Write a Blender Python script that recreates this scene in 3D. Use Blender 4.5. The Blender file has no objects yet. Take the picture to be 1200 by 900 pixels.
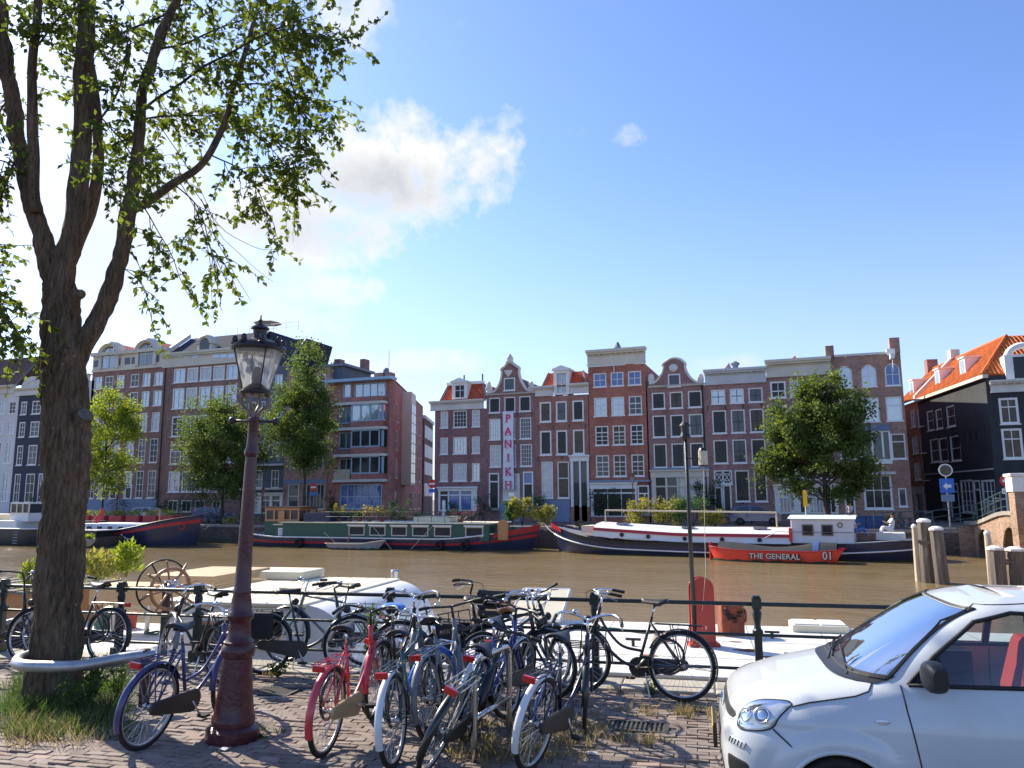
import bpy, math, random
from math import sin, cos, pi, radians, sqrt, atan2, tan
from mathutils import Vector, Matrix, noise as mnoise
random.seed(7)
SC = bpy.context.scene
COL = SC.collection

# ------------------------------------------------------------------ camera
CAM_H = 2.15
YAW, PITCH, ROLL, FPX = radians(20), math.atan(135/900), 0.006, 900.0
_f = Vector((-sin(YAW)*cos(PITCH), cos(YAW)*cos(PITCH), sin(PITCH)))
_r0 = Vector((cos(YAW), sin(YAW), 0)); _u0 = _r0.cross(_f)
_r = _r0*cos(ROLL) - _u0*sin(ROLL); _u = _u0*cos(ROLL) + _r0*sin(ROLL)
CP = Vector((0, 0, CAM_H))
cd = bpy.data.cameras.new('camera'); cam = bpy.data.objects.new('camera', cd); COL.objects.link(cam)
cam.matrix_world = Matrix(((_r.x, _u.x, -_f.x, CP.x), (_r.y, _u.y, -_f.y, CP.y), (_r.z, _u.z, -_f.z, CP.z), (0, 0, 0, 1)))
cd.sensor_width = 36; cd.lens = FPX/1200*36; cd.clip_start = 0.05; cd.clip_end = 6000
SC.camera = cam
SC.render.engine = 'CYCLES'
SC.cycles.use_denoising = True
SC.cycles.max_bounces = 5; SC.cycles.transparent_max_bounces = 12
SC.cycles.caustics_reflective = False; SC.cycles.caustics_refractive = False
SC.cycles.sample_clamp_indirect = 4.0
# survey helpers: photograph measurements turned into places on the ground, on a facade line or at a depth
def ray(x, y): return _f + _r*((x-600)/FPX) - _u*((y-450)/FPX)
def gp(x, y, z=0.0):
    d = ray(x, y); return CP + d*((z-CAM_H)/d.z)
def vp(x, y, v):
    d = ray(x, y); return CP + d*(v/d.y)
def zp(x, y, Z): return CP + ray(x, y)*Z

# ------------------------------------------------------------------ world, sun, exposure
SUN_AZ, SUN_EL = radians(-68), radians(35)      # from +Y towards -X
sun_dir = Vector((sin(SUN_AZ)*cos(SUN_EL), cos(SUN_AZ)*cos(SUN_EL), sin(SUN_EL)))
W = bpy.data.worlds.new('World'); SC.world = W; W.use_nodes = True
nt = W.node_tree; N = nt.nodes; L = nt.links; N.clear()
def wn(t, **k):
    n = N.new(t)
    for a, b in k.items(): setattr(n, a, b)
    return n
def wmath(op, a, b=None, c=None, clamp=False):
    n = wn('ShaderNodeMath', operation=op, use_clamp=clamp)
    for i, v in enumerate((a, b, c)):
        if v is None: continue
        if isinstance(v, (int, float)): n.inputs[i].default_value = v
        else: L.new(v, n.inputs[i])
    return n.outputs[0]
def wdot(vec, v):
    n = wn('ShaderNodeVectorMath', operation='DOT_PRODUCT'); L.new(vec, n.inputs[0]); n.inputs[1].default_value = v
    return n.outputs['Value']
sky = wn('ShaderNodeTexSky', sky_type='NISHITA', sun_disc=False, sun_elevation=SUN_EL, sun_rotation=SUN_AZ,
         altitude=0, air_density=1.0, dust_density=0.6, ozone_density=3.6)
tc = wn('ShaderNodeTexCoord'); gen = tc.outputs['Generated']
nz = wn('ShaderNodeTexNoise'); nz.inputs['Scale'].default_value = 5.5; nz.inputs['Detail'].default_value = 9; nz.inputs['Roughness'].default_value = 0.6
L.new(gen, nz.inputs['Vector'])
nz2 = wn('ShaderNodeTexNoise'); nz2.inputs['Scale'].default_value = 30; nz2.inputs['Detail'].default_value = 7; nz2.inputs['Roughness'].default_value = 0.62
L.new(gen, nz2.inputs['Vector'])
nn = wmath('ADD', wmath('MULTIPLY', wmath('SUBTRACT', nz.outputs['Fac'], .5), 2.6), wmath('MULTIPLY', wmath('SUBTRACT', nz2.outputs['Fac'], .5), 2.2))
# cumulus of that afternoon: (bearing in the photo, half width, half height in degrees, strength, greyness of its base)
CLOUDS = [(440, 205, 8.6, 4.8, 1.0, .85, 1.1), (365, 258, 8.4, 3.8, .95, .6, 1.05), (565, 196, 4.2, 4.0, .9, .1, .7), (595, 148, 2.6, 1.8, .65, 0, .4),
          (735, 157, 2.2, 1.3, .65, 0, .42), (665, 160, 3.0, 2.0, .5, 0, .25), (398, 338, 4.2, 1.5, .8, .1, .9), (170, 290, 17, 8, .8, .3, .75), (60, 110, 14, 8, .7, .3, .6), (515, 424, 4.6, 1.1, .6, 0, .8), (425, 440, 3.4, 1.8, .6, 0, .8),
          (415, 20, 3.0, 3.0, .7, 0, .7), (524, 25, 3.0, 1.8, .5, 0, .2), (860, 425, 7, 1.0, .4, 0, .6), (-600, 200, 14, 7, .9, .5, .8), (2000, 250, 12, 5, .8, .4, .8)]
cov = None; grey = None
for (px, py, wd, hg, st, gr, bias) in CLOUDS:
    d0 = ray(px, py).normalized(); R0 = d0.cross(Vector((0, 0, 1))).normalized(); U0 = R0.cross(d0)
    a = wdot(gen, R0/sin(radians(wd))); b = wdot(gen, U0/sin(radians(hg)))
    d2 = wmath('ADD', wmath('MULTIPLY', a, a), wmath('MULTIPLY', b, b))
    far = wmath('MULTIPLY', wmath('LESS_THAN', wdot(gen, d0), 0.3), 50)
    m = wmath('SUBTRACT', nn, wmath('ADD', d2, far))
    m = wmath('MULTIPLY', wmath('MULTIPLY', wmath('ADD', m, bias), 1.25, clamp=True), st)
    cov = m if cov is None else wmath('MAXIMUM', cov, m)
    if gr > 0:
        b2 = wmath('ADD', b, .15); g = wmath('ADD', wmath('MULTIPLY', wmath('MULTIPLY', a, a), 1.6), wmath('MULTIPLY', wmath('MULTIPLY', b2, b2), 3.0))
        g = wmath('ADD', wmath('SUBTRACT', .9, g), wmath('MULTIPLY', nn, .6))
        g = wmath('MULTIPLY', wmath('MULTIPLY', g, .9, clamp=True), gr)
        grey = g if grey is None else wmath('MAXIMUM', grey, g)
ccol = wn('ShaderNodeMix', data_type='RGBA'); L.new(grey, ccol.inputs[0])
ccol.inputs[6].default_value = (4.4, 4.4, 4.4, 1); ccol.inputs[7].default_value = (2.5, 2.65, 2.95, 1)
tint = wn('ShaderNodeVectorMath', operation='MULTIPLY'); L.new(sky.outputs[0], tint.inputs[0]); tint.inputs[1].default_value = (.84, .90, 1.10)   # the camera's white balance
smix = wn('ShaderNodeMix', data_type='RGBA'); L.new(cov, smix.inputs[0]); L.new(tint.outputs[0], smix.inputs[6]); L.new(ccol.outputs[2], smix.inputs[7])
# summer haze lying low all round the horizon
sz = wn('ShaderNodeSeparateXYZ'); L.new(gen, sz.inputs[0])
hz_ = wmath('MULTIPLY', wmath('POWER', wmath('SUBTRACT', 1.0, wmath('DIVIDE', wmath('ABSOLUTE', sz.outputs[2]), .42), clamp=True), 1.6), .62)
hmix = wn('ShaderNodeMix', data_type='RGBA'); L.new(hz_, hmix.inputs[0]); L.new(smix.outputs[2], hmix.inputs[6]); hmix.inputs[7].default_value = (3.7, 3.85, 4.15, 1)
bg = wn('ShaderNodeBackground'); bg.inputs['Strength'].default_value = 0.095
L.new(hmix.outputs[2], bg.inputs['Color'])
wo = wn('ShaderNodeOutputWorld'); L.new(bg.outputs[0], wo.inputs['Surface'])
sl = bpy.data.lights.new('sun', 'SUN'); sl.energy = 3.7; sl.angle = radians(0.55); sl.color = (1.0, .90, .74)
so = bpy.data.objects.new('sun', sl); COL.objects.link(so); so.location = (-40, 30, 40)
so.rotation_euler = (-sun_dir).to_track_quat('-Z', 'Y').to_euler()
SC.view_settings.view_transform = 'Standard'; SC.view_settings.look = 'None'
SC.view_settings.exposure = 1.3; SC.view_settings.gamma = 1.0

# ------------------------------------------------------------------ materials
MATS = {}
def M(name, col=None, rough=.6, metal=0., var=.18, vs=6., bump=0., bs=40., spec=.5, coat=0., rnd=0., stretch=(1, 1, 1), stain=0., stains=.4, emit=None):
    """plain procedural surface: colour broken by noise, a second larger stain noise, optional bump, per-object tint"""
    if name in MATS: return MATS[name]
    m = bpy.data.materials.new(name); MATS[name] = m; m.use_nodes = True
    t = m.node_tree; n = t.nodes; l = t.links
    b = n['Principled BSDF']
    b.inputs['Roughness'].default_value = rough; b.inputs['Metallic'].default_value = metal
    b.inputs['Specular IOR Level'].default_value = spec; b.inputs['Coat Weight'].default_value = coat
    c = (*col, 1)
    tcn = n.new('ShaderNodeTexCoord'); mp = n.new('ShaderNodeMapping'); mp.inputs['Scale'].default_value = stretch
    l.new(tcn.outputs['Object'], mp.inputs['Vector'])
    nzz = n.new('ShaderNodeTexNoise'); nzz.inputs['Scale'].default_value = vs; nzz.inputs['Detail'].default_value = 6; nzz.inputs['Roughness'].default_value = .65
    l.new(mp.outputs[0], nzz.inputs['Vector'])
    mr = n.new('ShaderNodeMapRange'); mr.inputs['From Min'].default_value = .25; mr.inputs['From Max'].default_value = .75
    mr.inputs['To Min'].default_value = 1-var; mr.inputs['To Max'].default_value = 1+var; l.new(nzz.outputs['Fac'], mr.inputs['Value'])
    val = mr.outputs[0]
    if stain:
        n2 = n.new('ShaderNodeTexNoise'); n2.inputs['Scale'].default_value = stains; n2.inputs['Detail'].default_value = 5; l.new(mp.outputs[0], n2.inputs['Vector'])
        m2 = n.new('ShaderNodeMapRange'); m2.inputs['From Min'].default_value = .3; m2.inputs['From Max'].default_value = .7
        m2.inputs['To Min'].default_value = 1-stain; m2.inputs['To Max'].default_value = 1+stain*.5; l.new(n2.outputs['Fac'], m2.inputs['Value'])
        mm = n.new('ShaderNodeMath'); mm.operation = 'MULTIPLY'; l.new(val, mm.inputs[0]); l.new(m2.outputs[0], mm.inputs[1]); val = mm.outputs[0]
    if rnd:
        oi = n.new('ShaderNodeObjectInfo'); m3 = n.new('ShaderNodeMapRange'); m3.inputs['To Min'].default_value = 1-rnd; m3.inputs['To Max'].default_value = 1+rnd
        l.new(oi.outputs['Random'], m3.inputs['Value']); mm = n.new('ShaderNodeMath'); mm.operation = 'MULTIPLY'
        l.new(val, mm.inputs[0]); l.new(m3.outputs[0], mm.inputs[1]); val = mm.outputs[0]
    vm = n.new('ShaderNodeVectorMath'); vm.operation = 'SCALE'; vm.inputs[0].default_value = col; l.new(val, vm.inputs['Scale'])
    l.new(vm.outputs[0], b.inputs['Base Color'])
    if bump:
        nb = n.new('ShaderNodeTexNoise'); nb.inputs['Scale'].default_value = bs; nb.inputs['Detail'].default_value = 4; l.new(mp.outputs[0], nb.inputs['Vector'])
        bp = n.new('ShaderNodeBump'); bp.inputs['Strength'].default_value = bump; bp.inputs['Distance'].default_value = .02
        l.new(nb.outputs['Fac'], bp.inputs['Height']); l.new(bp.outputs[0], b.inputs['Normal'])
    if emit: b.inputs['Emission Color'].default_value = (*emit[0], 1); b.inputs['Emission Strength'].default_value = emit[1]
    return m
def brick_mat(name, col, mortar, rough=.85, bw=.22, bh=.07, contrast=.35, stain=.25):
    if name in MATS: return MATS[name]
    m = bpy.data.materials.new(name); MATS[name] = m; m.use_nodes = True
    t = m.node_tree; n = t.nodes; l = t.links; b = n['Principled BSDF']; b.inputs['Roughness'].default_value = rough
    b.inputs['Specular IOR Level'].default_value = .25
    tcn = n.new('ShaderNodeTexCoord'); sx = n.new('ShaderNodeSeparateXYZ'); l.new(tcn.outputs['Object'], sx.inputs[0])
    ad = n.new('ShaderNodeMath'); l.new(sx.outputs[0], ad.inputs[0]); l.new(sx.outputs[1], ad.inputs[1])
    cx = n.new('ShaderNodeCombineXYZ'); l.new(ad.outputs[0], cx.inputs[0]); l.new(sx.outputs[2], cx.inputs[1])
    br = n.new('ShaderNodeTexBrick'); br.inputs['Scale'].default_value = 1; br.inputs['Brick Width'].default_value = bw; br.inputs['Row Height'].default_value = bh
    br.inputs['Mortar Size'].default_value = .008; br.inputs['Bias'].default_value = 0
    br.inputs['Color1'].default_value = (*[c*(1+contrast) for c in col], 1); br.inputs['Color2'].default_value = (*[c*(1-contrast) for c in col], 1)
    br.inputs['Mortar'].default_value = (*mortar, 1); l.new(cx.outputs[0], br.inputs['Vector'])
    n2 = n.new('ShaderNodeTexNoise'); n2.inputs['Scale'].default_value = .5; n2.inputs['Detail'].default_value = 8; n2.inputs['Roughness'].default_value = .65; l.new(tcn.outputs['Object'], n2.inputs['Vector'])
    m2 = n.new('ShaderNodeMapRange'); m2.inputs['From Min'].default_value = .3; m2.inputs['From Max'].default_value = .7
    m2.inputs['To Min'].default_value = 1-stain; m2.inputs['To Max'].default_value = 1+stain; l.new(n2.outputs['Fac'], m2.inputs['Value'])
    vm = n.new('ShaderNodeVectorMath'); vm.operation = 'SCALE'; l.new(br.outputs['Color'], vm.inputs[0]); l.new(m2.outputs[0], vm.inputs['Scale'])
    l.new(vm.outputs[0], b.inputs['Base Color'])
    bp = n.new('ShaderNodeBump'); bp.inputs['Strength'].default_value = .4; bp.inputs['Distance'].default_value = .01; bp.invert = True
    l.new(br.outputs['Fac'], bp.inputs['Height']); l.new(bp.outputs[0], b.inputs['Normal'])
    return m
def glass_mat(name, col, rough=.04, refl=.0, var=.3, vs=1.2):
    """window pane: room, curtain or painted sky reflection as base colour, under a reflecting sheet"""
    if name in MATS: return MATS[name]
    m = M(name, col, rough=.5, var=var, vs=vs, spec=.3)
    t = m.node_tree; n = t.nodes; l = t.links; b = n['Principled BSDF']
    g = n.new('ShaderNodeBsdfGlossy'); g.inputs['Roughness'].default_value = rough; g.inputs['Color'].default_value = (.92, .96, 1, 1)
    nb = n.new('ShaderNodeTexNoise'); nb.inputs['Scale'].default_value = 1.3; bp = n.new('ShaderNodeBump'); bp.inputs['Strength'].default_value = .12; bp.inputs['Distance'].default_value = .06
    tcn = n.new('ShaderNodeTexCoord'); l.new(tcn.outputs['Object'], nb.inputs['Vector']); l.new(nb.outputs['Fac'], bp.inputs['Height']); l.new(bp.outputs[0], g.inputs['Normal'])
    fr = n.new('ShaderNodeFresnel'); fr.inputs['IOR'].default_value = 1.3
    ad = n.new('ShaderNodeMath'); ad.operation = 'ADD'; ad.use_clamp = True; l.new(fr.outputs[0], ad.inputs[0]); ad.inputs[1].default_value = refl
    mx = n.new('ShaderNodeMixShader'); l.new(ad.outputs[0], mx.inputs[0]); l.new(b.outputs[0], mx.inputs[1]); l.new(g.outputs[0], mx.inputs[2])
    l.new(mx.outputs[0], n['Material Output'].inputs['Surface'])
    return m
def clear_glass(name, tint=(.9, .95, .95), refl=.06, rough=.01):
    if name in MATS: return MATS[name]
    m = bpy.data.materials.new(name); MATS[name] = m; m.use_nodes = True
    t = m.node_tree; n = t.nodes; l = t.links; n.remove(n['Principled BSDF'])
    tr = n.new('ShaderNodeBsdfTransparent'); tr.inputs[0].default_value = (*tint, 1)
    g = n.new('ShaderNodeBsdfGlossy'); g.inputs['Roughness'].default_value = rough
    fr = n.new('ShaderNodeFresnel'); fr.inputs['IOR'].default_value = 1.5
    ad = n.new('ShaderNodeMath'); ad.operation = 'ADD'; ad.use_clamp = True; l.new(fr.outputs[0], ad.inputs[0]); ad.inputs[1].default_value = refl
    mx = n.new('ShaderNodeMixShader'); l.new(ad.outputs[0], mx.inputs[0]); l.new(tr.outputs[0], mx.inputs[1]); l.new(g.outputs[0], mx.inputs[2])
    l.new(mx.outputs[0], n['Material Output'].inputs['Surface'])
    return m
def leaf_mat(name, c1, c2, c3=None, trans=.45, vs=.9, shadow=.85):
    """foliage: hue wanders through the crown in clumps, light passes through the blades"""
    if name in MATS: return MATS[name]
    m = bpy.data.materials.new(name); MATS[name] = m; m.use_nodes = True
    t = m.node_tree; n = t.nodes; l = t.links; b = n['Principled BSDF']
    tcn = n.new('ShaderNodeTexCoord'); nzz = n.new('ShaderNodeTexNoise'); nzz.inputs['Scale'].default_value = vs; nzz.inputs['Detail'].default_value = 8; nzz.inputs['Roughness'].default_value = .75
    l.new(tcn.outputs['Object'], nzz.inputs['Vector'])
    cr = n.new('ShaderNodeValToRGB'); e = cr.color_ramp.elements
    e[0].position = .34; e[0].color = (*c1, 1); e[1].position = .56; e[1].color = (*c2, 1)
    if c3: x = e.new(.72); x.color = (*c3, 1)
    l.new(nzz.outputs['Fac'], cr.inputs[0]); l.new(cr.outputs[0], b.inputs['Base Color'])
    b.inputs['Roughness'].default_value = .55; b.inputs['Specular IOR Level'].default_value = .35
    tl = n.new('ShaderNodeBsdfTranslucent')
    hs = n.new('ShaderNodeHueSaturation'); hs.inputs['Value'].default_value = 1.9; hs.inputs['Saturation'].default_value = 1.15; hs.inputs['Hue'].default_value = .485; l.new(cr.outputs[0], hs.inputs['Color']); l.new(hs.outputs[0], tl.inputs[0])
    mx = n.new('ShaderNodeMixShader'); mx.inputs[0].default_value = trans; l.new(b.outputs[0], mx.inputs[1]); l.new(tl.outputs[0], mx.inputs[2])
    l.new(mx.outputs[0], n['Material Output'].inputs['Surface'])
    return m

# ------------------------------------------------------------------ mesh builder
class MB:
    def __init__(s): s.v = []; s.f = []
    def add(s, vs, fs):
        o = len(s.v); s.v += [tuple(v) for v in vs]; s.f += [tuple(i+o for i in f) for f in fs]; return s
    def box(s, x0, x1, y0, y1, z0, z1):
        return s.add([(x0, y0, z0), (x1, y0, z0), (x1, y1, z0), (x0, y1, z0), (x0, y0, z1), (x1, y0, z1), (x1, y1, z1), (x0, y1, z1)],
                     [(0, 3, 2, 1), (4, 5, 6, 7), (0, 1, 5, 4), (1, 2, 6, 5), (2, 3, 7, 6), (3, 0, 4, 7)])
    def cbox(s, c, sx, sy, sz, rz=0.):
        p = []
        for dz in (-.5, .5):
            for dx, dy in ((-.5, -.5), (.5, -.5), (.5, .5), (-.5, .5)):
                x, y = dx*sx, dy*sy; p.append((c[0]+x*cos(rz)-y*sin(rz), c[1]+x*sin(rz)+y*cos(rz), c[2]+dz*sz))
        return s.add(p, [(0, 3, 2, 1), (4, 5, 6, 7), (0, 1, 5, 4), (1, 2, 6, 5), (2, 3, 7, 6), (3, 0, 4, 7)])
    def quad(s, a, b, c, d): return s.add([a, b, c, d], [(0, 1, 2, 3)])
    def prism(s, pts, y0, y1):
        """outline in x,z pushed from y0 to y1"""
        n = len(pts)
        v = [(x, y0, z) for x, z in pts]+[(x, y1, z) for x, z in pts]
        return s.add(v, [tuple(range(n)), tuple(range(2*n-1, n-1, -1))]+[(i, n+i, n+(i+1) % n, (i+1) % n) for i in range(n)])
    def slab(s, pts, z0, z1):
        n = len(pts)
        v = [(x, y, z0) for x, y in pts]+[(x, y, z1) for x, y in pts]
        return s.add(v, [tuple(range(n-1, -1, -1)), tuple(range(n, 2*n))]+[(i, (i+1) % n, n+(i+1) % n, n+i) for i in range(n)])
    def tube(s, path, r, n=8, cap=True, flat=None):
        P = [Vector(p) for p in path]; m = len(P)
        R = r if isinstance(r, (list, tuple)) else [r]*m
        o = len(s.v); up = None
        for i in range(m):
            t = (P[min(i+1, m-1)]-P[max(i-1, 0)])
            if t.length < 1e-9: t = Vector((0, 0, 1))
            t.normalize()
            if up is None:
                up = Vector((0, 0, 1)) if abs(t.z) < .9 else Vector((1, 0, 0))
            a = (up - t*up.dot(t))
            if a.length < 1e-6: a = t.orthogonal()
            a.normalize(); up = a; b = t.cross(a)
            for k in range(n):
                q = 2*pi*k/n
                s.v.append(tuple(P[i]+a*(cos(q)*R[i])+b*(sin(q)*R[i]*(flat or 1))))
        for i in range(m-1):
            for k in range(n):
                s.f.append((o+i*n+k, o+i*n+(k+1) % n, o+(i+1)*n+(k+1) % n, o+(i+1)*n+k))
        if cap:
            s.f.append(tuple(o+k for k in range(n-1, -1, -1))); s.f.append(tuple(o+(m-1)*n+k for k in range(n)))
        return s
    def lathe(s, prof, n=20, c=(0, 0, 0), wob=None):
        o = len(s.v); m = len(prof)
        for (r, z) in prof:
            for k in range(n):
                q = 2*pi*k/n; rr = r*(wob(q, z) if wob else 1)
                s.v.append((c[0]+rr*cos(q), c[1]+rr*sin(q), c[2]+z))
        for i in range(m-1):
            for k in range(n): s.f.append((o+i*n+k, o+i*n+(k+1) % n, o+(i+1)*n+(k+1) % n, o+(i+1)*n+k))
        s.f.append(tuple(o+k for k in range(n-1, -1, -1))); s.f.append(tuple(o+(m-1)*n+k for k in range(n)))
        return s
    def torus(s, c, R, r, ax='y', n=32, k=8, a0=0, a1=2*pi, flat=1.):
        full = abs(a1-a0-2*pi) < 1e-6
        cnt = n if full else n+1; o = len(s.v)
        for i in range(cnt):
            q = a0+(a1-a0)*i/n
            for j in range(k):
                w = 2*pi*j/k; rr = R+r*cos(w); h = r*flat*sin(w)
                p = {'y': (rr*cos(q), h, rr*sin(q)), 'z': (rr*cos(q), rr*sin(q), h), 'x': (h, rr*cos(q), rr*sin(q))}[ax]
                s.v.append((c[0]+p[0], c[1]+p[1], c[2]+p[2]))
        for i in range(n):
            i2 = (i+1) % cnt
            for j in range(k): s.f.append((o+i*k+j, o+i*k+(j+1) % k, o+i2*k+(j+1) % k, o+i2*k+j))
        return s
    def sphere(s, c, rx, ry, rz, n=12, m=8):
        o = len(s.v)
        for i in range(1, m):
            p = pi*i/m
            for k in range(n):
                q = 2*pi*k/n; s.v.append((c[0]+rx*sin(p)*cos(q), c[1]+ry*sin(p)*sin(q), c[2]+rz*cos(p)))
        s.v.append((c[0], c[1], c[2]+rz)); s.v.append((c[0], c[1], c[2]-rz)); T = len(s.v)-2
        for i in range(m-2):
            for k in range(n): s.f.append((o+i*n+k, o+(i+1)*n+k, o+(i+1)*n+(k+1) % n, o+i*n+(k+1) % n))
        for k in range(n): s.f.append((T, o+k, o+(k+1) % n)); s.f.append((T+1, o+(m-2)*n+(k+1) % n, o+(m-2)*n+k))
        return s
    def grid(s, rows):
        o = len(s.v); m = len(rows); n = len(rows[0])
        for r in rows: s.v += [tuple(p) for p in r]
        for i in range(m-1):
            for j in range(n-1): s.f.append((o+i*n+j, o+i*n+j+1, o+(i+1)*n+j+1, o+(i+1)*n+j))
        return s
    def xf(s, mat):
        s.v = [tuple(mat @ Vector(p)) for p in s.v]; return s
    def build(s, name, mat, parent=None, smooth=False, bevel=0., subsurf=0, loc=None, rot=None, angle=None):
        me = bpy.data.meshes.new(name); me.from_pydata(s.v, [], s.f); me.update()
        if isinstance(mat, str): mat = MATS[mat]
        me.materials.append(mat)
        if smooth:
            me.polygons.foreach_set('use_smooth', [True]*len(me.polygons))
            if angle: me.set_sharp_from_angle(angle=radians(angle))
        o = bpy.data.objects.new(name, me); COL.objects.link(o)
        if parent: o.parent = parent
        if loc: o.location = loc
        if rot: o.rotation_euler = rot
        if bevel:
            b = o.modifiers.new('bevel', 'BEVEL'); b.width = bevel; b.segments = 2; b.limit_method = 'ANGLE'
        if subsurf:
            b = o.modifiers.new('sub', 'SUBSURF'); b.levels = subsurf; b.render_levels = subsurf
        return o
def tag(o, label, cat, group=None, kind=None):
    if label: o['label'] = label
    if cat: o['category'] = cat
    if group: o['group'] = group
    if kind: o['kind'] = kind
    return o
def thing(name, label, cat, loc=(0, 0, 0), rz=0., group=None, rx=0., ry=0.):
    o = bpy.data.objects.new(name, None); COL.objects.link(o); o.empty_display_size = .1
    o.location = loc; o.rotation_euler = (rx, ry, rz)
    return tag(o, label, cat, group)
def struct(name, mb, mat, **k):
    o = mb.build(name, mat, **k); o['kind'] = 'structure'; return o
def copy_tree(o, parent=None):
    c = o.copy(); COL.objects.link(c); c.parent = parent
    for ch in list(o.children): copy_tree(ch, c)
    return c
def text(body, size, mat, parent, loc, rot=(pi/2, 0, 0), extrude=.004, name='lettering', align='CENTER', bold=0., sx=1.):
    cu = bpy.data.curves.new(name, 'FONT'); cu.body = body; cu.size = size; cu.extrude = extrude; cu.align_x = align; cu.align_y = 'CENTER'; cu.offset = bold; cu.resolution_u = 4
    if isinstance(mat, str): mat = MATS[mat]
    tmp = bpy.data.objects.new('tmp', cu); COL.objects.link(tmp)
    me = bpy.data.meshes.new_from_object(tmp.evaluated_get(bpy.context.evaluated_depsgraph_get())); bpy.data.objects.remove(tmp); bpy.data.curves.remove(cu)
    me.materials.clear(); me.materials.append(mat); o = bpy.data.objects.new(name, me); COL.objects.link(o)
    o.parent = parent; o.location = loc; o.rotation_euler = rot; o.scale = (sx, 1, 1); return o
def lerp(a, b, t): return a+(b-a)*t
def crv(pts, n=6):
    """smooth curve through points (Catmull-Rom)"""
    P = [Vector(p) for p in pts]; P = [P[0]*2-P[1]]+P+[P[-1]*2-P[-2]]; out = []
    for i in range(1, len(P)-2):
        for k in range(n):
            t = k/n; a, b, c, d = P[i-1:i+3]
            out.append(.5*((2*b)+(c-a)*t+(2*a-5*b+4*c-d)*t*t+(3*b-a-3*c+d)*t**3))
    out.append(P[-2]); return out
def crv1(vals, n=6): return [p.x for p in crv([(v, 0, 0) for v in vals], n)]
# ================================================================== THE SETTING: water, banks, pavement, bridge
WZ = -1.35                       # canal level; the near street is 0
FG = 0.10                        # far street level
FQ = 54.0                        # far quay wall
FV = 66.0                        # far house fronts
NA = math.atan(.113)             # near quay runs at this angle, rail on v = 9.49 + .113 u
NU = Vector((cos(NA), sin(NA), 0)); NV = Vector((-sin(NA), cos(NA), 0)); NO = Vector((0, 9.49, 0))
def near(a, b, z=0.): return NO + NU*a + NV*b + Vector((0, 0, z))
def rail_a(px):                  # place along the near rail seen at photo column px
    d = ray(px, 720); t = 9.49/(d.y-.113*d.x); p = d*t; return (Vector((p.x, p.y, 0))-NO).dot(NU)

def water_mat():
    m = bpy.data.materials.new('canal_water'); MATS['canal_water'] = m; m.use_nodes = True
    t = m.node_tree; n = t.nodes; l = t.links; b = n['Principled BSDF']
    b.inputs['Roughness'].default_value = .07; b.inputs['IOR'].default_value = 1.33
    tcn = n.new('ShaderNodeTexCoord')
    def nzn(sc, det, st, rough=.6):
        mp = n.new('ShaderNodeMapping'); mp.inputs['Scale'].default_value = st; mp.inputs['Rotation'].default_value = (0, 0, .35); l.new(tcn.outputs['Object'], mp.inputs[0])
        z = n.new('ShaderNodeTexNoise'); z.inputs['Scale'].default_value = sc; z.inputs['Detail'].default_value = det; z.inputs['Roughness'].default_value = rough; l.new(mp.outputs[0], z.inputs['Vector']); return z.outputs['Fac']
    c = n.new('ShaderNodeValToRGB'); c.color_ramp.elements[0].position = .3; c.color_ramp.elements[1].position = .75
    c.color_ramp.elements[0].color = (.21, .148, .066, 1); c.color_ramp.elements[1].color = (.28, .208, .105, 1)
    l.new(nzn(.12, 4, (1, 1.6, 1)), c.inputs[0]); l.new(c.outputs[0], b.inputs['Base Color'])
    a = n.new('ShaderNodeMath'); a.operation = 'ADD'; m1 = n.new('ShaderNodeMath'); m1.operation = 'MULTIPLY'; m1.inputs[1].default_value = 1.0
    l.new(nzn(.9, 6, (.8, 2.0, 1), .66), m1.inputs[0]); l.new(m1.outputs[0], a.inputs[0])
    m2 = n.new('ShaderNodeMath'); m2.operation = 'MULTIPLY'; m2.inputs[1].default_value = .22; l.new(nzn(4.5, 3, (1, 1.4, 1)), m2.inputs[0]); l.new(m2.outputs[0], a.inputs[1])
    bp = n.new('ShaderNodeBump'); bp.inputs['Strength'].default_value = .5; bp.inputs['Distance'].default_value = .2
    mrp = n.new('ShaderNodeMapRange'); mrp.inputs['From Min'].default_value = .35; mrp.inputs['From Max'].default_value = .65; mrp.inputs['To Min'].default_value = .25; mrp.inputs['To Max'].default_value = .75; l.new(nzn(.10, 3, (1, 2.2, 1)), mrp.inputs['Value']); l.new(mrp.outputs[0], bp.inputs['Strength'])   # calm and ruffled patches
    l.new(a.outputs[0], bp.inputs['Height']); l.new(bp.outputs[0], b.inputs['Normal'])
    return m
water_mat()
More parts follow.
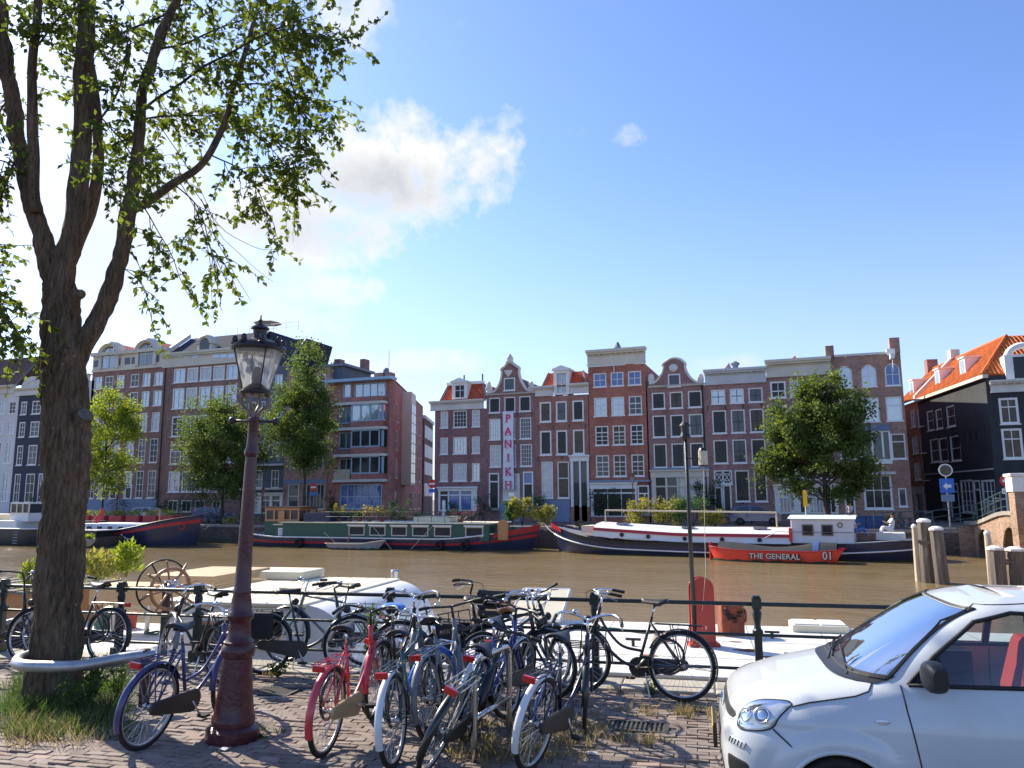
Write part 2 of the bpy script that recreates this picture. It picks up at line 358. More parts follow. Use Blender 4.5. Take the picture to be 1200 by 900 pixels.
def paver_mat():
    m = bpy.data.materials.new('clay_paver'); MATS['clay_paver'] = m; m.use_nodes = True
    t = m.node_tree; n = t.nodes; l = t.links; b = n['Principled BSDF']; b.inputs['Roughness'].default_value = .82; b.inputs['Specular IOR Level'].default_value = .3
    g = n.new('ShaderNodeNewGeometry'); oi = n.new('ShaderNodeObjectInfo')
    ad = n.new('ShaderNodeMath'); l.new(g.outputs['Random Per Island'], ad.inputs[0]); l.new(oi.outputs['Random'], ad.inputs[1])
    fr = n.new('ShaderNodeMath'); fr.operation = 'FRACT'; l.new(ad.outputs[0], fr.inputs[0])
    cr = n.new('ShaderNodeValToRGB'); e = cr.color_ramp.elements
    e[0].position = 0; e[0].color = (0.159, 0.12, 0.1, 1); e[1].position = 1; e[1].color = (0.333, 0.242, 0.192, 1)
    x = e.new(.5); x.color = (0.242, 0.179, 0.146, 1); x = e.new(.8); x.color = (0.25, 0.209, 0.187, 1)
    l.new(fr.outputs[0], cr.inputs[0])
    # trodden dirt and sand lying in patches over the bricks
    nz_ = n.new('ShaderNodeTexNoise'); nz_.inputs['Scale'].default_value = .55; nz_.inputs['Detail'].default_value = 9; nz_.inputs['Roughness'].default_value = .7; l.new(g.outputs['Position'], nz_.inputs['Vector'])
    mr = n.new('ShaderNodeMapRange'); mr.inputs['From Min'].default_value = .42; mr.inputs['From Max'].default_value = .64; l.new(nz_.outputs['Fac'], mr.inputs['Value'])
    mx = n.new('ShaderNodeMix'); mx.data_type = 'RGBA'; l.new(mr.outputs[0], mx.inputs[0]); l.new(cr.outputs[0], mx.inputs[6]); mx.inputs[7].default_value = (0.209, 0.179, 0.15, 1)
    n2 = n.new('ShaderNodeTexNoise'); n2.inputs['Scale'].default_value = 26; n2.inputs['Detail'].default_value = 5; l.new(g.outputs['Position'], n2.inputs['Vector'])
    m2 = n.new('ShaderNodeMapRange'); m2.inputs['To Min'].default_value = .62; m2.inputs['To Max'].default_value = 1.38; l.new(n2.outputs['Fac'], m2.inputs['Value'])
    vm = n.new('ShaderNodeVectorMath'); vm.operation = 'SCALE'; l.new(mx.outputs[2], vm.inputs[0]); l.new(m2.outputs[0], vm.inputs['Scale']); l.new(vm.outputs[0], b.inputs['Base Color'])
    bp = n.new('ShaderNodeBump'); bp.inputs['Strength'].default_value = .5; bp.inputs['Distance'].default_value = .008; l.new(n2.outputs['Fac'], bp.inputs['Height']); l.new(bp.outputs[0], b.inputs['Normal'])
paver_mat()
M('joint_sand', (.12, .105, .085), rough=.95, var=.35, vs=14, bump=.5, bs=60, stain=.3, stains=.7)
M('far_paving', (.17, .135, .115), rough=.9, var=.25, vs=3, stain=.25)
M('coping', (.36, .33, .27), rough=.85, var=.25, vs=9, bump=.3, bs=30, rnd=.15, stain=.2, stains=1.5)
M('far_coping', (.30, .27, .23), rough=.9, var=.25, vs=3, rnd=.12)
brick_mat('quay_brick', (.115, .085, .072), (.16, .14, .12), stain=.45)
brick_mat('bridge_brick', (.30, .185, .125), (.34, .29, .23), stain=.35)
M('iron_green', (.012, .022, .02), rough=.42, var=.3, vs=25, bump=.25, bs=60)
M('iron_black', (.010, .011, .012), rough=.45, var=.3, vs=25, bump=.2, bs=60)
M('bridge_rail', (.035, .075, .075), rough=.5)
M('timber_pile', (.17, .14, .115), rough=.9, var=.5, vs=5, stretch=(6, 6, .5), bump=.5, bs=8, stain=.4, stains=1)
M('timber_pale', (.50, .44, .33), rough=.85, var=.3, vs=5, stretch=(6, 6, .5), bump=.3, bs=8)
M('white_cap', (.72, .70, .66), rough=.6, var=.12)
M('granite', (.30, .29, .27), rough=.85, var=.25, vs=20)

struct('canal_water', MB().quad((-900, -30, WZ), (900, -30, WZ), (900, 120, WZ), (-900, 120, WZ)), 'canal_water')
# near bank
o = MB(); E0 = .22
A = near(-600, E0); B = near(600, E0)
struct('near_ground', MB().add([near(-900, -.33, -.045), near(-900, -900, -.045), near(900, -900, -.045), near(900, -.33, -.045)], [(0, 1, 2, 3)]), 'joint_sand')
qw = MB().add([near(-300, .16, -3), near(300, .16, -3), near(300, .16, -.22), near(-300, .16, -.22), near(-300, -.6, -3), near(300, -.6, -3), near(300, -.6, -.06), near(-300, -.6, -.06)],
              [(1, 0, 3, 2), (3, 7, 6, 2)])
qwall = struct('near_quay_wall', qw, 'quay_brick')
a = -16.0; i = 0
while a < 9:
    ln = random.uniform(.95, 1.25)
    mb = MB(); dz = random.uniform(-.008, .008)
    P = [near(a+.006, -.33), near(a+ln-.006, -.33), near(a+ln-.006, E0), near(a+.006, E0)]
    mb.slab([(p.x, p.y) for p in P], -.25, .035+dz)
    mb.build('coping_stone', 'coping', qwall, bevel=.018)
    a += ln
# clay pavers laid in stretcher bond along the quay
def in_frame(p):
    d = p-CP; Z = d.dot(_f)
    if Z < .3: return None
    x = 600+FPX*d.dot(_r)/Z; y = 450-FPX*d.dot(_u)/Z
    return (x, y, Z) if -10 < x < 1210 and -10 < y < 912 else None
paving = struct('pavement', MB().add([near(-14, -.33, -.012), near(-14, -9, -.012), near(9, -9, -.012), near(9, -.33, -.012)], [(0, 1, 2, 3)]), 'joint_sand')
bricks = []
BL, BW_ = .195, .092
for j in range(80):
    b0 = -.335-(j+1)*BW_
    for k in range(-62, 42):
        a0 = (k+(j % 2)*.5)*BL
        bricks.append((a0+random.uniform(-.003, .003), b0+random.uniform(-.002, .002), random.uniform(-.006, .004), random.uniform(-.012, .012), random.uniform(-.012, .012)))
TREE = gp(60, 818)
pit = lambda p: (p-TREE).length < .95
DRAINS = [(gp(322, 810), .50, .36), (gp(745, 851), .62, .34)]
def in_drain(p):
    for c, w, h in DRAINS:
        q = p-c
        if abs(q.dot(NU)) < w/2+.06 and abs(q.dot(NV)) < h/2+.03: return True
    return False
cand = []
for t in bricks:
    c = near(t[0]+BL/2, t[1]+BW_/2)
    if pit(c) or in_drain(c): continue
    s = in_frame(c)
    if s or in_frame(near(t[0]+BL/2, t[1]+BW_/2)): cand.append((s[2] if s else 99, t, s))
def brick_verts(t):
    l, w = BL-.006, BW_-.006; ch = .004; z1 = t[2]
    f = lambda x, y: z1+t[3]*(x/l-.5)+t[4]*(y/w-.5)
    v = [(0, 0, -.028), (l, 0, -.028), (l, w, -.028), (0, w, -.028)]
    v += [(0, 0, f(0, 0)-ch), (l, 0, f(l, 0)-ch), (l, w, f(l, w)-ch), (0, w, f(0, w)-ch)]
    v += [(ch, ch, f(0, 0)), (l-ch, ch, f(l, 0)), (l-ch, w-ch, f(l, w)), (ch, w-ch, f(0, w))]
    fs = [(0, 1, 5, 4), (1, 2, 6, 5), (2, 3, 7, 6), (3, 0, 4, 7), (4, 5, 9, 8), (5, 6, 10, 9), (6, 7, 11, 10), (7, 4, 8, 11), (8, 9, 10, 11)]
    return v, fs
# the pavers that show largest, clear of the car, become pieces of their own
show = [c for c in cand if c[2] and c[2][0] < 905 and not (c[2][0] > 860 and c[2][1] > 790)]
show.sort(key=lambda c: c[0]); big = set(id(c[1]) for c in show[:300])
meshes = []
for q in range(8):
    v, fs = brick_verts((0, 0, random.uniform(-.006, .004), random.uniform(-.012, .012), random.uniform(-.012, .012)))
    me = bpy.data.meshes.new('brick'); me.from_pydata(v, [], fs); me.materials.append(MATS['clay_paver']); meshes.append(me)
rest = MB()
for c in cand:
    t = c[1]
    if id(t) in big:
        ob = bpy.data.objects.new('brick', random.choice(meshes)); COL.objects.link(ob); ob.parent = paving
        ob.location = near(t[0], t[1]); ob.rotation_euler = (0, 0, NA)
    else:
        v, fs = brick_verts(t); rest.add([near(t[0]+p[0], t[1]+p[1], p[2]) for p in v], fs)
for t in []: pass
ro = rest.build('paving_bricks', 'clay_paver', paving); ro['kind'] = 'stuff'
# drain covers set in the paving
M('cast_grate', (.07, .068, .065), rough=.65, metal=.4, var=.3, vs=30, bump=.3)
for di, (c, w, h) in enumerate(DRAINS):
    dt = thing('drain_cover', ['slotted iron drain cover in the paving by the lamp post', 'rectangular iron drain cover in the paving by the dark brown bicycle'][di], 'drain cover', c, NA, 'iron drain covers')
    MB().box(-w/2, w/2, -h/2, h/2, -.03, -.018).build('bed', 'joint_sand', dt)
    mb = MB(); e = .03
    mb.box(-w/2, w/2, -h/2, -h/2+e, -.02, .006).box(-w/2, w/2, h/2-e, h/2, -.02, .006).box(-w/2, -w/2+e, -h/2+e, h/2-e, -.02, .006).box(w/2-e, w/2, -h/2+e, h/2-e, -.02, .006)
    mb.build('frame', 'cast_grate', dt)
    nb = 13
    for k in range(nb):
        x = lerp(-w/2+e+.012, w/2-e-.012, k/(nb-1)); MB().box(x-.009, x+.009, -h/2+e, h/2-e, -.02, .003).build('bar', 'cast_grate', dt)
# railing of the near quay
RT, RM_, RB = .95, .61, .24
rl = thing('quay_railing', 'dark green iron canal railing with cast posts along the near quay', 'railing', near(0, 0))
rl.rotation_euler = (0, 0, NA)
postA = [rail_a(x) for x in (141, 232, 457, 565, 697, 887)]
postA = [postA[0]-2.0, postA[0]-3.7, postA[0]-5.5] + postA + [postA[-1]+1.55, postA[-1]+3.1, postA[-1]+4.7]
pm = MB()
pm.cbox((0, 0, .07), .15, .15, .14).cbox((0, 0, .36), .085, .085, .46)
pm.lathe([(.045, .58), (.06, .60), (.06, .63), (.04, .65), (.034, .70), (.05, .78), (.055, .82), (.04, .86), (.05, .88)], 12)
pm.cbox((0, 0, .93), .105, .105, .12).cbox((0, 0, 1.0), .085, .085, .03).cbox((0, 0, .61), .11, .11, .05)
p0 = pm.build('post', 'iron_green', rl, bevel=.008)
p0.location = (postA[0], 0, .03)
for a in postA[1:]:
    q = p0.copy(); COL.objects.link(q); q.location = (a, 0, .03)
x0, x1 = min(postA)-1, max(postA)+1
MB().tube([(x0, 0, RT), (x1, 0, RT)], .024, 10).build('rail', 'iron_green', rl, smooth=True)
MB().tube([(x0, 0, RM_), (x1, 0, RM_)], .018, 8).build('rail', 'iron_green', rl, smooth=True)
MB().tube([(x0, 0, RB), (x1, 0, RB)], .018, 8).build('rail', 'iron_green', rl, smooth=True)

# far bank
struct('far_ground', MB().add([(-2500, FQ+.5, FG), (2500, FQ+.5, FG), (2500, 3000, FG), (-2500, 3000, FG)], [(0, 1, 2, 3)]), 'far_paving')
struct('ground_beyond', MB().add([(-2500, -2500, -3.2), (2500, -2500, -3.2), (2500, 3000, -3.2), (-2500, 3000, -3.2)], [(0, 1, 2, 3)]), 'joint_sand')
fw = struct('far_quay_wall', MB().box(-300, 300, FQ, FQ+.6, -3, FG-.15), 'quay_brick')
a = -70.
while a < 9.5:
    ln = random.uniform(1.4, 2.0); MB().box(a, a+ln-.02, FQ-.06, FQ+.55, FG-.15, FG+.04+random.uniform(-.01, .01)).build('coping_stone', 'far_coping', fw); a += ln
M('bank_timber', (.10, .08, .06), rough=.9, var=.4, vs=4, stretch=(1, 1, 4))
MB().box(-60, 9.5, FQ-.10, FQ, -1.6, -1.0).build('timber_waling', 'bank_timber', fw)

# bridge across the canal on the right
BU0, BU1 = 10.0, 19.0
ARCH = [(51.2, 1.75, .28), (45.25, 1.75, .62), (39.2, 1.75, .6)]
def deck_z(v): 
    t = max(0, min(1, (54.5-v)/9.5)); return .42+.80*(t*t*(3-2*t)) if v > 36 else 1.22
def arch_z(v):
    for c, hw, top in ARCH:
        if abs(v-c) < hw:
            return -1.0+(top+1.0)*sqrt(max(0, 1-((v-c)/hw)**2))
    return None
br = thing('bridge', 'brick arch bridge with stone coping at the canal junction', 'bridge', (0, 0, 0))
vs_ = [30+(56-30)*i/208 for i in range(209)]
for u0 in (BU0, BU1):
    mb = MB()
    for a, b in zip(vs_, vs_[1:]):
        m_ = (a+b)/2; zz = arch_z(m_); za = zb = -2.2
        if zz is not None: za = arch_z(a) if arch_z(a) is not None else -1.0; zb = arch_z(b) if arch_z(b) is not None else -1.0
        mb.quad((u0, b, zb), (u0, a, za), (u0, a, deck_z(a)-.0), (u0, b, deck_z(b)-.0))
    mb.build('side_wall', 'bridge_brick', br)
for c, hw, top in ARCH:
    mb = MB(); rows = []
    for i in range(25):
        q = pi*i/24; rows.append([(BU0, c-hw*cos(q), -1.0+(top+1)*sin(q)), (BU1, c-hw*cos(q), -1.0+(top+1)*sin(q))])
    mb.grid(rows); mb.box(BU0+.02, BU1, c-hw-.01, c-hw, -2.2, -1.0).box(BU0+.02, BU1, c+hw, c+hw+.01, -2.2, -1.0)
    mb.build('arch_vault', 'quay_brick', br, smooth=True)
    for i in range(15):            # voussoir ring, stone by stone
        q0, q1 = pi*(i+.04)/15, pi*(i+.96)/15
        pts = []
        for q, k in ((q0, 1), (q1, 1), (q1, 1.16), (q0, 1.16)):
            pts.append((c-hw*k*cos(q), -1.0+((top+1)*(k if k == 1 else k+.02))*sin(q)))
        m2 = MB(); m2.add([(BU0-.03, y, z) for y, z in pts]+[(BU0+.05, y, z) for y, z in pts], [(3, 2, 1, 0), (0, 1, 5, 4), (1, 2, 6, 5), (2, 3, 7, 6), (3, 0, 4, 7)])
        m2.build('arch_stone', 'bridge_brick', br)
mb = MB(); dk = MB()
for a, b in zip(vs_[::8], vs_[8::8]):
    za, zb = deck_z(a), deck_z(b)
    for (xa, xb) in ((BU0-.12, BU0+.30), (BU1-.3, BU1+.12)):
        m2 = MB(); m2.add([(xa, a+.01, za), (xb, a+.01, za), (xb, b-.01, zb), (xa, b-.01, zb), (xa, a+.01, za+.2), (xb, a+.01, za+.2), (xb, b-.01, zb+.2), (xa, b-.01, zb+.2)],
               [(0, 3, 2, 1), (4, 5, 6, 7), (0, 1, 5, 4), (1, 2, 6, 5), (2, 3, 7, 6), (3, 0, 4, 7)])
        if xa < 12: m2.build('coping_stone', 'far_coping', br)
    dk.quad((BU0+.3, a, za+.05), (BU1-.3, a, za+.05), (BU1-.3, b, zb+.05), (BU0+.3, b, zb+.05))
dk.build('deck', 'far_paving', br)
# quay return from far bank to the bridge
struct('street_corner', MB().box(9.2, 40, 53.7, 54.6, -3, .36), 'bridge_brick')
# bridge railing
bpth = [(BU0+.1, v, deck_z(v)+.2) for v in [54, 53, 51.5, 50, 48.5, 47, 45.5, 44, 43.2]]
brl = thing('bridge_railing', 'green iron railing along the bridge parapet', 'railing', (0, 0, 0))
full = [(4.6, 54.25, FG+.04), (6.2, 54.25, FG+.1), (7.9, 54.2, .25), (9.4, 54.1, .5)]+bpth
for p in full:
    MB().tube([p, (p[0], p[1], p[2]+1.05)], .035, 6).build('post', 'bridge_rail', brl)
for h in (.25, .62, 1.02):
    MB().tube([(p[0], p[1], p[2]+h) for p in full], .022 if h < 1 else .03, 6).build('rail', 'bridge_rail', brl)
pl = thing('bridge_pier', 'brick bridge pier with white stone cap', 'pier', (10.05, 42.1, 0))
MB().box(-.55, .55, -.55, .55, -2, 2.35).build('shaft', 'bridge_brick', pl)
MB().box(-.62, .62, -.62, .62, 2.35, 3.05).box(-.68, .68, -.68, .68, 3.05, 3.2).build('cap', 'white_cap', pl, bevel=.03)

# mooring piles
def pile(px, py, Z, zt, r, mat, label, sq=True, tiltx=0.):
    b = zp(px, py, Z); t = thing('mooring_pile', label, 'mooring pile', (b.x, b.y, WZ), random.uniform(0, 1), 'timber mooring piles')
    n = 10; rr = [(r*1.06, -1.5), (r*1.04, 0), (r, (zt-WZ)*.5), (r*.95, zt-WZ)]
    MB().lathe(rr, 9, wob=lambda q, z: 1+.06*sin(q*3+z)).build('post', mat, t)
    MB().lathe([(r*1.05, zt-WZ), (r*1.05, zt-WZ+.08), (r*.5, zt-WZ+.16)], 10).build('cap', 'white_cap', t, smooth=False)
    t.rotation_euler = (radians(random.uniform(-.8, .8)), radians(tiltx), random.uniform(0, 1)); return t
pile(1074, 650, 32.4, .85, .12, 'timber_pale', 'slim pale mooring pile beside the tallest dark pile')
pile(1086, 650, 31.8, 1.10, .26, 'timber_pile', 'tallest weathered mooring pile with white cap')
pile(1102, 650, 31.2, .80, .26, 'timber_pile', 'weathered mooring pile tilted beside the tallest one', tiltx=-2)
pile(1160, 660, 31.0, .62, .12, 'timber_pale', 'slim pale pile in front of the bridge arches')
pile(1168, 660, 29.0, .14, .30, 'timber_pile', 'short stout pile with white cap beside the bridge arch')
pile(1191, 660, 29.0, .10, .32, 'timber_pile', 'short stout dark pile joined by a beam under the bridge')
a_, b_ = zp(1168, 658, 28.9), zp(1215, 660, 28.9)
tag(MB().tube([a_, b_], .10, 6).build('tie_beam', 'timber_pile'), 'dark horizontal tie beam bolted between stout piles', 'beam')
a_, b_ = zp(1076, 634, 31.9), zp(1102, 637, 31.4)
tag(MB().tube([a_, b_], .09, 6).build('tie_beam', 'timber_pile'), 'horizontal beam tying the tall mooring piles together', 'beam')
# ================================================================== FAR HOUSES
FRW = M('frame_white', (.80, .79, .76), rough=.5, var=.08)
FRC = M('frame_cream', (.60, .56, .45), rough=.55, var=.08)
FRD = M('sash_dark', (.03, .035, .04), rough=.4, var=.1)
FRB = M('frame_pale_blue', (.36, .52, .66), rough=.5, var=.08)
glass_mat('g_dark', (.012, .014, .018), refl=0.0)
glass_mat('g_mid', (.035, .045, .06), refl=0.03)
glass_mat('g_sky', (.22, .28, .36), refl=0.28)  # pale blue base colour paints reflected sky into the pane
glass_mat('g_curtain', (.42, .45, .50), refl=0.08, vs=3)
glass_mat('g_warm', (.075, .055, .035), refl=0.0, var=.6, vs=2.5)
glass_mat('g_blue', (.06, .14, .38), refl=0.05)
glass_mat('g_lace', (.50, .52, .54), refl=0.04, vs=4)
M('stone_white', (.68, .66, .61), rough=.7, var=.12, stain=.15)
M('cornice_cream', (.64, .60, .49), rough=.6, var=.1, stain=.12)
M('cornice_grey', (.55, .56, .57), rough=.6, var=.1, stain=.12)
M('lintel_blue', (.20, .26, .36), rough=.5, var=.1)
M('plinth_blue', (.20, .25, .36), rough=.7, var=.12)
M('door_black', (.012, .014, .016), rough=.3, var=.1)
M('lead', (.16, .19, .24), rough=.5, var=.2, vs=3)
M('slate_roof', (.055, .062, .08), rough=.95, var=.25, vs=8, stretch=(1, 1, 4), spec=.1)
M('tar', (.09, .085, .08), rough=.9)
brick_mat('tile_red', (.52, .10, .045), (.20, .035, .02), bw=.26, bh=.32, contrast=.22, rough=.7)
brick_mat('tile_orange', (.58, .15, .035), (.25, .06, .02), bw=.26, bh=.32, contrast=.18, rough=.7, stain=.15)
brick_mat('tile_brown', (.13, .085, .065), (.06, .04, .03), bw=.26, bh=.32, contrast=.2, rough=.7)
def bk(n, c): return brick_mat(n, c, tuple(x*.8+.035 for x in c), contrast=.25, stain=.3)
class Facade:
    def __init__(s, name, label, cat, xl, xr, ytop, wall, yref=510, depth=9., O=None, d=None, sub=None, ybase=None, group=None):
        s.O = Vector(O) if O else Vector((0, FV, 0)); s.d = Vector(d).normalized() if d else Vector((1, 0, 0))
        s.n = Vector((-s.d.y, s.d.x, 0)); s.wall = wall; s.depth = depth
        s.off = 0.; a = s.loc(xl, yref)[0]; b = s.loc(xr, yref)[0]
        s.off = a; s.W = b-a; s.xc = (xl+xr)/2; s.yref = yref
        s.H = s.loc(s.xc, ytop)[1]; s.open = []
        p = s.O+s.d*a
        s.t = thing(name, label, cat, (p.x, p.y, FG), atan2(s.d.y, s.d.x), group)
    def loc(s, px, py):
        r_ = ray(px, py); t = (s.O-CP).dot(s.n)/r_.dot(s.n); p = CP+r_*t
        return (p-s.O).dot(s.d)-s.off, p.z-FG
    def X(s, px, y=None): return s.loc(px, y or s.yref)[0]
    def Z(s, py, px=None): return s.loc(px or s.xc, py)[1]
    def window(s, x0, x1, z0, z1, nx=2, nz=2, glass='g_mid', fr=None, bar=None, sill=True, trans=None, fw=.10, arch=False, bw=.05, name='window'):
        fr = fr or FRW; s.open.append((x0, x1, z0, z1))
        mb = MB(); y0, y1 = .03, .13
        mb.box(x0, x0+fw, y0, y1, z0, z1).box(x1-fw, x1, y0, y1, z0, z1).box(x0+fw, x1-fw, y0, y1, z0, z0+fw).box(x0+fw, x1-fw, y0, y1, z1-fw, z1)
        if sill: mb.box(x0-.06, x1+.06, -.07, .03, z0-.07, z0+.02)
        if arch:      # round-headed: brick spandrels fill the corners of the opening
            sp = MB(); r_ = (x1-x0)/2; cx = (x0+x1)/2; zc = z1-r_
            for sg in (-1, 1):
                pts = [(cx+sg*r_, z1)]+[(cx+sg*r_*cos(q), zc+r_*sin(q)) for q in [pi/2*i/8 for i in range(9)]]
                if sg > 0: pts = pts[::-1]
                sp.prism(pts, -.002, .2)
            sp.build('arch_spandrel', s.wall, s.t)
            mb.torus((cx, .08, zc), r_-fw/2, fw/2, 'y', 16, 4, 0, pi)
        w = mb.build(name, fr, s.t)
        bm = MB(); ix0, ix1, iz0, iz1 = x0+fw, x1-fw, z0+fw, z1-fw
        zt = iz1
        if trans: zt = lerp(iz0, iz1, trans); bm.box(ix0, ix1, .05, .12, zt-.04, zt+.04)
        for i in range(1, nx):
            x = lerp(ix0, ix1, i/nx); bm.box(x-bw/2, x+bw/2, .055, .115, iz0, iz1)
        for i in range(1, nz):
            z = lerp(iz0, zt, i/nz)
            xs = [lerp(ix0, ix1, k/nx) for k in range(nx+1)]
            for k in range(nx): bm.box(xs[k]+(bw/2 if k else 0), xs[k+1]-(bw/2 if k < nx-1 else 0), .058, .112, z-bw/2, z+bw/2)
        if bm.v: bm.build('glazing_bar', bar or fr, w)
        MB().quad((x0+.02, .10, z0+.02), (x1-.02, .10, z0+.02), (x1-.02, .10, z1-.02), (x0+.02, .10, z1-.02)).build('pane', glass, w)
        return w
    def rows(s, rows, cols, glass=('g_mid',), yref=None, **k):
        for r in rows:
            kk = dict(k); kk.update(r[2] if len(r) > 2 else {}); gl = kk.pop('glass', glass)
            for c in cols:
                s.window(s.X(c[0], yref), s.X(c[1], yref), s.Z(r[1]), s.Z(r[0]), glass=random.choice(gl), **kk)
    def px_window(s, xl, xr, yt, yb, **k):
        y = (yt+yb)/2; x = (xl+xr)/2
        return s.window(s.loc(xl, y)[0], s.loc(xr, y)[0], s.loc(x, yb)[1], s.loc(x, yt)[1], **k)
    def door(s, xl, xr, yt, yb, mat='door_black', glass='g_dark', light=.25, fr=None):
        x0, x1, z0, z1 = s.X(xl, (yt+yb)/2), s.X(xr, (yt+yb)/2), s.Z(yb), s.Z(yt); fr = fr or FRW
        z0 = max(z0, .02); s.open.append((x0, x1, z0, z1)); fw = .12; zl = lerp(z1, z0, light)
        fo = MB().box(x0, x0+fw, -.03, .1, z0, z1).box(x1-fw, x1, -.03, .1, z0, z1).box(x0+fw, x1-fw, -.03, .1, z1-fw, z1).box(x0+fw, x1-fw, -.02, .1, zl-.06, zl+.06).build('door_frame', fr, s.t)
        MB().quad((x0+.05, .08, zl), (x1-.05, .08, zl), (x1-.05, .08, z1-.05), (x0+.05, .08, z1-.05)).build('fanlight', glass, fo)
        dm = MB().box(x0+fw, x1-fw, .05, .1, z0, zl-.06)
        w = (x1-x0-2*fw)
        for a, b in ((.08, .45), (.55, .92)): dm.box(x0+fw+w*.2, x1-fw-w*.2, .03, .05, lerp(z0, zl, a), lerp(z0, zl, b))
        dm.build('door', mat, s.t)
        MB().box(x0-.1, x1+.1, -.35, .0, z0-.25, z0).build('doorstep', 'granite', s.t)
    def cornice(s, xl, xr, yt, yb, mat='stone_white', proj=.4, dent=True, y=None):
        yy = (yt+yb)/2; x0, x1 = s.X(xl, yy), s.X(xr, yy); z0, z1 = s.Z(yb), s.Z(yt); h = z1-z0
        mb = MB(); mb.box(x0, x1, -.10, 0, z0, z0+h*.72).box(x0-.02, x1+.02, -.16, 0, z0-.02, z0+h*.1).box(x0-.04, x1+.04, -proj*.7, 0, z0+h*.72, z0+h*.84).box(x0-.08, x1+.08, -proj, .3, z0+h*.84, z1)
        mb.box(x0-.03, x1+.03, -.2, 0, z0+h*.62, z0+h*.66)
        c = mb.build('cornice', mat, s.t)
        if dent:
            n = max(3, int((x1-x0)/.45)); dm = MB()
            for i in range(n): x = lerp(x0+.1, x1-.1, i/(n-1)); dm.box(x-.06, x+.06, -proj*.66, -.1, z0+h*.66, z0+h*.72)
            dm.build('dentils', mat, c)
    def finish(s, extra=None, flat=True):
        W_, H_, D = s.W-.01, s.H, s.depth
        xs = sorted(set([.005, W_]+[round(v, 4) for o in s.open for v in o[:2] if .005 < v < W_])); zs = sorted(set([-.3, H_]+[round(v, 4) for o in s.open for v in o[2:] if -.3 < v < H_]))
        mb = MB()
        for i in range(len(xs)-1):
            for j in range(len(zs)-1):
                cx, cz = (xs[i]+xs[i+1])/2, (zs[j]+zs[j+1])/2
                if any(o[0] < cx < o[1] and o[2] < cz < o[3] for o in s.open): continue
                mb.quad((xs[i], 0, zs[j]), (xs[i+1], 0, zs[j]), (xs[i+1], 0, zs[j+1]), (xs[i], 0, zs[j+1]))
        R_ = .2
        for x0, x1, z0, z1 in s.open:
            x0 = max(x0, .005); x1 = min(x1, W_); z1 = min(z1, H_)
            mb.quad((x0, 0, z0), (x0, 0, z1), (x0, R_, z1), (x0, R_, z0)); mb.quad((x1, 0, z1), (x1, 0, z0), (x1, R_, z0), (x1, R_, z1))
            mb.quad((x0, 0, z1), (x1, 0, z1), (x1, R_, z1), (x0, R_, z1)); mb.quad((x1, 0, z0), (x0, 0, z0), (x0, R_, z0), (x1, R_, z0))
        mb.quad((.005, D, -.3), (.005, 0, -.3), (.005, 0, H_), (.005, D, H_)); mb.quad((W_, 0, -.3), (W_, D, -.3), (W_, D, H_), (W_, 0, H_)); mb.quad((W_, D, -.3), (.005, D, -.3), (.005, D, H_), (W_, D, H_))
        mb.build('wall', s.wall, s.t)
        if not flat: MB().quad((.005, .02, H_-.01), (W_, .02, H_-.01), (W_, D, H_-.01), (.005, D, H_-.01)).build('attic_floor', 'tar', s.t)
        if flat: MB().quad((.005, 0, H_), (W_, 0, H_), (W_, D, H_), (.005, D, H_)).build('roof', 'tar', s.t)
        for q in range(random.choice((1, 1, 2))) if flat else ():
            cx = random.uniform(.8, max(.9, W_-.8)); cm = MB().box(cx-.35, cx+.35, D*.55, D*.55+.6, H_-.1, H_+random.uniform(.8, 1.3)); cp = cm.build('chimney', s.wall, s.t)
            for k in (-.15, .15): MB().lathe([(.09, H_), (.08, H_+1.55)], 8, (cx+k, D*.55+.3, 0)).build('chimney_pot', 'tile_red', cp)
    def anchors(s, yy, n=4):
        for i in range(n):
            x = lerp(.3, s.W-.3, i/(n-1)); z = s.Z(yy); MB().box(x-.03, x+.03, -.05, 0, z-.18, z+.18).build('wall_anchor', 'iron_black', s.t)
    def pipe(s, x, z1=None): MB().tube([(x, -.07, 0), (x, -.07, z1 or s.H)], .06, 6).build('drainpipe', 'iron_black', s.t)

def mansard(s, xbl, xbr, xtl, xtr, yb, yt, tile, depth=3.0):
    y = (yb+yt)/2; a, b, c, d = s.X(xbl, yb), s.X(xbr, yb), s.X(xtl, yt), s.X(xtr, yt); z0, z1 = s.Z(yb), s.Z(yt); k = 1.1
    mb = MB(); mb.quad((a, .05, z0), (b, .05, z0), (d, k, z1), (c, k, z1)); mb.quad((b, .05, z0), (b, depth+4, z0), (d, depth+3, z1), (d, k, z1)); mb.quad((a, depth+4, z0), (a, .05, z0), (c, k, z1), (c, depth+3, z1))
    r_ = mb.build('roof', tile, s.t)
    MB().quad((c, k, z1), (d, k, z1), (d, depth+3, z1), (c, depth+3, z1)).build('roof_flat', 'tar', r_)
    MB().tube([(b, .03, z0), (d, k-.02, z1)], .1, 6).build('ridge_lead', 'lead', r_); MB().tube([(a, .03, z0), (c, k-.02, z1)], .1, 6).build('ridge_lead', 'lead', r_)
    return r_
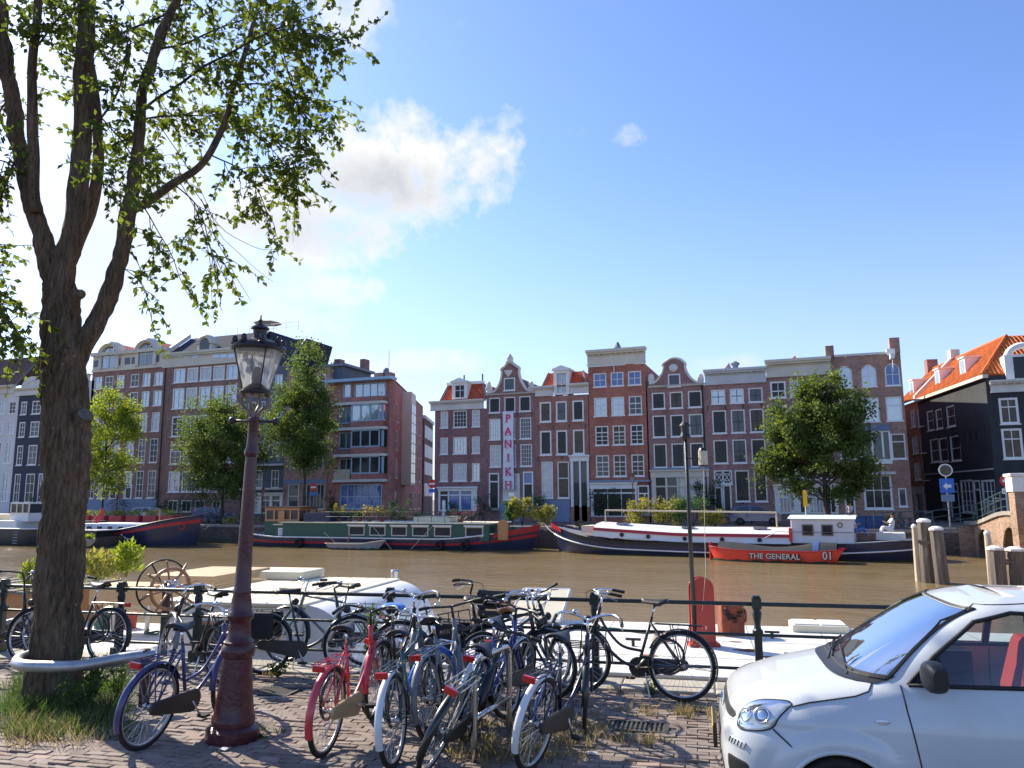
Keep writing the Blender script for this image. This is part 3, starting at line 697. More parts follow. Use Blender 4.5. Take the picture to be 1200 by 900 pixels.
def dormer(s, xl, xr, yt, yb, nx=1, nz=2, glass='g_dark', ped=True, proj=.0, mat=None, y0=-.05):
    mat = mat or FRW; y = (yt+yb)/2; x0, x1, z0, z1 = s.X(xl, y), s.X(xr, y), s.Z(yb), s.Z(yt); fw = (x1-x0)*.2
    mb = MB().box(x0, x0+fw, y0, 1.4, z0, z1-.25).box(x1-fw, x1, y0, 1.4, z0, z1-.25).box(x0+fw, x1-fw, y0, 1.4, z1-.5, z1-.25).box(x0+fw, x1-fw, y0, .3, z0, z0+.15)
    mb.box(x0-.12, x1+.12, y0-.15, 1.6, z1-.25, z1-.1)
    if ped: mb.prism([(x0-.15, z1-.1), (x1+.15, z1-.1), ((x0+x1)/2, z1+.22)], y0-.15, 1.5)
    dm = mb.build('dormer', mat, s.t)
    MB().box((x0+x1)/2-.03, (x0+x1)/2+.03, .1, .16, z0+.15, z1-.5).box(x0+fw, x1-fw, .1, .16, (z0+z1)/2-.1, (z0+z1)/2-.04).build('glazing_bar', mat, dm)
    MB().quad((x0+fw, .15, z0+.15), (x1-fw, .15, z0+.15), (x1-fw, .15, z1-.5), (x0+fw, .15, z1-.5)).build('pane', glass, dm)
def ground_front(s, xl, xr, yt, yb, panes, mat=None, trans=.75, lintel=.35):
    """painted timber shop or basement front: pilasters, lintel, glazed or panelled bays [(xl,xr,glass,bars)]"""
    mat = mat or FRW; y = (yt+yb)/2; x0, x1, z0, z1 = s.X(xl, y), s.X(xr, y), max(.05, s.Z(yb)), s.Z(yt)
    s.open.append((x0, x1, z0, z1-lintel)); mb = MB()
    mb.box(x0-.05, x1+.05, -.12, 0, z1-lintel, z1-.08).box(x0-.12, x1+.12, -.3, 0, z1-.08, z1+.05)
    edges = [x0]
    for p in panes: edges += [s.X(p[0], y), s.X(p[1], y)]
    edges.append(x1)
    for i in range(0, len(edges), 2):
        if edges[i+1]-edges[i] > .02: mb.box(edges[i], edges[i+1], -.06, .15, z0, z1-lintel)
    zt = lerp(z0, z1-lintel, trans)
    f = mb.build('shop_front', mat, s.t)
    for p in panes:
        a, b = s.X(p[0], y), s.X(p[1], y); m2 = MB().box(a, b, .02, .12, zt-.06, zt+.06).box(a, b, .0, .12, z0, z0+.12)
        n = p[3] if len(p) > 3 else 1
        for i in range(1, n): x = lerp(a, b, i/n); m2.box(x-.03, x+.03, .03, .11, z0+.12, z1-lintel)
        w = m2.build('window', mat, s.t)
        MB().quad((a, .1, z0), (b, .1, z0), (b, .1, z1-lintel), (a, .1, z1-lintel)).build('pane', p[2], w)
def gable(s, pts, trim='stone_white', r=.14, depth=.4, roof='tile_brown'):
    """outline px points from left shoulder over the top to right shoulder"""
    P = [s.loc(*p) for p in pts]; c2 = [(p.x, p.y) for p in crv([(x, z, 0) for x, z in P], 4)]
    base = s.H-.02
    MB().prism(c2[::-1]+[(c2[0][0], base), (c2[-1][0], base)], 0, depth).build('gable', s.wall, s.t)
    MB().tube([(x, .1, z+.03) for x, z in c2], r, 6, flat=1.6).build('gable_trim', trim, s.t, smooth=True)
    zt = max(z for x, z in c2)-1.0; xm = (c2[0][0]+c2[-1][0])/2
    MB().quad((.1, .4, base), (xm, .4, zt), (xm, s.depth, zt), (.1, s.depth, base)).quad((xm, .4, zt), (s.W-.1, .4, base), (s.W-.1, s.depth, base), (xm, s.depth, zt)).build('roof', roof, s.t)

# ---- H1 corner house, red mansard
w1 = bk('brick_plum', (0.28, 0.15, 0.148))
h = Facade('canal_house', 'plum brick corner house with red mansard roof and blue curtained ground floor', 'house', 509.5, 570, 480, w1, group='canal houses across the water')
C1 = [(516, 525), (531, 547), (553, 562.3)]
for r in ((481, 501), (512, 532), (543, 564)):
    for i, c in enumerate(C1):
        op = (r[0] == 481 and i == 1)
        h.window(h.X(c[0]), h.X(c[1]), h.Z(r[1]), h.Z(r[0]), nx=4 if i == 1 else 2, nz=4, glass='g_dark' if op else random.choice(['g_lace', 'g_sky', 'g_curtain']), bw=.03, bar=FRW)
ground_front(h, 514, 559, 571, 599, [(516, 525, 'g_dark', 1), (526.5, 538.5, 'g_blue', 1), (540.5, 552.5, 'g_blue', 1)], trans=.8)
h.cornice(505, 567, 469, 480, dent=False); mansard(h, 515.5, 569, 520, 561, 469, 448.5, 'tile_red'); dormer(h, 530, 547.5, 445.5, 467.5, glass='g_dark', nx=1)
zt_ = h.Z(448.5); MB().box(h.X(519, 448), h.X(562, 448), .85, 1.3, zt_-.05, zt_+.22).build('roof_cornice', FRW, h.t)
for px in (531.6, 553.7): MB().tube([(h.X(px, 447), 2.5, zt_), (h.X(px, 447), 2.5, zt_+1.15)], .09, 6).build('flue', 'lead', h.t)
h.finish(flat=False)
# ---- H2 neck gable with banner
w2 = bk('brick_umber', (0.285, 0.165, 0.15))
h = Facade('canal_house', 'narrow plum brick house with scrolled white neck gable behind the banner', 'house', 570, 627, 461.5, w2, group='canal houses across the water')
for r, c_ in (((465, 483), [(573, 586), (591, 604), (608.5, 622)]), ((490, 515), [(573.3, 586.5), (591, 604), (609, 622.5)]), ((521, 547), [(574, 587), (591.5, 604.5), (609.5, 623)])):
    for i, c in enumerate(c_): h.window(h.X(*[c[0], 500]), h.X(c[1], 500), h.Z(r[1]), h.Z(r[0]), nx=4, nz=5 if r[0] > 470 else 3, glass='g_dark' if r[0] == 465 else random.choice(['g_curtain', 'g_sky', 'g_mid']), bw=.03, bar=FRD if r[0] == 465 else FRW)
h.door(573, 585, 554, 595); h.door(613, 625, 553, 596, light=.33, glass='g_blue'); h.px_window(589, 609, 555, 586, nx=5, nz=5, glass='g_curtain', bw=.03)
h.px_window(591, 604, 443, 458, nx=1, nz=1, glass='g_mid').location.y = -.16; h.open.pop()
MB().box(h.X(586, 590), h.X(612, 590), -.1, 0, .05, h.Z(588)).build('plinth', 'plinth_blue', h.t)
h.cornice(570, 627, 460.3, 461.8, proj=.12, dent=False)
gable(h, [(570, 460), (578, 459.5), (583, 454), (586.5, 446), (588, 437), (587, 433), (591, 430), (594, 426.5), (597.5, 425.2), (601, 426.5), (604.5, 429), (608.5, 432), (608, 436), (609.5, 444), (613, 451.5), (618, 457.5), (626, 459)])
x, z = h.loc(597, 425.5); MB().lathe([(.45, 0), (.3, .25), (.38, .42), (.2, .7), (.08, .9)], 8, (x, .1, z)).build('crest', 'stone_white', h.t, smooth=True)
for px in (572.5, 622.5):
    x, z = h.loc(px, 459); MB().torus((x, .1, z+.30), .22, .13, 'y', 14, 6).torus((x-.1, .1, z+.75), .1, .09, 'y', 12, 6).sphere((x, .1, z+.5), .25, .2, .5).build('scroll', 'stone_white', h.t, smooth=True)
x, z = h.loc(596, 437.5); MB().prism([(x-.42, z+.3), (x+.42, z+.3), (x+.3, z), (x, z-.35), (x-.3, z)][::-1], -.08, 0).build('festoon', 'stone_white', h.t)
h.anchors(486, 4); h.finish(flat=False); HB = h
# banner
M('banner_cloth', (.74, .77, .82), rough=.8, var=.05); M('banner_red', (.72, .035, .16), rough=.7, var=.03)
x0, x1, z0, z1 = h.X(591, 530), h.X(603.3, 530), h.Z(574.5), h.Z(483)
bt = thing('banner', 'long pale blue vertical banner with crimson letters PANIKH on the gabled house', 'banner', (h.t.location.x, FV-.35, FG))
rows = []
for i in range(41):
    z = lerp(z0, z1, i/40); rows.append([(lerp(x0, x1, k/8), .05*sin(z*1.1+k*.5), z) for k in range(9)])
b_ = MB().grid(rows).build('cloth', 'banner_cloth', bt, smooth=True); b_.modifiers.new('t', 'SOLIDIFY').thickness = .01
MB().tube([(x0-.1, .0, z1), (x1+.1, .0, z1)], .03, 6).build('rod', FRW, bt)
for i, ch in enumerate('PANIKH'):
    z = h.Z([491, 506, 521, 537, 553, 568.5][i]); text(ch, .98, 'banner_red', bt, ((x0+x1)/2+.03, -.12, z), bold=.015)
    w = {'I': .0}.get(ch, .17)
    sm = MB()      # serifs
    for sx in ((-w, w) if ch in 'ANKH' else (-w,) if ch == 'P' else (0,)):
        for sz in (-.345, .335):
            if ch == 'A' and sz > 0: continue
            if ch == 'N' and ((sx > 0 and sz < 0)): continue
            sm.cbox(((x0+x1)/2+.03+sx, -.12, z+sz), .2, .008, .05)
    sm.build('lettering', 'banner_red', bt)
# ---- H3 red brick with mansard
w3 = bk('brick_rose', (0.33, 0.165, 0.13))
h = Facade('canal_house', 'rose brick house with red tiled mansard and pale doorway beside the orange house', 'house', 627, 690, 463.5, w3, group='canal houses across the water')
h.rows([(470, 494), (504, 533)], [(632.5, 646), (651.5, 664.5), (671, 684.5)], glass=('g_dark', 'g_dark', 'g_mid', 'g_warm'), nx=1, nz=2, bar=FRD, yref=500, fw=.14)
h.px_window(634.5, 648, 541, 584, nx=1, nz=1, trans=.55, glass='g_curtain', bw=.04); h.px_window(653.3, 667, 541, 584, nx=1, nz=1, trans=.55, glass='g_warm', bw=.04)
ground_front(h, 669, 690.5, 534.5, 594, [(672, 679, 'g_mid', 1), (681, 688, 'g_mid', 1)], trans=.5, lintel=.5)
for a, b, g in ((672.4, 678.6, 'door_black'), (681.4, 687.6, 'door_black')):
    MB().box(h.X(a, 575), h.X(b, 575), .0, .09, .1, h.Z(566)).build('door', g, h.t)
MB().box(.1, h.X(668, 590), -.12, -.005, .05, h.Z(586)).build('plinth', 'plinth_blue', h.t)
h.cornice(627.5, 648.5, 451.5, 463, dent=False); h.cornice(668, 689.5, 450.5, 462, dent=False)
mansard(h, 634.5, 687.5, 638.5, 680, 452.5, 434, 'tile_red'); dormer(h, 649, 667, 431, 462.5, nx=1, glass='g_curtain'); h.anchors(500, 4); h.anchors(537, 3); h.finish(flat=False)
# ---- H4 tall orange brick
w4 = bk('brick_orange', (.38, .155, .11))
h = Facade('canal_house', 'tall orange brick house with deep pale cornice and dark shopfront', 'house', 690, 757.5, 428, w4, yref=480, group='canal houses across the water')
CC = [(695.8, 711), (716, 731.3), (736.5, 752)]
h.rows([(436, 452.5, {'nz': 2, 'glass': ('g_sky', 'g_sky', 'g_blue')}), (465, 487, {'trans': .62, 'nz': 2, 'glass': ('g_sky', 'g_mid', 'g_warm')})], CC, yref=465, nx=2)
h.rows([(498.5, 521.5), (533, 558.5)], [(698, 713.5), (718.5, 733.5), (739.5, 754.5)], yref=530, nx=2, nz=3, glass=('g_mid', 'g_warm', 'g_dark'), trans=.68)
ground_front(h, 692.5, 746.5, 566, 606, [(696, 744.5, 'door_black', 3)], trans=.85, lintel=.5)
h.door(747.5, 761, 569, 601, light=.3)
MB().box(h.X(691, 565), h.X(762, 565), -.35, 0, h.Z(566)+.06, h.Z(563.5)+.06).build('lintel_board', 'lintel_blue', h.t)
h.cornice(688.5, 756.5, 409, 427.5, 'cornice_cream', proj=.5)
x = h.X(720, 435); MB().tube([(x, -.15, h.Z(428)), (x, -.15, h.Z(437))], .05, 6).build('drainpipe', 'stone_white', h.t)
x, z = h.loc(722.5, 408); MB().lathe([(.35, -.2), (.32, .15), (.12, .6)], 8, (x, .4, z)).build('hoist_housing', 'lead', h.t)
h.finish()
# ---- H5 bell gable
w5 = bk('brick_taupe', (0.3, 0.175, 0.158))
h = Facade('canal_house', 'taupe brick house with round bell gable and cream timber shopfront', 'house', 760, 826.5, 452, w5, group='canal houses across the water')
h.rows([(459, 478.5), (486, 512), (519.5, 548)], [(765, 780.5), (786, 801.5), (807.8, 824)], yref=505, nx=2, nz=2, glass=('g_dark', 'g_mid', 'g_dark', 'g_warm'), bar=FRD)
h.px_window(783, 797.5, 438.5, 453.5, nx=1, nz=1, glass='g_mid').location.y = -.16; h.open.pop()
ground_front(h, 764, 831, 551, 597, [(769, 780, 'g_dark', 1), (782.5, 793.5, 'g_mid', 1), (795.5, 814.5, 'g_lace', 3), (818, 829, 'g_curtain', 1)], trans=.72, lintel=.6, mat=M('front_cream', (.60, .57, .48), rough=.5, var=.06))
MB().box(h.X(763, 552), h.X(832, 552), -.33, 0, h.Z(551)+.06, h.Z(549)+.06).build('lintel_board', 'lintel_blue', h.t)
MB().box(h.X(769.5, 585), h.X(779.5, 585), .0, .08, .05, h.Z(574)).build('door', 'door_black', h.t)
h.cornice(760, 826.5, 450.5, 452.5, proj=.1, dent=False)
gable(h, [(760.5, 450), (766, 449), (771, 445), (775.5, 438), (777.5, 430), (775.8, 427.5), (780, 424.5), (785, 421), (790, 420), (796, 421), (800.5, 424), (803, 427), (802.5, 431), (806, 439), (811, 445), (817, 448.5), (824.5, 449)], r=.12)
for px in (763, 821):
    x, z = h.loc(px, 449); MB().sphere((x, .1, z+.35), .28, .2, .45).torus((x, .1, z+.6), .15, .1, 'y', 12, 6).build('scroll', 'stone_white', h.t, smooth=True)
x, z = h.loc(789, 431); MB().sphere((x, -.02, z), .38, .12, .35).build('festoon', 'stone_white', h.t)
h.pipe(h.W-.1); h.finish(flat=False)
# ---- H6 grey cornice
w6 = bk('brick_mauve', (0.32, 0.185, 0.172))
h = Facade('canal_house', 'mauve brick house with white dentil cornice and lattice fanlight door', 'house', 826.5, 898.5, 449.5, w6, group='canal houses across the water')
h.rows([(455.5, 472.5, {'glass': ('g_sky', 'g_mid')}), (480, 507.5), (515, 543)], [(835, 851.5), (857, 873.5), (879, 895.8)], yref=500, nx=2, nz=2, glass=('g_dark', 'g_mid', 'g_dark', 'g_warm'), bar=FRD)
h.px_window(836.5, 858, 551, 567.5, nx=2, nz=1, glass='g_dark')
x0, x1, z0, z1 = h.X(838, 559), h.X(856.5, 559), h.Z(566.5), h.Z(552)
lm = MB()
for k in range(2):
    a, b = lerp(x0, x1, k/2), lerp(x0, x1, (k+1)/2); lm.tube([(a, .05, z0), (b, .05, z1)], .03, 4).tube([(a, .05, z1), (b, .05, z0)], .03, 4).torus(((a+b)/2, .05, (z0+z1)/2), .3, .03, 'y', 12, 4)
lm.build('lattice', FRW, h.t)
h.door(837.5, 847, 568, 600, light=.1); h.door(847.5, 857.5, 568, 602, light=.02)
h.px_window(861.5, 878.5, 551, 588, nx=2, nz=3, glass='g_dark', bar=FRD); h.px_window(884, 899, 551, 588, nx=2, nz=3, glass='g_dark', bar=FRD)
h.cornice(826, 897.5, 432, 449.5, 'cornice_grey', proj=.5); x, z = h.loc(861.5, 431); MB().lathe([(.2, -.1), (.25, .2), (.4, .4), (.1, .6)], 8, (x, .3, z)).build('hoist_beam', 'lead', h.t)
x, z = h.loc(850, 433); MB().add([(x-1.0, 3, z-.3), (x+.55, 3, z-.3), (x+.55, 6, z-.3), (x-1.0, 6, z-.3), (x, 4.5, z+1.3)], [(0, 1, 4), (3, 0, 4)]).build('roof_lantern', 'tile_orange', h.t)
MB().add([(x-.35, 2.98, z-.3), (x+.6, 2.98, z-.3), (x, 4.48, z+1.35), (x+.6, 6, z-.3)], [(0, 1, 2), (1, 3, 2)]).build('roof_lead', 'lead', h.t)
h.anchors(477, 4); h.finish()
# ---- H7 behind the tree
h = Facade('canal_house', 'mauve brick house with beige cornice and white ground floor behind the big tree', 'house', 898.5, 974, 440.5, bk('brick_mauve2', (0.33, 0.195, 0.175)), group='canal houses across the water')
h.rows([(445.5, 465.5), (474, 497), (505, 533), (541, 562)], [(904, 922.5), (927, 946), (951, 969.5)], yref=480, nx=2, nz=1, trans=.4, glass=('g_mid', 'g_dark', 'g_curtain'), fw=.14)
ground_front(h, 908, 982, 568, 602, [(914, 930, 'g_curtain', 4), (938, 945, 'door_black', 1), (949, 964, 'g_curtain', 4), (969, 978, 'g_dark', 2)], trans=.7, lintel=.45)
h.cornice(897.5, 973, 420.5, 440.5, 'cornice_cream', proj=.5, dent=False)
x, z = h.loc(931, 421); MB().add([(x-1.1, 3, z-.3), (x+.7, 3, z-.3), (x+.7, 6, z-.3), (x-1.1, 6, z-.3), (x+.1, 4.5, z+1.1)], [(0, 1, 4), (3, 0, 4), (1, 2, 4)]).build('roof_lantern', 'tile_orange', h.t)
h.finish()
# ---- H8 brick house with arched top windows
w8 = bk('brick_russet', (0.37, 0.225, 0.175))
h = Facade('canal_house', 'russet brick house with arched top windows and white bay at the street corner', 'house', 974, 1063, 416, w8, depth=24, group='canal houses across the water')
for c in ((982, 998.5), (1009.5, 1027), (1037, 1055)):
    h.window(h.X(c[0], 440), h.X(c[1], 440), h.Z(453.5), h.Z(427), nx=2, nz=2, glass=random.choice(['g_sky', 'g_blue', 'g_sky']), arch=True)
for c in ((985, 1001), (1011, 1030.5), (1038.5, 1057.5)):
    h.window(h.X(c[0], 480), h.X(c[1], 480), h.Z(494.5), h.Z(466), nx=1, nz=1, trans=.68, glass=random.choice(['g_sky', 'g_warm']))
h.px_window(1044.5, 1061.5, 508, 538, nx=1, nz=1, trans=.7, glass='g_warm'); h.px_window(984, 1002, 508, 538, nx=2, nz=2, glass='g_mid')
# bay window
x0, x1, z0, z1 = h.X(1007, 520), h.X(1043, 520), h.Z(539), h.Z(506)
bw_ = MB().box(x0, x1, -.75, 0, z0-.35, z0).box(x0, x1, -.75, 0, z1-.12, z1)
for xx in (x0, lerp(x0, x1, .36), lerp(x0, x1, .7), x1-.14): bw_.box(xx, xx+.14, -.75, -.62, z0, z1-.12)
bo = bw_.box(x1-.12, x1, -.62, 0, z0, z1-.12).box(x0, x0+.12, -.62, 0, z0, z1-.12).build('bay_window', FRW, h.t)
MB().quad((x0+.1, -.66, z0), (x1-.1, -.66, z0), (x1-.1, -.66, z1-.1), (x0+.1, -.66, z1-.1)).build('pane', 'g_mid', bo)
MB().quad((x0-.1, -.85, z1), (x1+.1, -.85, z1), (x1, 0, z1+.55), (x0, 0, z1+.55)).quad((x1+.1, -.85, z1), (x1+.1, 0, z1), (x1, 0, z1+.55), (x1, 0, z1+.55)).build('bay_roof', 'lead', bo)
MB().prism([(x0-.1, z0-.35), (x1+.1, z0-.35), (x1-.4, z0-1.1), (x0+.4, z0-1.1)][::-1], -.7, 0).build('bay_base', w8, bo)
MB().box(x0-.15, x1+.15, -.8, .0, z0-1.15, z0-.95).build('bay_ledge', 'stone_white', bo)
h.px_window(1012, 1046, 556, 597, nx=3, nz=1, trans=.55, glass='g_dark', arch=False, fw=.16); h.door(990, 1002, 570, 602, light=.3, mat='door_black'); h.px_window(1053, 1063, 572, 594, nx=1, nz=1, glass='g_mid')
x0, x1, z1 = 0, h.W, h.H
MB().box(x0, x1, -.06, .3, z1, z1+.18).build('parapet_stone', 'stone_white', h.t)
MB().box(0, .62, -.08, .6, z1, z1+.95).box(x1-.72, x1, -.08, .6, z1, z1+1.25).build('corner_turret', w8, h.t)
x, z = h.loc(1044, 418); MB().box(x-.15, x+.15, -1.0, .3, z-.3, z+.1).box(x-.3, x+.3, -.2, .3, z+.1, z+.6).tube([(x, -.8, z-.3), (x, -.8, z-1.3)], .03, 4).build('hoist_beam', FRW, h.t)
h.finish()
COR8 = h.t.location.x+h.W
# ---- black house with orange tiled roof beyond the side street
wb = M('black_plaster', (.030, .033, .038), rough=.75, var=.35, vs=.8, stain=.3, bump=.2, bs=6)
cx_, cy_ = vp(1166, 560, FV).x, FV
back = Vector((-.18, .983, 0)).normalized(); LB = 14.6; far_ = Vector((cx_, cy_, 0))+back*LB
h = Facade('corner_house', 'black painted corner house with bright orange tiled roof and white windows', 'house', 1084, 1159, 462, wb, yref=500, O=tuple(far_), d=tuple(-back), depth=8.5, group='houses along the side street')
h.off = 0; h.W = LB; h.t.location = (far_.x, far_.y, FG); h.H = 11.0
for a, b, c, d in ((1086, 1094, 481, 505), (1096.3, 1104.3, 479, 503), (1109, 1119, 475, 500.5), (1090, 1100, 514, 542), (1100.3, 1110.6, 512.6, 541.6), (1113.6, 1125.6, 510, 540.5)):
    h.px_window(a, b, c, d, nx=1, nz=2, glass='g_dark', fw=.13)
for a, b in ((1126, 1141), (1151, 1167)): h.px_window(a, b, 562, 601, nx=3, nz=3, glass='g_mid', fw=.16)
h.door(1114, 1124, 566, 606); h.door(1142, 1150, 564, 606)
MB().box(.3, LB-.1, -.05, 0, h.Z(553)-.05, h.Z(553)+.05).build('string_course', 'stone_white', h.t)
MB().box(-.05, LB+.3, -.3, .1, h.H-.15, h.H+.12).build('gutter', 'cornice_cream', h.t)
for k in range(6): MB().box(LB*.45+k*1.1, LB*.45+k*1.1+.06, -.05, 0, h.Z(512)-.5, h.Z(512)+.3).build('wall_anchor', 'door_black', h.t)
x0, z0 = h.loc(1104, 571); x1, z1 = h.loc(1115, 599); MB().box(x0, x1, -.1, -.02, z1, z0).build('poster_board', 'lintel_blue', h.t)
h.finish(flat=False)
# its roof, hipped toward the canal (local axes: x to the canal corner, y into the block)
D_, H_ = 8.5, h.H+.1; rz = H_+3.7; ym = 3.5
mb = MB(); mb.quad((-6.2, -.25, H_), (LB+.1, -.25, H_), (LB-4.0, ym, rz), (-6.2, ym, rz)); mb.add([(LB+.1, -.25, H_), (LB+.1, D_+3, H_), (LB-4.0, ym, rz), (LB-4.0, ym+3, rz)], [(0, 1, 3, 2)]); mb.quad((LB+.1, D_+3, H_), (-6.2, D_+3, H_), (-6.2, ym+3, rz), (LB-4.0, ym+3, rz)); mb.quad((-6.2, ym, rz), (LB-4.0, ym, rz), (LB-4.0, ym+3, rz), (-6.2, ym+3, rz))
rf = mb.build('roof', 'tile_orange', h.t)
# pantile ribs down both visible slopes: rows of tiles one can tell apart
rib = MB()
n = 60
for i in range(n):
    x = lerp(-6, LB, (i+.5)/n); top = 1.0 if x < LB-4.0 else max(.03, 1-(x-(LB-4.0))/4.1)
    rib.tube([(x, -.25, H_+.03), (x, lerp(-.25, ym, top), lerp(H_, rz, top)+.03)], .07, 4, cap=False)
for i in range(36):
    y = lerp(-.1, D_+2.9, (i+.5)/36); top = min(1, (y+.25)/(ym+.25), max(.03, (D_+3-y)/(D_-ym)))
    rib.tube([(LB+.1, y, H_+.03), (lerp(LB+.1, LB-4.0, top), y, lerp(H_, rz, top)+.03)], .07, 4, cap=False)
ro = rib.build('pantiles', 'tile_orange', rf); ro['kind'] = 'stuff'
MB().tube([(-6.2, ym, rz+.03), (LB-4.0, ym, rz+.03), (LB+.1, -.25, H_+.05)], .13, 6).build('ridge', 'tile_orange', rf)
MB().add([(-.3, -.3, H_-.1), (.15, -.3, H_-.1), (.15, ym, rz+.15), (-.3, ym, rz+.15), (-.3, -.3, H_+.35), (.15, -.3, H_+.35), (.15, ym, rz+.5), (-.3, ym, rz+.5)], [(0, 1, 5, 4), (1, 2, 6, 5), (3, 0, 4, 7), (4, 5, 6, 7)]).box(-.5, .3, ym-.4, ym+.4, rz, rz+.9).build('party_wall', 'stone_white', rf)
for xx in (3.4, 9.0, -3.4):
    y_ = .65; zz = lerp(H_, rz, (y_+.25)/(ym+.25)); dm = MB().box(xx-.55, xx+.55, y_, y_+.12, zz-.1, zz+1.35).box(xx-.65, xx+.65, y_-.1, y_+2.0, zz+1.35, zz+1.47).box(xx-.55, xx-.5, y_+.12, y_+1.6, zz-.1, zz+1.35).box(xx+.5, xx+.55, y_+.12, y_+1.6, zz-.1, zz+1.35).build('dormer', FRW, rf)
    MB().box(xx-.4, xx-.04, y_-.02, y_, zz+.1, zz+1.2).box(xx+.04, xx+.4, y_-.02, y_, zz+.1, zz+1.2).build('pane', 'g_sky', dm)
ch = MB().box(-6.3, -5.5, ym-.5, ym+.5, rz-.5, rz+1.0).build('chimney', bk('brick_rose', (0.33, 0.165, 0.13)), rf)
BH = h
# its canal front
h = Facade('corner_building', 'black canal front with white cornice and dormer joining the orange roof', 'house front', 1166, 1260, 452, wb, yref=560, depth=.6, group='houses along the side street')
for a, b, c, d in ((1171, 1194, 466, 497), (1174.5, 1199, 502, 538), (1212, 1234, 464, 496), (1215, 1238, 501, 537)): h.px_window(a, b, c, d, nx=2, nz=1, trans=.68, glass='g_warm', fw=.16)
h.H = BH.H; h.cornice(1160, 1252, 444, 458, 'stone_white', proj=.5)
h.px_window(1178, 1200, 560, 600, nx=3, nz=2, glass='g_mid')
x, z = h.loc(1203, 446); dm = MB().box(x-1.3, x+1.3, -.1, 1.2, z, z+2.0).torus((x, .2, z+1.6), 1.1, .25, 'y', 16, 6, 0, pi).build('dormer', FRW, h.t); MB().box(x-.75, x+.75, -.14, -.1, z+.2, z+1.8).build('pane', 'g_dark', dm)
h.finish(flat=False)
# brick house further down the side street
o2 = far_+back*5.8
h = Facade('side_street_house', 'orange brick house with white windows further along the side street', 'house', 1066, 1084, 470, bk('brick_orange2', (0.46, 0.21, 0.12)), yref=520, O=tuple(o2), d=tuple(-back), depth=8, group='houses along the side street')
h.off = 0; h.W = 5.75; h.t.location = (o2.x, o2.y, FG); h.H = 11.0
for a, b, c, d in ((1067, 1072.5, 480, 501), (1075, 1082, 479, 500), (1069, 1076, 511, 532), (1078.3, 1085, 509, 531), (1071.5, 1079, 542, 563), (1081.3, 1088.5, 540, 563)):
    h.px_window(a, b, c, d, nx=2, nz=2, glass='g_curtain', fw=.12)
x0, x1 = .3, 5.4; h.open.append((x0, x1, .1, 2.6)); fo = MB().box(x0, x1, -.06, .05, 2.3, 3.0).box(x0, x0+.3, -.05, .2, .1, 2.3).box(x1-.3, x1, -.05, .2, .1, 2.3).box(2.7, 3.0, -.05, .2, .1, 2.3).build('shop_front', 'stone_white', h.t); MB().quad((x0, .15, .1), (x1, .15, .1), (x1, .15, 2.3), (x0, .15, 2.3)).build('pane', 'g_mid', fo)
h.finish(flat=False)

# ---- pink apartment block with balconies
wa = bk('brick_pink', (0.42, 0.19, 0.16))
h = Facade('apartment_block', 'pink brick apartment block with rounded white balcony slabs and blue window frames', 'building', 385, 459.5, 446.5, wa, yref=520, depth=.5, group='buildings across the water')
def wide(xl, xr, yt, yb, n, g): 
    h.px_window(xl, xr, yt, yb, nx=n, nz=1, glass=g, fr=FRB, sill=False, fw=.12, bw=.1)
wide(402, 411.5, 449.5, 466, 1, 'g_sky'); wide(415, 452, 448.5, 465.5, 4, 'g_sky')
for yt, yb, g in ((476, 494.5, 'g_sky'), (505.5, 524.3, 'g_dark'), (536, 555, 'g_dark')):
    wide(416.5, 450, yt, yb, 3, g); wide(397, 413.5, yt+1, yb+2, 2, 'g_mid')
h.px_window(398, 447.5, 567, 597, nx=6, nz=2, glass='g_blue', fr=FRB, fw=.12, bw=.08, sill=False)
for yy in (473.5, 503, 534, 563.5):
    z = h.Z(yy); a, b, c, e = h.X(389, yy), h.X(416, yy), h.X(452, yy), h.X(455, yy)
    pts = [(a, 0)]+[(lerp(a, b, i/6), -.9*sqrt(max(0, 1-(1-i/6)**2))) for i in range(1, 7)]+[(c, -.9), (e, -.5), (e, 0)]
    MB().slab(pts[::-1] if False else pts, z-.13, z+.13).build('balcony_slab', 'stone_white', h.t)
for yt in (503, 534, 563.5):
    z = h.Z(yt)+.14; a, b = h.X(390.5, yt), h.X(415, yt)
    pt = [(lerp(a, b, i/8), -.85*sqrt(max(0, 1-(1-i/8)**2)), z) for i in range(9)]
    ra = thing.__name__ and MB()
    for p in pt: ra.tube([p, (p[0], p[1], p[2]+.95)], .02, 4)
    for hh in (.35, .65, .95): ra.tube([(p[0], p[1], p[2]+hh) for p in pt], .025, 4)
    if yt == 563.5: ra.grid([[(p[0], p[1]-.03, p[2]) for p in pt], [(p[0], p[1]-.03, p[2]+.95) for p in pt]])
    ra.build('balcony_rail', 'timber_pale' if yt == 563.5 else 'bridge_rail', h.t)
for i, (yt, yb) in enumerate(((466.5, 474), (494.8, 503), (525, 534), (555.5, 563.5))):     # brick spandrels standing proud under the bays
    MB().box(h.X(416.5, yt), h.X(452, yt), -.85, -.01, h.Z(yb)+.14, h.Z(yt)).build('bay_spandrel', wa, h.t)
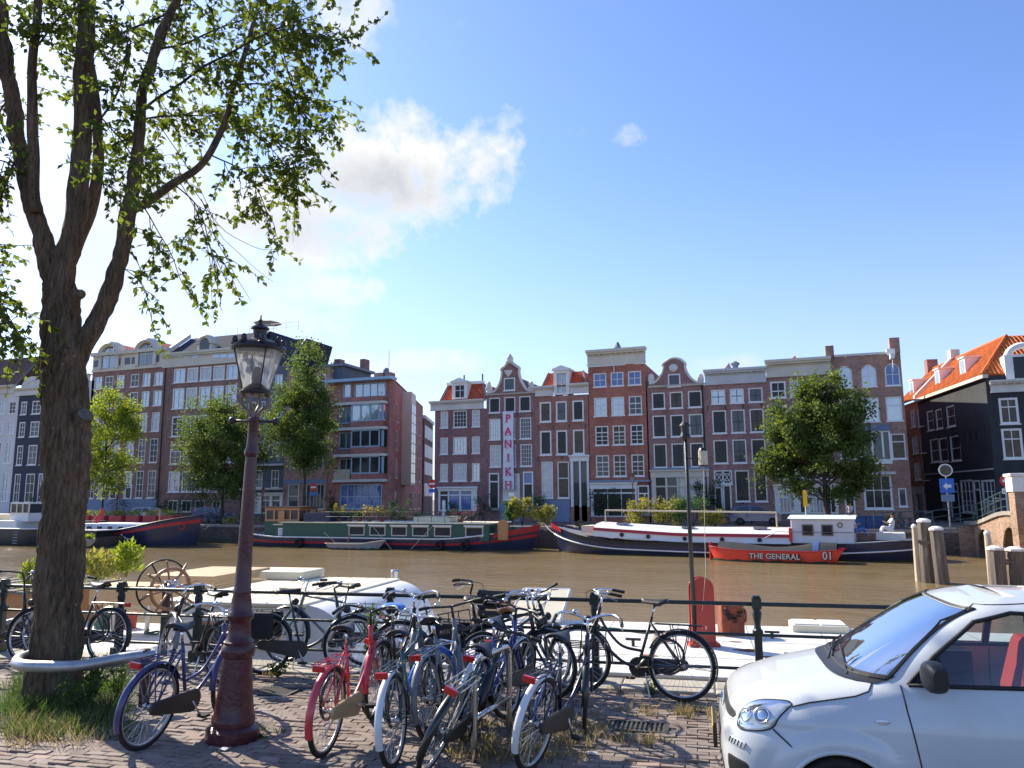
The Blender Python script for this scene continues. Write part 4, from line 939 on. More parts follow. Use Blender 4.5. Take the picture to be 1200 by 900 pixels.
for yt, yb in ((476, 494.5), (505.5, 524.3), (536, 555)):
    a, b = h.X(416.5, yt), h.X(450, yt); z0, z1 = h.Z(yb), h.Z(yt); wm = MB().box(a, b, -.83, -.7, z1-.06, z1+.1).box(a, b, -.84, -.7, z0-.05, z0+.08)
    for k in range(4): x = lerp(a, b-.12, k/3); wm.box(x, x+.12, -.83, -.7, z0, z1)
    wm.box(b-.02, b+.3, -.6, -.5, z0, z1); bo = wm.build('bay_window', FRB, h.t)
    g = 'g_sky' if yt < 480 else 'g_dark'; MB().quad((a, -.75, z0), (b, -.75, z0), (b, -.75, z1), (a, -.75, z1)).quad((b, -.75, z0), (b+.35, 0, z0), (b+.35, 0, z1), (b, -.75, z1)).build('pane', g, bo)
MB().box(-.1, h.W+.2, -.9, .4, h.H-.1, h.H+.18).build('roof_edge', FRB, h.t)
for a, b in ((437, 447), (450, 456)): x0, z0 = h.loc(a, 446); x1, _ = h.loc(b, 446); MB().box(x0, x1, .2, 1.2, h.H-.2, h.H+.75).build('chimney', 'brick_umber', h.t)
x, z = h.loc(452, 440); MB().tube([(x, .6, z), (x, .6, z+2.6)], .03, 4).sphere((x-.3, .6, z+.5), .35, .1, .4).build('antenna', 'lead', h.t)
h.finish(flat=False); APT = h
cA = Vector((h.t.location.x+h.W, FV, 0)); bd = Vector((-.325, .945, 0)).normalized()
s = Facade('apartment_flank', 'pink brick flank with glazed stair bay along the narrow side street', 'building', 459.5, 498, 452, wa, O=tuple(cA), d=tuple(bd), depth=.35, group='buildings across the water')
s.off = 0; s.W = 22.0; s.t.location = (cA.x, cA.y, FG); s.H = APT.H-.1
for z0 in (1.0, 4.2, 7.0, 9.8):
    for x0 in (2.2, 12.0, 15.0, 18.5): s.window(x0, x0+1.3, z0, z0+1.9, nx=1, nz=2, glass=random.choice(['g_mid', 'g_warm', 'g_curtain']), fr=FRC)
MB().box(5.6, 8.8, -1.0, 0, 3.6, s.H-.4).build('stair_bay', FRC, s.t)
for k in range(8):
    z = 3.8+k*1.05
    for xx in (5.75, 7.25): MB().box(xx, xx+1.3, -1.03, -1.0, z, z+.92).build('pane', 'g_mid', s.t)
s.finish(flat=False); h = s
MB().add([(cA.x, FV+.5, s.H+FG), (cA.x+bd.x*22, cA.y+bd.y*22, s.H+FG), (cA.x-14, cA.y+bd.y*22, s.H+FG), (cA.x-8.6, FV+.5, s.H+FG)], [(0, 1, 2, 3)]).xf(s.t.matrix_basis.inverted()).build('roof', 'tar', s.t)
mb = MB().box(21.9, 31, -.2, .6, 0, 12.2); ob = mb.build('dark_annex', bk('brick_dark', (0.15, 0.1, 0.09)), s.t)
for z in (2.5, 5.2, 7.4, 9.8):
    for k in range(6): MB().box(22.4+k*1.35, 23.3+k*1.35, -.26, -.2, z, z+1.6).build('window', FRW, s.t)
MB().box(21.8, 31.2, -.35, .7, 12.2, 12.6).build('annex_cornice', 'stone_white', s.t)
# ---- narrow grey and pink houses behind the columnar tree
h = Facade('canal_house', 'grey fronted narrow house with balconies between the trees', 'house', 286, 334, 430, M('grey_plaster', (.11, .13, .165), rough=.7, var=.12, stain=.2), group='buildings across the water')
h.rows([(440, 455, {'glass': ('g_sky',)}), (470, 490), (517, 535), (551, 572)], [(290, 299), (302, 310), (320, 329)], yref=500, nx=2, nz=2, glass=('g_mid', 'g_dark'))
ground_front(h, 290, 331, 578, 602, [(294, 303, 'g_curtain', 2), (306, 316, 'g_mid', 2), (319, 328, 'g_mid', 1)], mat=FRW, lintel=.3)
for yy in (545, 573): z = h.Z(yy); MB().box(0, h.W, -.5, 0, z-.1, z+.1).build('balcony_slab', 'stone_white', h.t)
mansard(h, 286, 336, 290, 352, 430, 398, 'slate_roof'); h.finish(flat=False)
h = Facade('canal_house', 'pale pink brick house with grey ground floor behind the columnar tree', 'house', 334, 385, 432, bk('brick_pale_pink', (0.44, 0.25, 0.21)), group='buildings across the water')
h.rows([(440, 458), (475, 497), (508, 528), (534, 549)], [(342, 352), (357, 366), (370, 380)], yref=500, nx=1, nz=1, trans=.6, glass=('g_mid', 'g_dark'))
h.px_window(337, 350, 567, 596, nx=1, nz=1, trans=.5, glass='g_mid'); h.px_window(358, 380, 567, 597, nx=5, nz=1, glass='g_mid', fr=FRC)
MB().box(.02, h.W-.02, -.04, -.01, h.Z(567), h.Z(562)).build('lintel_band', 'plinth_blue', h.t)
x0, z0 = h.loc(383, 444); x1, z1 = h.loc(399, 428); MB().box(x0-1, x1, .5, 6, z0, z1).build('attic', 'grey_plaster', h.t)
MB().box(x0-1.3, x1+.4, .2, 6.2, z1, z1+.25).build('attic_roof', 'lead', h.t); 
for a, b in ((353, 360), (385, 391)): x0, z0 = h.loc(a, 432); x1, _ = h.loc(b, 432); MB().box(x0, x1, 6, 7, z0-.1, z0+2.0).build('chimney', 'brick_umber', h.t)
h.finish()
# ---- B2 brown warehouse with slate roof
wB = bk('brick_brown', (0.285, 0.165, 0.14))
h = Facade('warehouse', 'brown brick warehouse with big white windows and slate roof terrace', 'building', 193, 287, 427.5, wB, yref=470, group='buildings across the water')
C5 = [(203, 216.5), (218.5, 231.5), (233.5, 247), (249, 262.5), (264.5, 278)]
h.rows([(429.5, 446.5, {'nz': 1, 'glass': ('g_sky', 'g_lace')}), (453, 477.5, {'trans': .6, 'nz': 2, 'glass': ('g_sky', 'g_lace')})], C5, yref=450, nx=2, fw=.16)
h.rows([(486, 510.5), (519, 543.5), (551.5, 576.5)], [(x_-4, y_-4) for x_, y_ in C5], yref=530, nx=2, nz=2, trans=.66, glass=('g_mid', 'g_dark', 'g_curtain'), fw=.16)
for a, b in ((200, 212), (216, 228), (232, 244), (252, 262)): h.px_window(a-4, b-4, 586, 600, nx=2, nz=1, glass='g_dark', fw=.12)
h.cornice(192, 286, 410.5, 427.5, 'cornice_cream', proj=.45, dent=False)
for px in (201, 212, 221, 230, 254, 263, 272): x, z = h.loc(px, 417); MB().box(x-.45, x+.45, -.13, -.1, z-.22, z+.22).build('attic_pane', 'g_sky', h.t)
z0, z1 = h.Z(411), h.Z(386.5); a, b = 0.05, h.W+.4
MB().quad((a, .1, z0), (b, .1, z0), (b, 3.2, z1), (a+.1, 3.2, z1)).box(a, b, 3.2, 8.5, z0, z1).build('roof', 'slate_roof', h.t)
MB().add([(a-.3, 0, z0), (a+.1, 0, z0), (a+.15, 3.2, z1+.1), (a-.25, 3.2, z1+.1), (a-.3, -.1, z0+.5), (a+.1, -.1, z0+.5), (a+.15, 3.1, z1+.55), (a-.25, 3.1, z1+.55)], [(0, 1, 5, 4), (1, 2, 6, 5), (3, 0, 4, 7), (4, 5, 6, 7), (2, 3, 7, 6)]).build('party_wall', 'stone_white', h.t)
x, zb = h.loc(240, 416); dmo = MB().box(x-1.0, x+1.0, -.12, 1.4, zb, zb+1.2).torus((x, .3, zb+1.2), .85, .28, 'y', 16, 8, 0, pi, flat=2.5).build('dormer', 'cornice_cream', h.t)
pts = [(x-.6, zb+.05), (x+.6, zb+.05)]+[(x+.6*cos(q), zb+1.15+.6*sin(q)) for q in [pi*i/8 for i in range(9)]]
MB().prism(pts[::-1], -.2, -.12).build('pane', 'g_dark', dmo)
tr = MB()
for k in range(7):
    x = lerp(h.X(235, 386), h.W+3.5, k/6); tr.tube([(x, 4, z1), (x, 4, z1+1.0)], .03, 4)
tr.tube([(h.X(235, 386), 4, z1+1.0), (h.W+3.5, 4, z1+1.0)], .03, 4).tube([(h.X(235, 386), 4, z1+.5), (h.W+3.5, 4, z1+.5)], .02, 4); tr.build('terrace_rail', FRW, h.t)
x = h.X(275, 380); MB().tube([(x, 5.5, z1), (x, 5.5, z1+1.9)], .04, 5).lathe([(1.6, 1.55), (1.0, 1.8), (.05, 2.0)], 8, (x, 5.5, z1)).build('terrace_parasol', 'stone_white', h.t)
h.finish(flat=False)
# ---- B1 brown house with twin arched dormers
h = Facade('canal_house', 'wide brown brick house with cream attic and twin arched dormers', 'house', 106, 193, 432.5, wB, yref=470, group='buildings across the water')
C6 = [(110, 119), (122.5, 132), (136, 145), (152.5, 162), (166.5, 175.5), (180, 190)]
h.rows([(439, 454, {'glass': ('g_sky', 'g_sky', 'g_mid')}), (460, 477.5)], C6, yref=455, nx=2, nz=2, glass=('g_sky', 'g_mid', 'g_curtain'))
h.rows([(485, 507), (515, 543), (552, 584)], [(x_-5, y_-5.5) for x_, y_ in C6], yref=530, nx=2, nz=4, glass=('g_mid', 'g_dark', 'g_curtain'))
MB().box(.05, h.W-.05, -.08, -.01, .05, h.Z(585)).build('plinth', 'plinth_blue', h.t)
for a in (128, 146): h.door(a, a+8, 568, 599, light=.1)
z0, z1, z2 = h.Z(432.5), h.Z(415), h.Z(411)
at = MB().box(0.02, h.W-.02, -.08, .3, z0, z1).box(-.05, h.W+.02, -.4, .5, z1, z2).box(-.02, h.W, -.15, 0, z0-.1, z0+.15).build('attic', 'cornice_cream', h.t)
for px in (114, 122, 139, 150, 158, 170, 184): x = h.X(px, 424); MB().box(x-.38, x+.38, -.11, -.08, lerp(z0, z1, .3), lerp(z0, z1, .75)).build('attic_pane', 'g_mid', at)
for px in (129, 172):
    x, zz = h.loc(px, 424); r_ = 1.1
    dm = MB().torus((x, .2, z1-.1), 1.45, .38, 'y', 20, 8, 0, pi, flat=2).box(x-1.5, x-1.05, -.25, .8, z0+.2, z1).box(x+1.05, x+1.5, -.25, .8, z0+.2, z1).build('dormer', 'cornice_cream', at)
    pts = [(x-1.0, z0+.3), (x+1.0, z0+.3)]+[(x+1.0*cos(q), z1-.15+1.0*sin(q)) for q in [pi*i/8 for i in range(9)]]
    MB().prism(pts[::-1], -.14, -.1).build('pane', 'g_mid', dm)
    MB().box(x-.05, x+.05, -.18, -.14, z0+.3, z1+.8).box(x-.95, x-.05, -.18, -.14, z1-.3, z1-.2).box(x+.05, x+.95, -.18, -.14, z1-.3, z1-.2).build('glazing_bar', 'frame_cream', dm)
    MB().add([(x-1.6, .8, z1), (x+2.9, .8, z1), (x+.2, .8, z1+1.5), (x-1.6, 8, z1), (x+2.9, 8, z1), (x+.2, 8, z1+1.5)], [(0, 1, 2), (1, 4, 5, 2), (3, 0, 2, 5)]).build('roof', 'tile_red', h.t)
h.pipe(h.W-.1); h.finish()
# ---- left end: white house, dark house, pale house behind the trunk
h = Facade('canal_house', 'white plastered house at the end of the row with tall sash windows', 'house', -60, 18.5, 463, M('white_plaster', (.62, .63, .64), rough=.75, var=.08, stain=.12), group='buildings across the water')
h.rows([(473, 487), (495, 510), (519, 544), (555, 588)], [(-52, -43), (-36, -27), (-20, -11), (-5, 2.5), (7.5, 15.5)], yref=510, nx=2, nz=3, glass=('g_mid', 'g_curtain', 'g_dark'))
h.cornice(-61, 18, 454, 463, 'cornice_cream'); mansard(h, -60, 18, -56, 40, 454, 421, 'tile_brown'); h.finish(flat=False)
h = Facade('canal_house', 'dark slate blue house with white sashes and arched white top', 'house', 18.5, 56, 463, M('slate_blue_plaster', (.028, .034, .055), rough=.7, var=.15, stain=.2), group='buildings across the water')
h.rows([(470, 485.5), (494, 512), (521.5, 545), (555, 589)], [(21.5, 28.5), (34.5, 45), (49, 54.5)], yref=510, nx=2, nz=3, glass=('g_dark', 'g_mid'), fw=.13)
h.cornice(18, 56, 454, 463, 'stone_white')
x, z = h.loc(38, 454); pts = [(x-2.0, z-.1), (x+2.0, z-.1)]+[(x+1.75*cos(q), z+1.35*sin(q)) for q in [pi*i/12 for i in range(13)]]; MB().prism(pts[::-1], -.1, .4).build('gable', 'stone_white', h.t); MB().torus((x, -.1, z), .8, .1, 'y', 16, 6, 0, pi).build('gable_trim', 'stone_white', h.t)
h.finish()
h = Facade('canal_house', 'pale house standing behind the big trunk beside the wide brown house', 'house', 56, 106, 448, 'white_plaster', group='buildings across the water')
h.rows([(463, 478), (487, 505), (515, 540), (552, 586)], [(62, 70), (77, 85), (93, 101)], yref=510, nx=2, nz=3, glass=('g_mid', 'g_curtain'))
h.cornice(56, 106, 440, 448, 'stone_white'); h.finish()
# ================================================================== BOATS
M('hull_navy', (.016, .023, .062), rough=.35, var=.25, vs=3, stain=.2, coat=.2)
M('hull_black', (.012, .012, .014), rough=.45, var=.3, vs=4, stain=.3)
M('boat_green', (.012, .075, .05), rough=.4, var=.15, vs=3, coat=.15)
M('boat_red', (.40, .022, .03), rough=.4, var=.15, vs=4)
M('sloop_red', (.72, .045, .022), rough=.35, var=.08, vs=3, coat=.3)
M('boat_white', (.74, .74, .72), rough=.5, var=.07, vs=3, stain=.08)
M('deck_white', (.70, .68, .63), rough=.65, var=.10, vs=5, stain=.12, stains=1.2)
M('deck_cream', (.68, .62, .45), rough=.6, var=.08, vs=3)
M('varnish', (.46, .21, .075), rough=.35, var=.25, vs=4, stretch=(1, 8, 8), coat=.4)
M('ply', (.52, .34, .18), rough=.6, var=.2, vs=3, stretch=(1, 6, 6))
M('oxide_red', (.36, .035, .022), rough=.45, var=.15, vs=8, bump=.1)
M('rust', (.22, .06, .03), rough=.85, var=.5, vs=9, bump=.4)
M('canvas_dark', (.016, .016, .019), rough=.8, var=.3, vs=4, bump=.2, bs=8)
M('canvas_blue', (.03, .075, .22), rough=.6, var=.2, vs=4)
M('scum', (.045, .042, .025), rough=.8, var=.5, vs=6, stretch=(1, 1, 3)); M('rope', (.45, .40, .30), rough=.9); M('rubber', (.012, .012, .012), rough=.8, var=.2)
M('grey_boat', (.22, .23, .25), rough=.6, var=.15, stain=.15)
M('roof_blue_white', (.60, .68, .76), rough=.5, var=.05)
M('steel', (.55, .56, .58), rough=.28, metal=1., var=.1)
M('flag_red', (.65, .05, .07), rough=.8)
def make_hull(t, L_, B, sheer, bf, mat, draft=.5, n=40, name='hull', flare=.10, deckmat=None, deck_drop=.12):
    """x runs stern to bow, water at z = 0"""
    def pt(s, h, sg): 
        z = lerp(-draft, sheer(s), h); f = bf(s)*B/2*(1-flare*(1-h)**2*2.2)
        ov = (h-.33)*.9                                       # stem and stern rake
        x = s*L_ + (max(0, s-.86)/.14)**1.5*ov*.9*stem - (max(0, .12-s)/.12)**1.5*ov*stern
        return (x, sg*f, z)
    stem, stern = .9, .5
    rows = []; hs = [0, .15, .3, .45, .6, .75, .9, 1]
    for i in range(n+1):
        s = i/n; rows.append([pt(s, hh, -1) for hh in hs[::-1]]+[pt(s, hh, 1) for hh in hs])
    o = MB().grid(rows).build(name, mat, t, smooth=True)
    hw0, hw1 = draft/(draft+sheer(.5))-.01, (draft+.13)/(draft+sheer(.5))
    strake(t, pt, 0, 1, lambda s: (draft-.02)/(draft+sheer(s)), lambda s: (draft+.10+.03*sin(s*37)+.02*sin(s*91))/(draft+sheer(s)), 'scum', off=.008, name='waterline_scum')
    if deckmat:
        MB().grid([[(pt(i/n, 1, -1)[0], pt(i/n, 1, -1)[1]*.97, sheer(i/n)-deck_drop), (pt(i/n, 1, 1)[0], pt(i/n, 1, 1)[1]*.97, sheer(i/n)-deck_drop)] for i in range(n+1)]).build('deck', deckmat, t)
    return pt, o
def strake(t, pt, s0, s1, h0, h1, mat, off=.02, n=40, name='strake', sides=(-1, 1)):
    for sg in sides:
        rows = []
        for i in range(n+1):
            s = lerp(s0, s1, i/n); r_ = []
            for hh in (h0(s) if callable(h0) else h0, h1(s) if callable(h1) else h1):
                p = pt(s, hh, sg); q = 1 if s > .93 or s < .05 else 0
                r_.append((p[0]+(off*1.5 if s > .9 else -off if s < .05 else 0), p[1]+sg*off, p[2]))
            rows.append(r_)
        MB().grid(rows).build(name, mat, t, smooth=True)
def line(t, pt, s0, s1, hh, r, mat, name='rubbing_rail', sides=(-1, 1), n=40):
    for sg in sides:
        MB().tube([(lambda p: (p[0], p[1]+sg*r*.5, p[2]))(pt(lerp(s0, s1, i/n), hh(lerp(s0, s1, i/n)) if callable(hh) else hh, sg)) for i in range(n+1)], r, 6).build(name, mat, t, smooth=True)
def boat(name, label, cat, pa, pb, group='boats moored along the far quay'):
    d = Vector(pb)-Vector(pa); L_ = d.length
    return thing(name, label, cat, (pa[0], pa[1], WZ), atan2(d.y, d.x), group), L_
def cabin_window(t, x, w, y, z0, z1, sg=-1, fr=None, glass='g_dark', arch=False):
    fr = fr or FRC; f = .07; y2 = y+sg*.03
    m = MB().box(x, x+w, min(y, y2), max(y, y2), z0, z0+f).box(x, x+w, min(y, y2), max(y, y2), z1-f, z1).box(x, x+f, min(y, y2), max(y, y2), z0+f, z1-f).box(x+w-f, x+w, min(y, y2), max(y, y2), z0+f, z1-f)
    wdw = m.build('window', fr, t)
    yy = y+sg*.012; q = [(x+f, yy, z0+f), (x+w-f, yy, z0+f), (x+w-f, yy, z1-f), (x+f, yy, z1-f)]
    MB().quad(*(q if sg < 0 else q[::-1])).build('pane', glass, wdw)

# ---- green houseboat (bow to the right)
u0, u1 = vp(299, 625, 52.2).x, vp(628, 620, 52.2).x
t, L_ = boat('houseboat', 'long green houseboat with red striped dark hull and rooftop flower pots', 'houseboat', (u0, 52.4), (u1, 51.6))
sh = lambda s: .80+.95*max(0, (s-.72)/.28)**1.9+.25*max(0, (.15-s)/.15)
bf = lambda s: min(1, (1-max(0, (s-.78)/.22)**2.2)) * min(1, .72+.28*min(1, s/.12))
pt, _o = make_hull(t, L_, 4.4, sh, bf, 'hull_navy', deckmat='grey_boat')
strake(t, pt, .0, 1, .62, .73, 'boat_red', name='red_stripe'); line(t, pt, 0, .9, .97, .05, 'boat_white', 'gunwale')
strake(t, pt, .90, 1, .80, 1.0, 'boat_red', off=.035, name='bow_panel')
X_ = lambda px, y=622: (vp(px, y, 50.2).x-u0)
c0, c1 = X_(330), X_(577); cz = 1.80
MB().box(c0, c1, -1.9, 1.9, .6, cz).build('cabin', 'boat_green', t, bevel=.05)
MB().box(c0-.1, c1+.12, -2.0, 2.0, cz, cz+.09).build('cabin_roof', 'deck_cream', t, bevel=.02)
for a, b in ((410, 429), (435, 454), (461, 479.5), (486, 505), (512, 532), (549, 570)):
    x = X_(a); cabin_window(t, x, X_(b)-x, -1.9, .93, 1.62); MB().box(x-.08, X_(b)+.08, -2.02, -1.9, 1.62, 1.72).build('window_hood', 'boat_white', t)
MB().box(X_(318), c0, -1.55, 1.55, .6, 1.62).build('aft_cabin', 'boat_green', t, bevel=.04); MB().box(X_(316), c0+.1, -1.65, 1.65, 1.62, 1.70).build('aft_roof', 'deck_cream', t)
for a in (322, 334): cabin_window(t, X_(a), .62, -1.56, .85, 1.4, fr=FRW, glass='g_curtain')
wx0, wx1 = X_(301), X_(343)
wh = MB().box(wx0, wx1, -1.2, 1.2, .7, 1.9).build('wheelhouse', 'boat_green', t)
up = MB().box(wx0+.02, wx1-.02, -1.18, -1.12, 1.9, 2.05).box(wx0+.02, wx1-.02, 1.12, 1.18, 1.9, 2.05).box(wx0+.02, wx1-.02, -1.18, 1.18, 2.75, 2.95)
for k in range(5):
    x = lerp(wx0+.02, wx1-.17, k/4); up.box(x, x+.15, -1.18, -1.1, 2.05, 2.75).box(x, x+.15, 1.1, 1.18, 2.05, 2.75)
up.build('wheelhouse_frame', 'varnish', t)
for k in range(4):
    x = lerp(wx0+.02, wx1-.17, k/4)+.15; MB().quad((x, -1.13, 2.05), (x+.85, -1.13, 2.05), (x+.85, -1.13, 2.75), (x, -1.13, 2.75)).build('pane', 'g_mid', t)
MB().box(wx0+.02, wx0+.1, -1.1, 1.1, 1.9, 2.75).build('wheelhouse_back', 'varnish', t); MB().box(wx0-.2, wx1+.25, -1.35, 1.35, 2.95, 3.05).build('wheelhouse_roof', M('roof_brown', (.17, .11, .08), rough=.7), t, bevel=.03)
MB().box(X_(317.5), X_(325), -1.22, -1.18, .9, 2.7).build('door', 'varnish', t)
rm = [(X_(lerp(380, 572, k/12)), -1.85, cz+.09) for k in range(13)]
for p in rm: MB().tube([p, (p[0], p[1], p[2]+.75)], .02, 4).build('stanchion', 'iron_black', t)
for hh in (.4, .75): MB().tube([(p[0], p[1], p[2]+hh) for p in rm], .016, 4).build('guard_rail', 'iron_black', t)
MB().box(X_(352), X_(384), -1.6, 1.4, cz+.09, cz+.75).build('roof_box', 'hull_navy', t, bevel=.03); MB().box(X_(479), X_(523), -.9, .9, cz+.09, cz+.5).build('skylight', 'deck_cream', t, bevel=.03)
x = X_(592); pts = [(x-.35, .75), (x+.35, .75), (x+.38, 1.5)]+[(x+.38*cos(q), 1.75+.38*sin(q)) for q in [pi*i/8 for i in range(9)]]+[(x-.38, 1.5)]
MB().prism(pts[::-1], -1.75, -1.62).build('leeboard', 'varnish', t)
MB().box(X_(575), X_(588), -1.3, 1.3, .8, 1.55).build('fore_hatch', 'boat_green', t, bevel=.03)
for px in (354, 521, 551): MB().torus((X_(px), -2.32, .35), .26, .1, 'y', 16, 8).build('tyre_fender', 'rubber', t, smooth=True)
for a, b in ((437, 467), (512, 490)): MB().tube([(X_(a), -1.95, 1.75), (X_(b), -2.6, .05)], .02, 4).build('mooring_pole', 'timber_pale', t)
HBT, HBL, HBX, HBZ = t, u0, X_, WZ+1.89
# dinghy alongside
a, b = vp(390, 644, 49.2).x, vp(446, 644, 49.2).x
t, L_ = boat('dinghy', 'small grey wooden dinghy tied to the green houseboat', 'dinghy', (a, 49.15), (b, 49.05))
pt, _ = make_hull(t, L_, 1.3, lambda s: .42+.25*max(0, (s-.6)/.4)**2, lambda s: (1-max(0, (s-.5)/.5)**2.2)*(.75+.25*min(1, s/.2)), 'grey_boat', draft=.15, n=20, deckmat='canvas_dark', deck_drop=.2)
line(t, pt, 0, 1, 1, .035, 'timber_pale', 'gunwale'); MB().box(L_*.3, L_*.38, -.5, .5, .3, .35).build('thwart', 'timber_pale', t); MB().box(L_*.55, L_*.63, -.5, .5, .33, .38).build('thwart', 'timber_pale', t)
MB().tube([(L_*.32, 0, .4), (L_*.36, .1, 1.1)], .05, 5).build('outboard', 'rust', t); MB().tube([(L_*.1, -.3, .5), (-.5, -.4, 1.2)], .02, 4).build('oar', 'timber_pale', t)
# ---- navy and white barge, bow to the left
pa, pb = (6.6, 48.9), (-15.3, 51.0)
t, L_ = boat('canal_barge', 'long navy and white barge with raised red bow and white wheelhouse', 'barge', pa, pb)
ang = t.rotation_euler.z; ux = Vector((cos(ang), sin(ang)))
def XB(px, y=630, pa=pa, ux=ux):
    # along the barge where column px crosses its outer side
    d = ray(px, y); nrm = Vector((-ux.y, ux.x)); o2 = Vector(pa)+nrm*2.15*(1 if (nrm.y < 0) else -1)
    # solve o2 + ux*s = k*d
    det = ux.x*(-d.y)+d.x*ux.y; s_ = ((-o2.x)*(-d.y)-(-d.x)*(-o2.y))/det if det else 0
    return s_
sh = lambda s: .85+1.05*max(0, (s-.75)/.25)**2.0+.42*max(0, (.22-s)/.22)**1.4
bf = lambda s: min(1, (1-max(0, (s-.84)/.16)**2.4)) * min(1, sqrt(max(0, 1-(max(0, .13-s)/.13)**2.2)))
pt, _ = make_hull(t, L_, 4.3, sh, bf, 'hull_navy', deckmat='grey_boat')
line(t, pt, .0, 1, lambda s: .70-.12*math.exp(-((s-.5)/.3)**2), .045, 'boat_white', 'white_rubbing_rail')
strake(t, pt, .22, .93, .86, 1.0, 'hull_black', off=.012, name='bulwark')
strake(t, pt, .955, 1, .86, 1.02, 'boat_red', off=.03, name='bow_panel')
# outer side is +y here because the barge points left
ys = 1; r0, r1 = XB(925, 625), XB(693, 612)
x0, x1 = sorted((r0, r1))
prof = [(-1.85, .85), (-1.75, 1.38), (-1.2, 1.62), (0, 1.72), (1.2, 1.62), (1.75, 1.38), (1.85, .85)]
zo = lambda x: .28*max(0, (x-x0)/(x1-x0)-.55)/.45
MB().grid([[(x, y, z+zo(x)) for y, z in prof] for x in [lerp(x0, x1, i/14) for i in range(15)]]).build('hold_cover', 'boat_white', t)
MB().add([(x1, y, z+zo(x1)) for y, z in prof], [tuple(range(7))]).build('hold_end', 'sloop_red', t)
for yy in (-1, 1): MB().grid([[(x, yy*1.86, 1.22+zo(x)), (x, yy*1.80, 1.40+zo(x))] for x in [lerp(x0, x1, i/14) for i in range(15)]]).build('red_stripe', 'boat_red', t)
for px in (758, 801, 845, 889, 727):
    x = XB(px, 628); MB().lathe([(.13, 0), (.13, .03), (.09, .03), (.09, .01)], 14).xf(Matrix.Translation((x, 1.86, 1.06+zo(x))) @ Matrix.Rotation(-pi/2, 4, 'X')).build('porthole', 'hull_black', t)
for px in (724, 802, 888): x = XB(px, 616); MB().box(x-.4, x+.4, .7, 1.2, 1.66+zo(x), 1.78+zo(x)).build('hatch_light', 'g_sky', t)
w0, w1 = sorted((XB(1000, 620), XB(926, 620)))
cb = MB().box(w0, w1, -1.6, 1.75, .9, 2.30).build('wheelhouse', 'boat_white', t, bevel=.06)
MB().grid([[(x, y, 2.30+.18*(1-(y/1.9)**2)) for y in (-1.85, -1, 0, 1, 1.95)] for x in (w0-.15, w1+.15)]).build('wheelhouse_roof', 'roof_blue_white', t)
for px in (946, 969): x = XB(px, 620); cabin_window(t, x-.3, .62, 1.76, 1.35, 1.98, sg=1, fr=M('bronze', (.20, .15, .09), rough=.5))
x = XB(984, 616); MB().torus((x, 1.78, 1.95), .12, .03, 'y', 14, 6).build('porthole', 'bronze', t)
MB().box(w1-.05, w1+.12, -1.7, 1.85, 1.0, 1.75).build('cabin_step', 'sloop_red', t)
for sgn in (1,): MB().tube([(lerp(.9, w1+1.5, i/10), 1.98, 1.55 if i not in (0, 10) else 1.15) for i in range(11)], .02, 5).build('hand_rail', 'steel', t)
MB().tube([(x1+1.6, 0, 1.5), (x1+1.6, 0, 2.1)], .10, 8).tube([(x1+1.6, -.5, 1.85), (x1+1.6, .5, 1.85)], .18, 10).build('windlass', 'hull_black', t); MB().box(x1+.15, x1+1.1, -1, 1, 1.3, 1.75).build('fore_locker', 'deck_cream', t)
MB().torus((XB(976, 650), 2.12, .32), .24, .09, 'y', 16, 8).build('tyre_fender', 'rubber', t, smooth=True)
MB().box(.9, 2.4, -1.0, .9, 1.1, 1.5).build('stern_bench', 'deck_white', t, bevel=.04); MB().tube([(.35, 1.2, 1.3), (.25, 0, 1.75), (.35, -1.2, 1.3)], .03, 5).build('stern_rail', 'steel', t)
MB().tube([(XB(700, 590), .6, 2.75), (XB(905, 590), .6, 2.62)], .05, 6).build('lowered_mast', 'timber_pale', t); MB().tube([(XB(905, 590), .6, 2.62), (XB(905, 590), .6, 1.7)], .04, 6).build('mast_crutch', 'timber_pale', t); MB().tube([(XB(700, 590), .6, 2.75), (XB(700, 590), .6, 1.9)], .04, 6).build('mast_crutch', 'timber_pale', t)
BARGE, BXB = t, XB
# ---- red sloop with lettering
pa2 = (vp(838, 655, 46.2).x, 46.35); pb2 = (vp(979, 655, 45.6).x, 45.7)
t, L_ = boat('sloop', 'red open sloop lettered THE GENERAL under a dark cover', 'sloop', pa2, pb2)
sh = lambda s: .62+.16*max(0, (.25-s)/.25)**1.5+.12*max(0, (s-.8)/.2)**2
bf = lambda s: sqrt(max(0.02, min(1, 1-(max(0, .35-s)/.36)**2.0)))*(1-.22*max(0, (s-.7)/.3)**2)
pt, _ = make_hull(t, L_, 2.0, sh, bf, 'sloop_red', draft=.35, n=30, flare=.06)
line(t, pt, 0, 1, 1, .03, 'boat_red', 'gunwale', sides=(-1, 1)); MB().add([pt(1, 1, -1), pt(1, 1, 1), pt(1, .0, 1), pt(1, .0, -1)], [(0, 1, 2, 3)]).build('transom', 'sloop_red', t)
cov_ = []
for i in range(21):
    s = lerp(.06, .97, i/20); a, b = pt(s, 1, -1), pt(s, 1, 1); hgt = .24+.10*sin(s*9)+.10*max(0, (s-.75)/.12 if s < .87 else (1-s)/.13)
    cov_.append([(a[0], lerp(a[1], b[1], k/8), a[2]+.02+hgt*sin(pi*k/8)**.7) for k in range(9)])
MB().grid(cov_).build('cover', 'canvas_dark', t, smooth=True); MB().grid([[(p[0], p[1], p[2]+.02) for p in r_] for r_ in cov_[17:19]]).build('cover_flap', 'canvas_blue', t, smooth=True)
MB().tube([(-.25, 0, -.2), (-.22, 0, 1.0)], .09, 6, flat=2.2).build('rudder', 'sloop_red', t)
M('letter_cream', (.62, .58, .52), rough=.5); M('letter_dark', (.03, .012, .012), rough=.5)
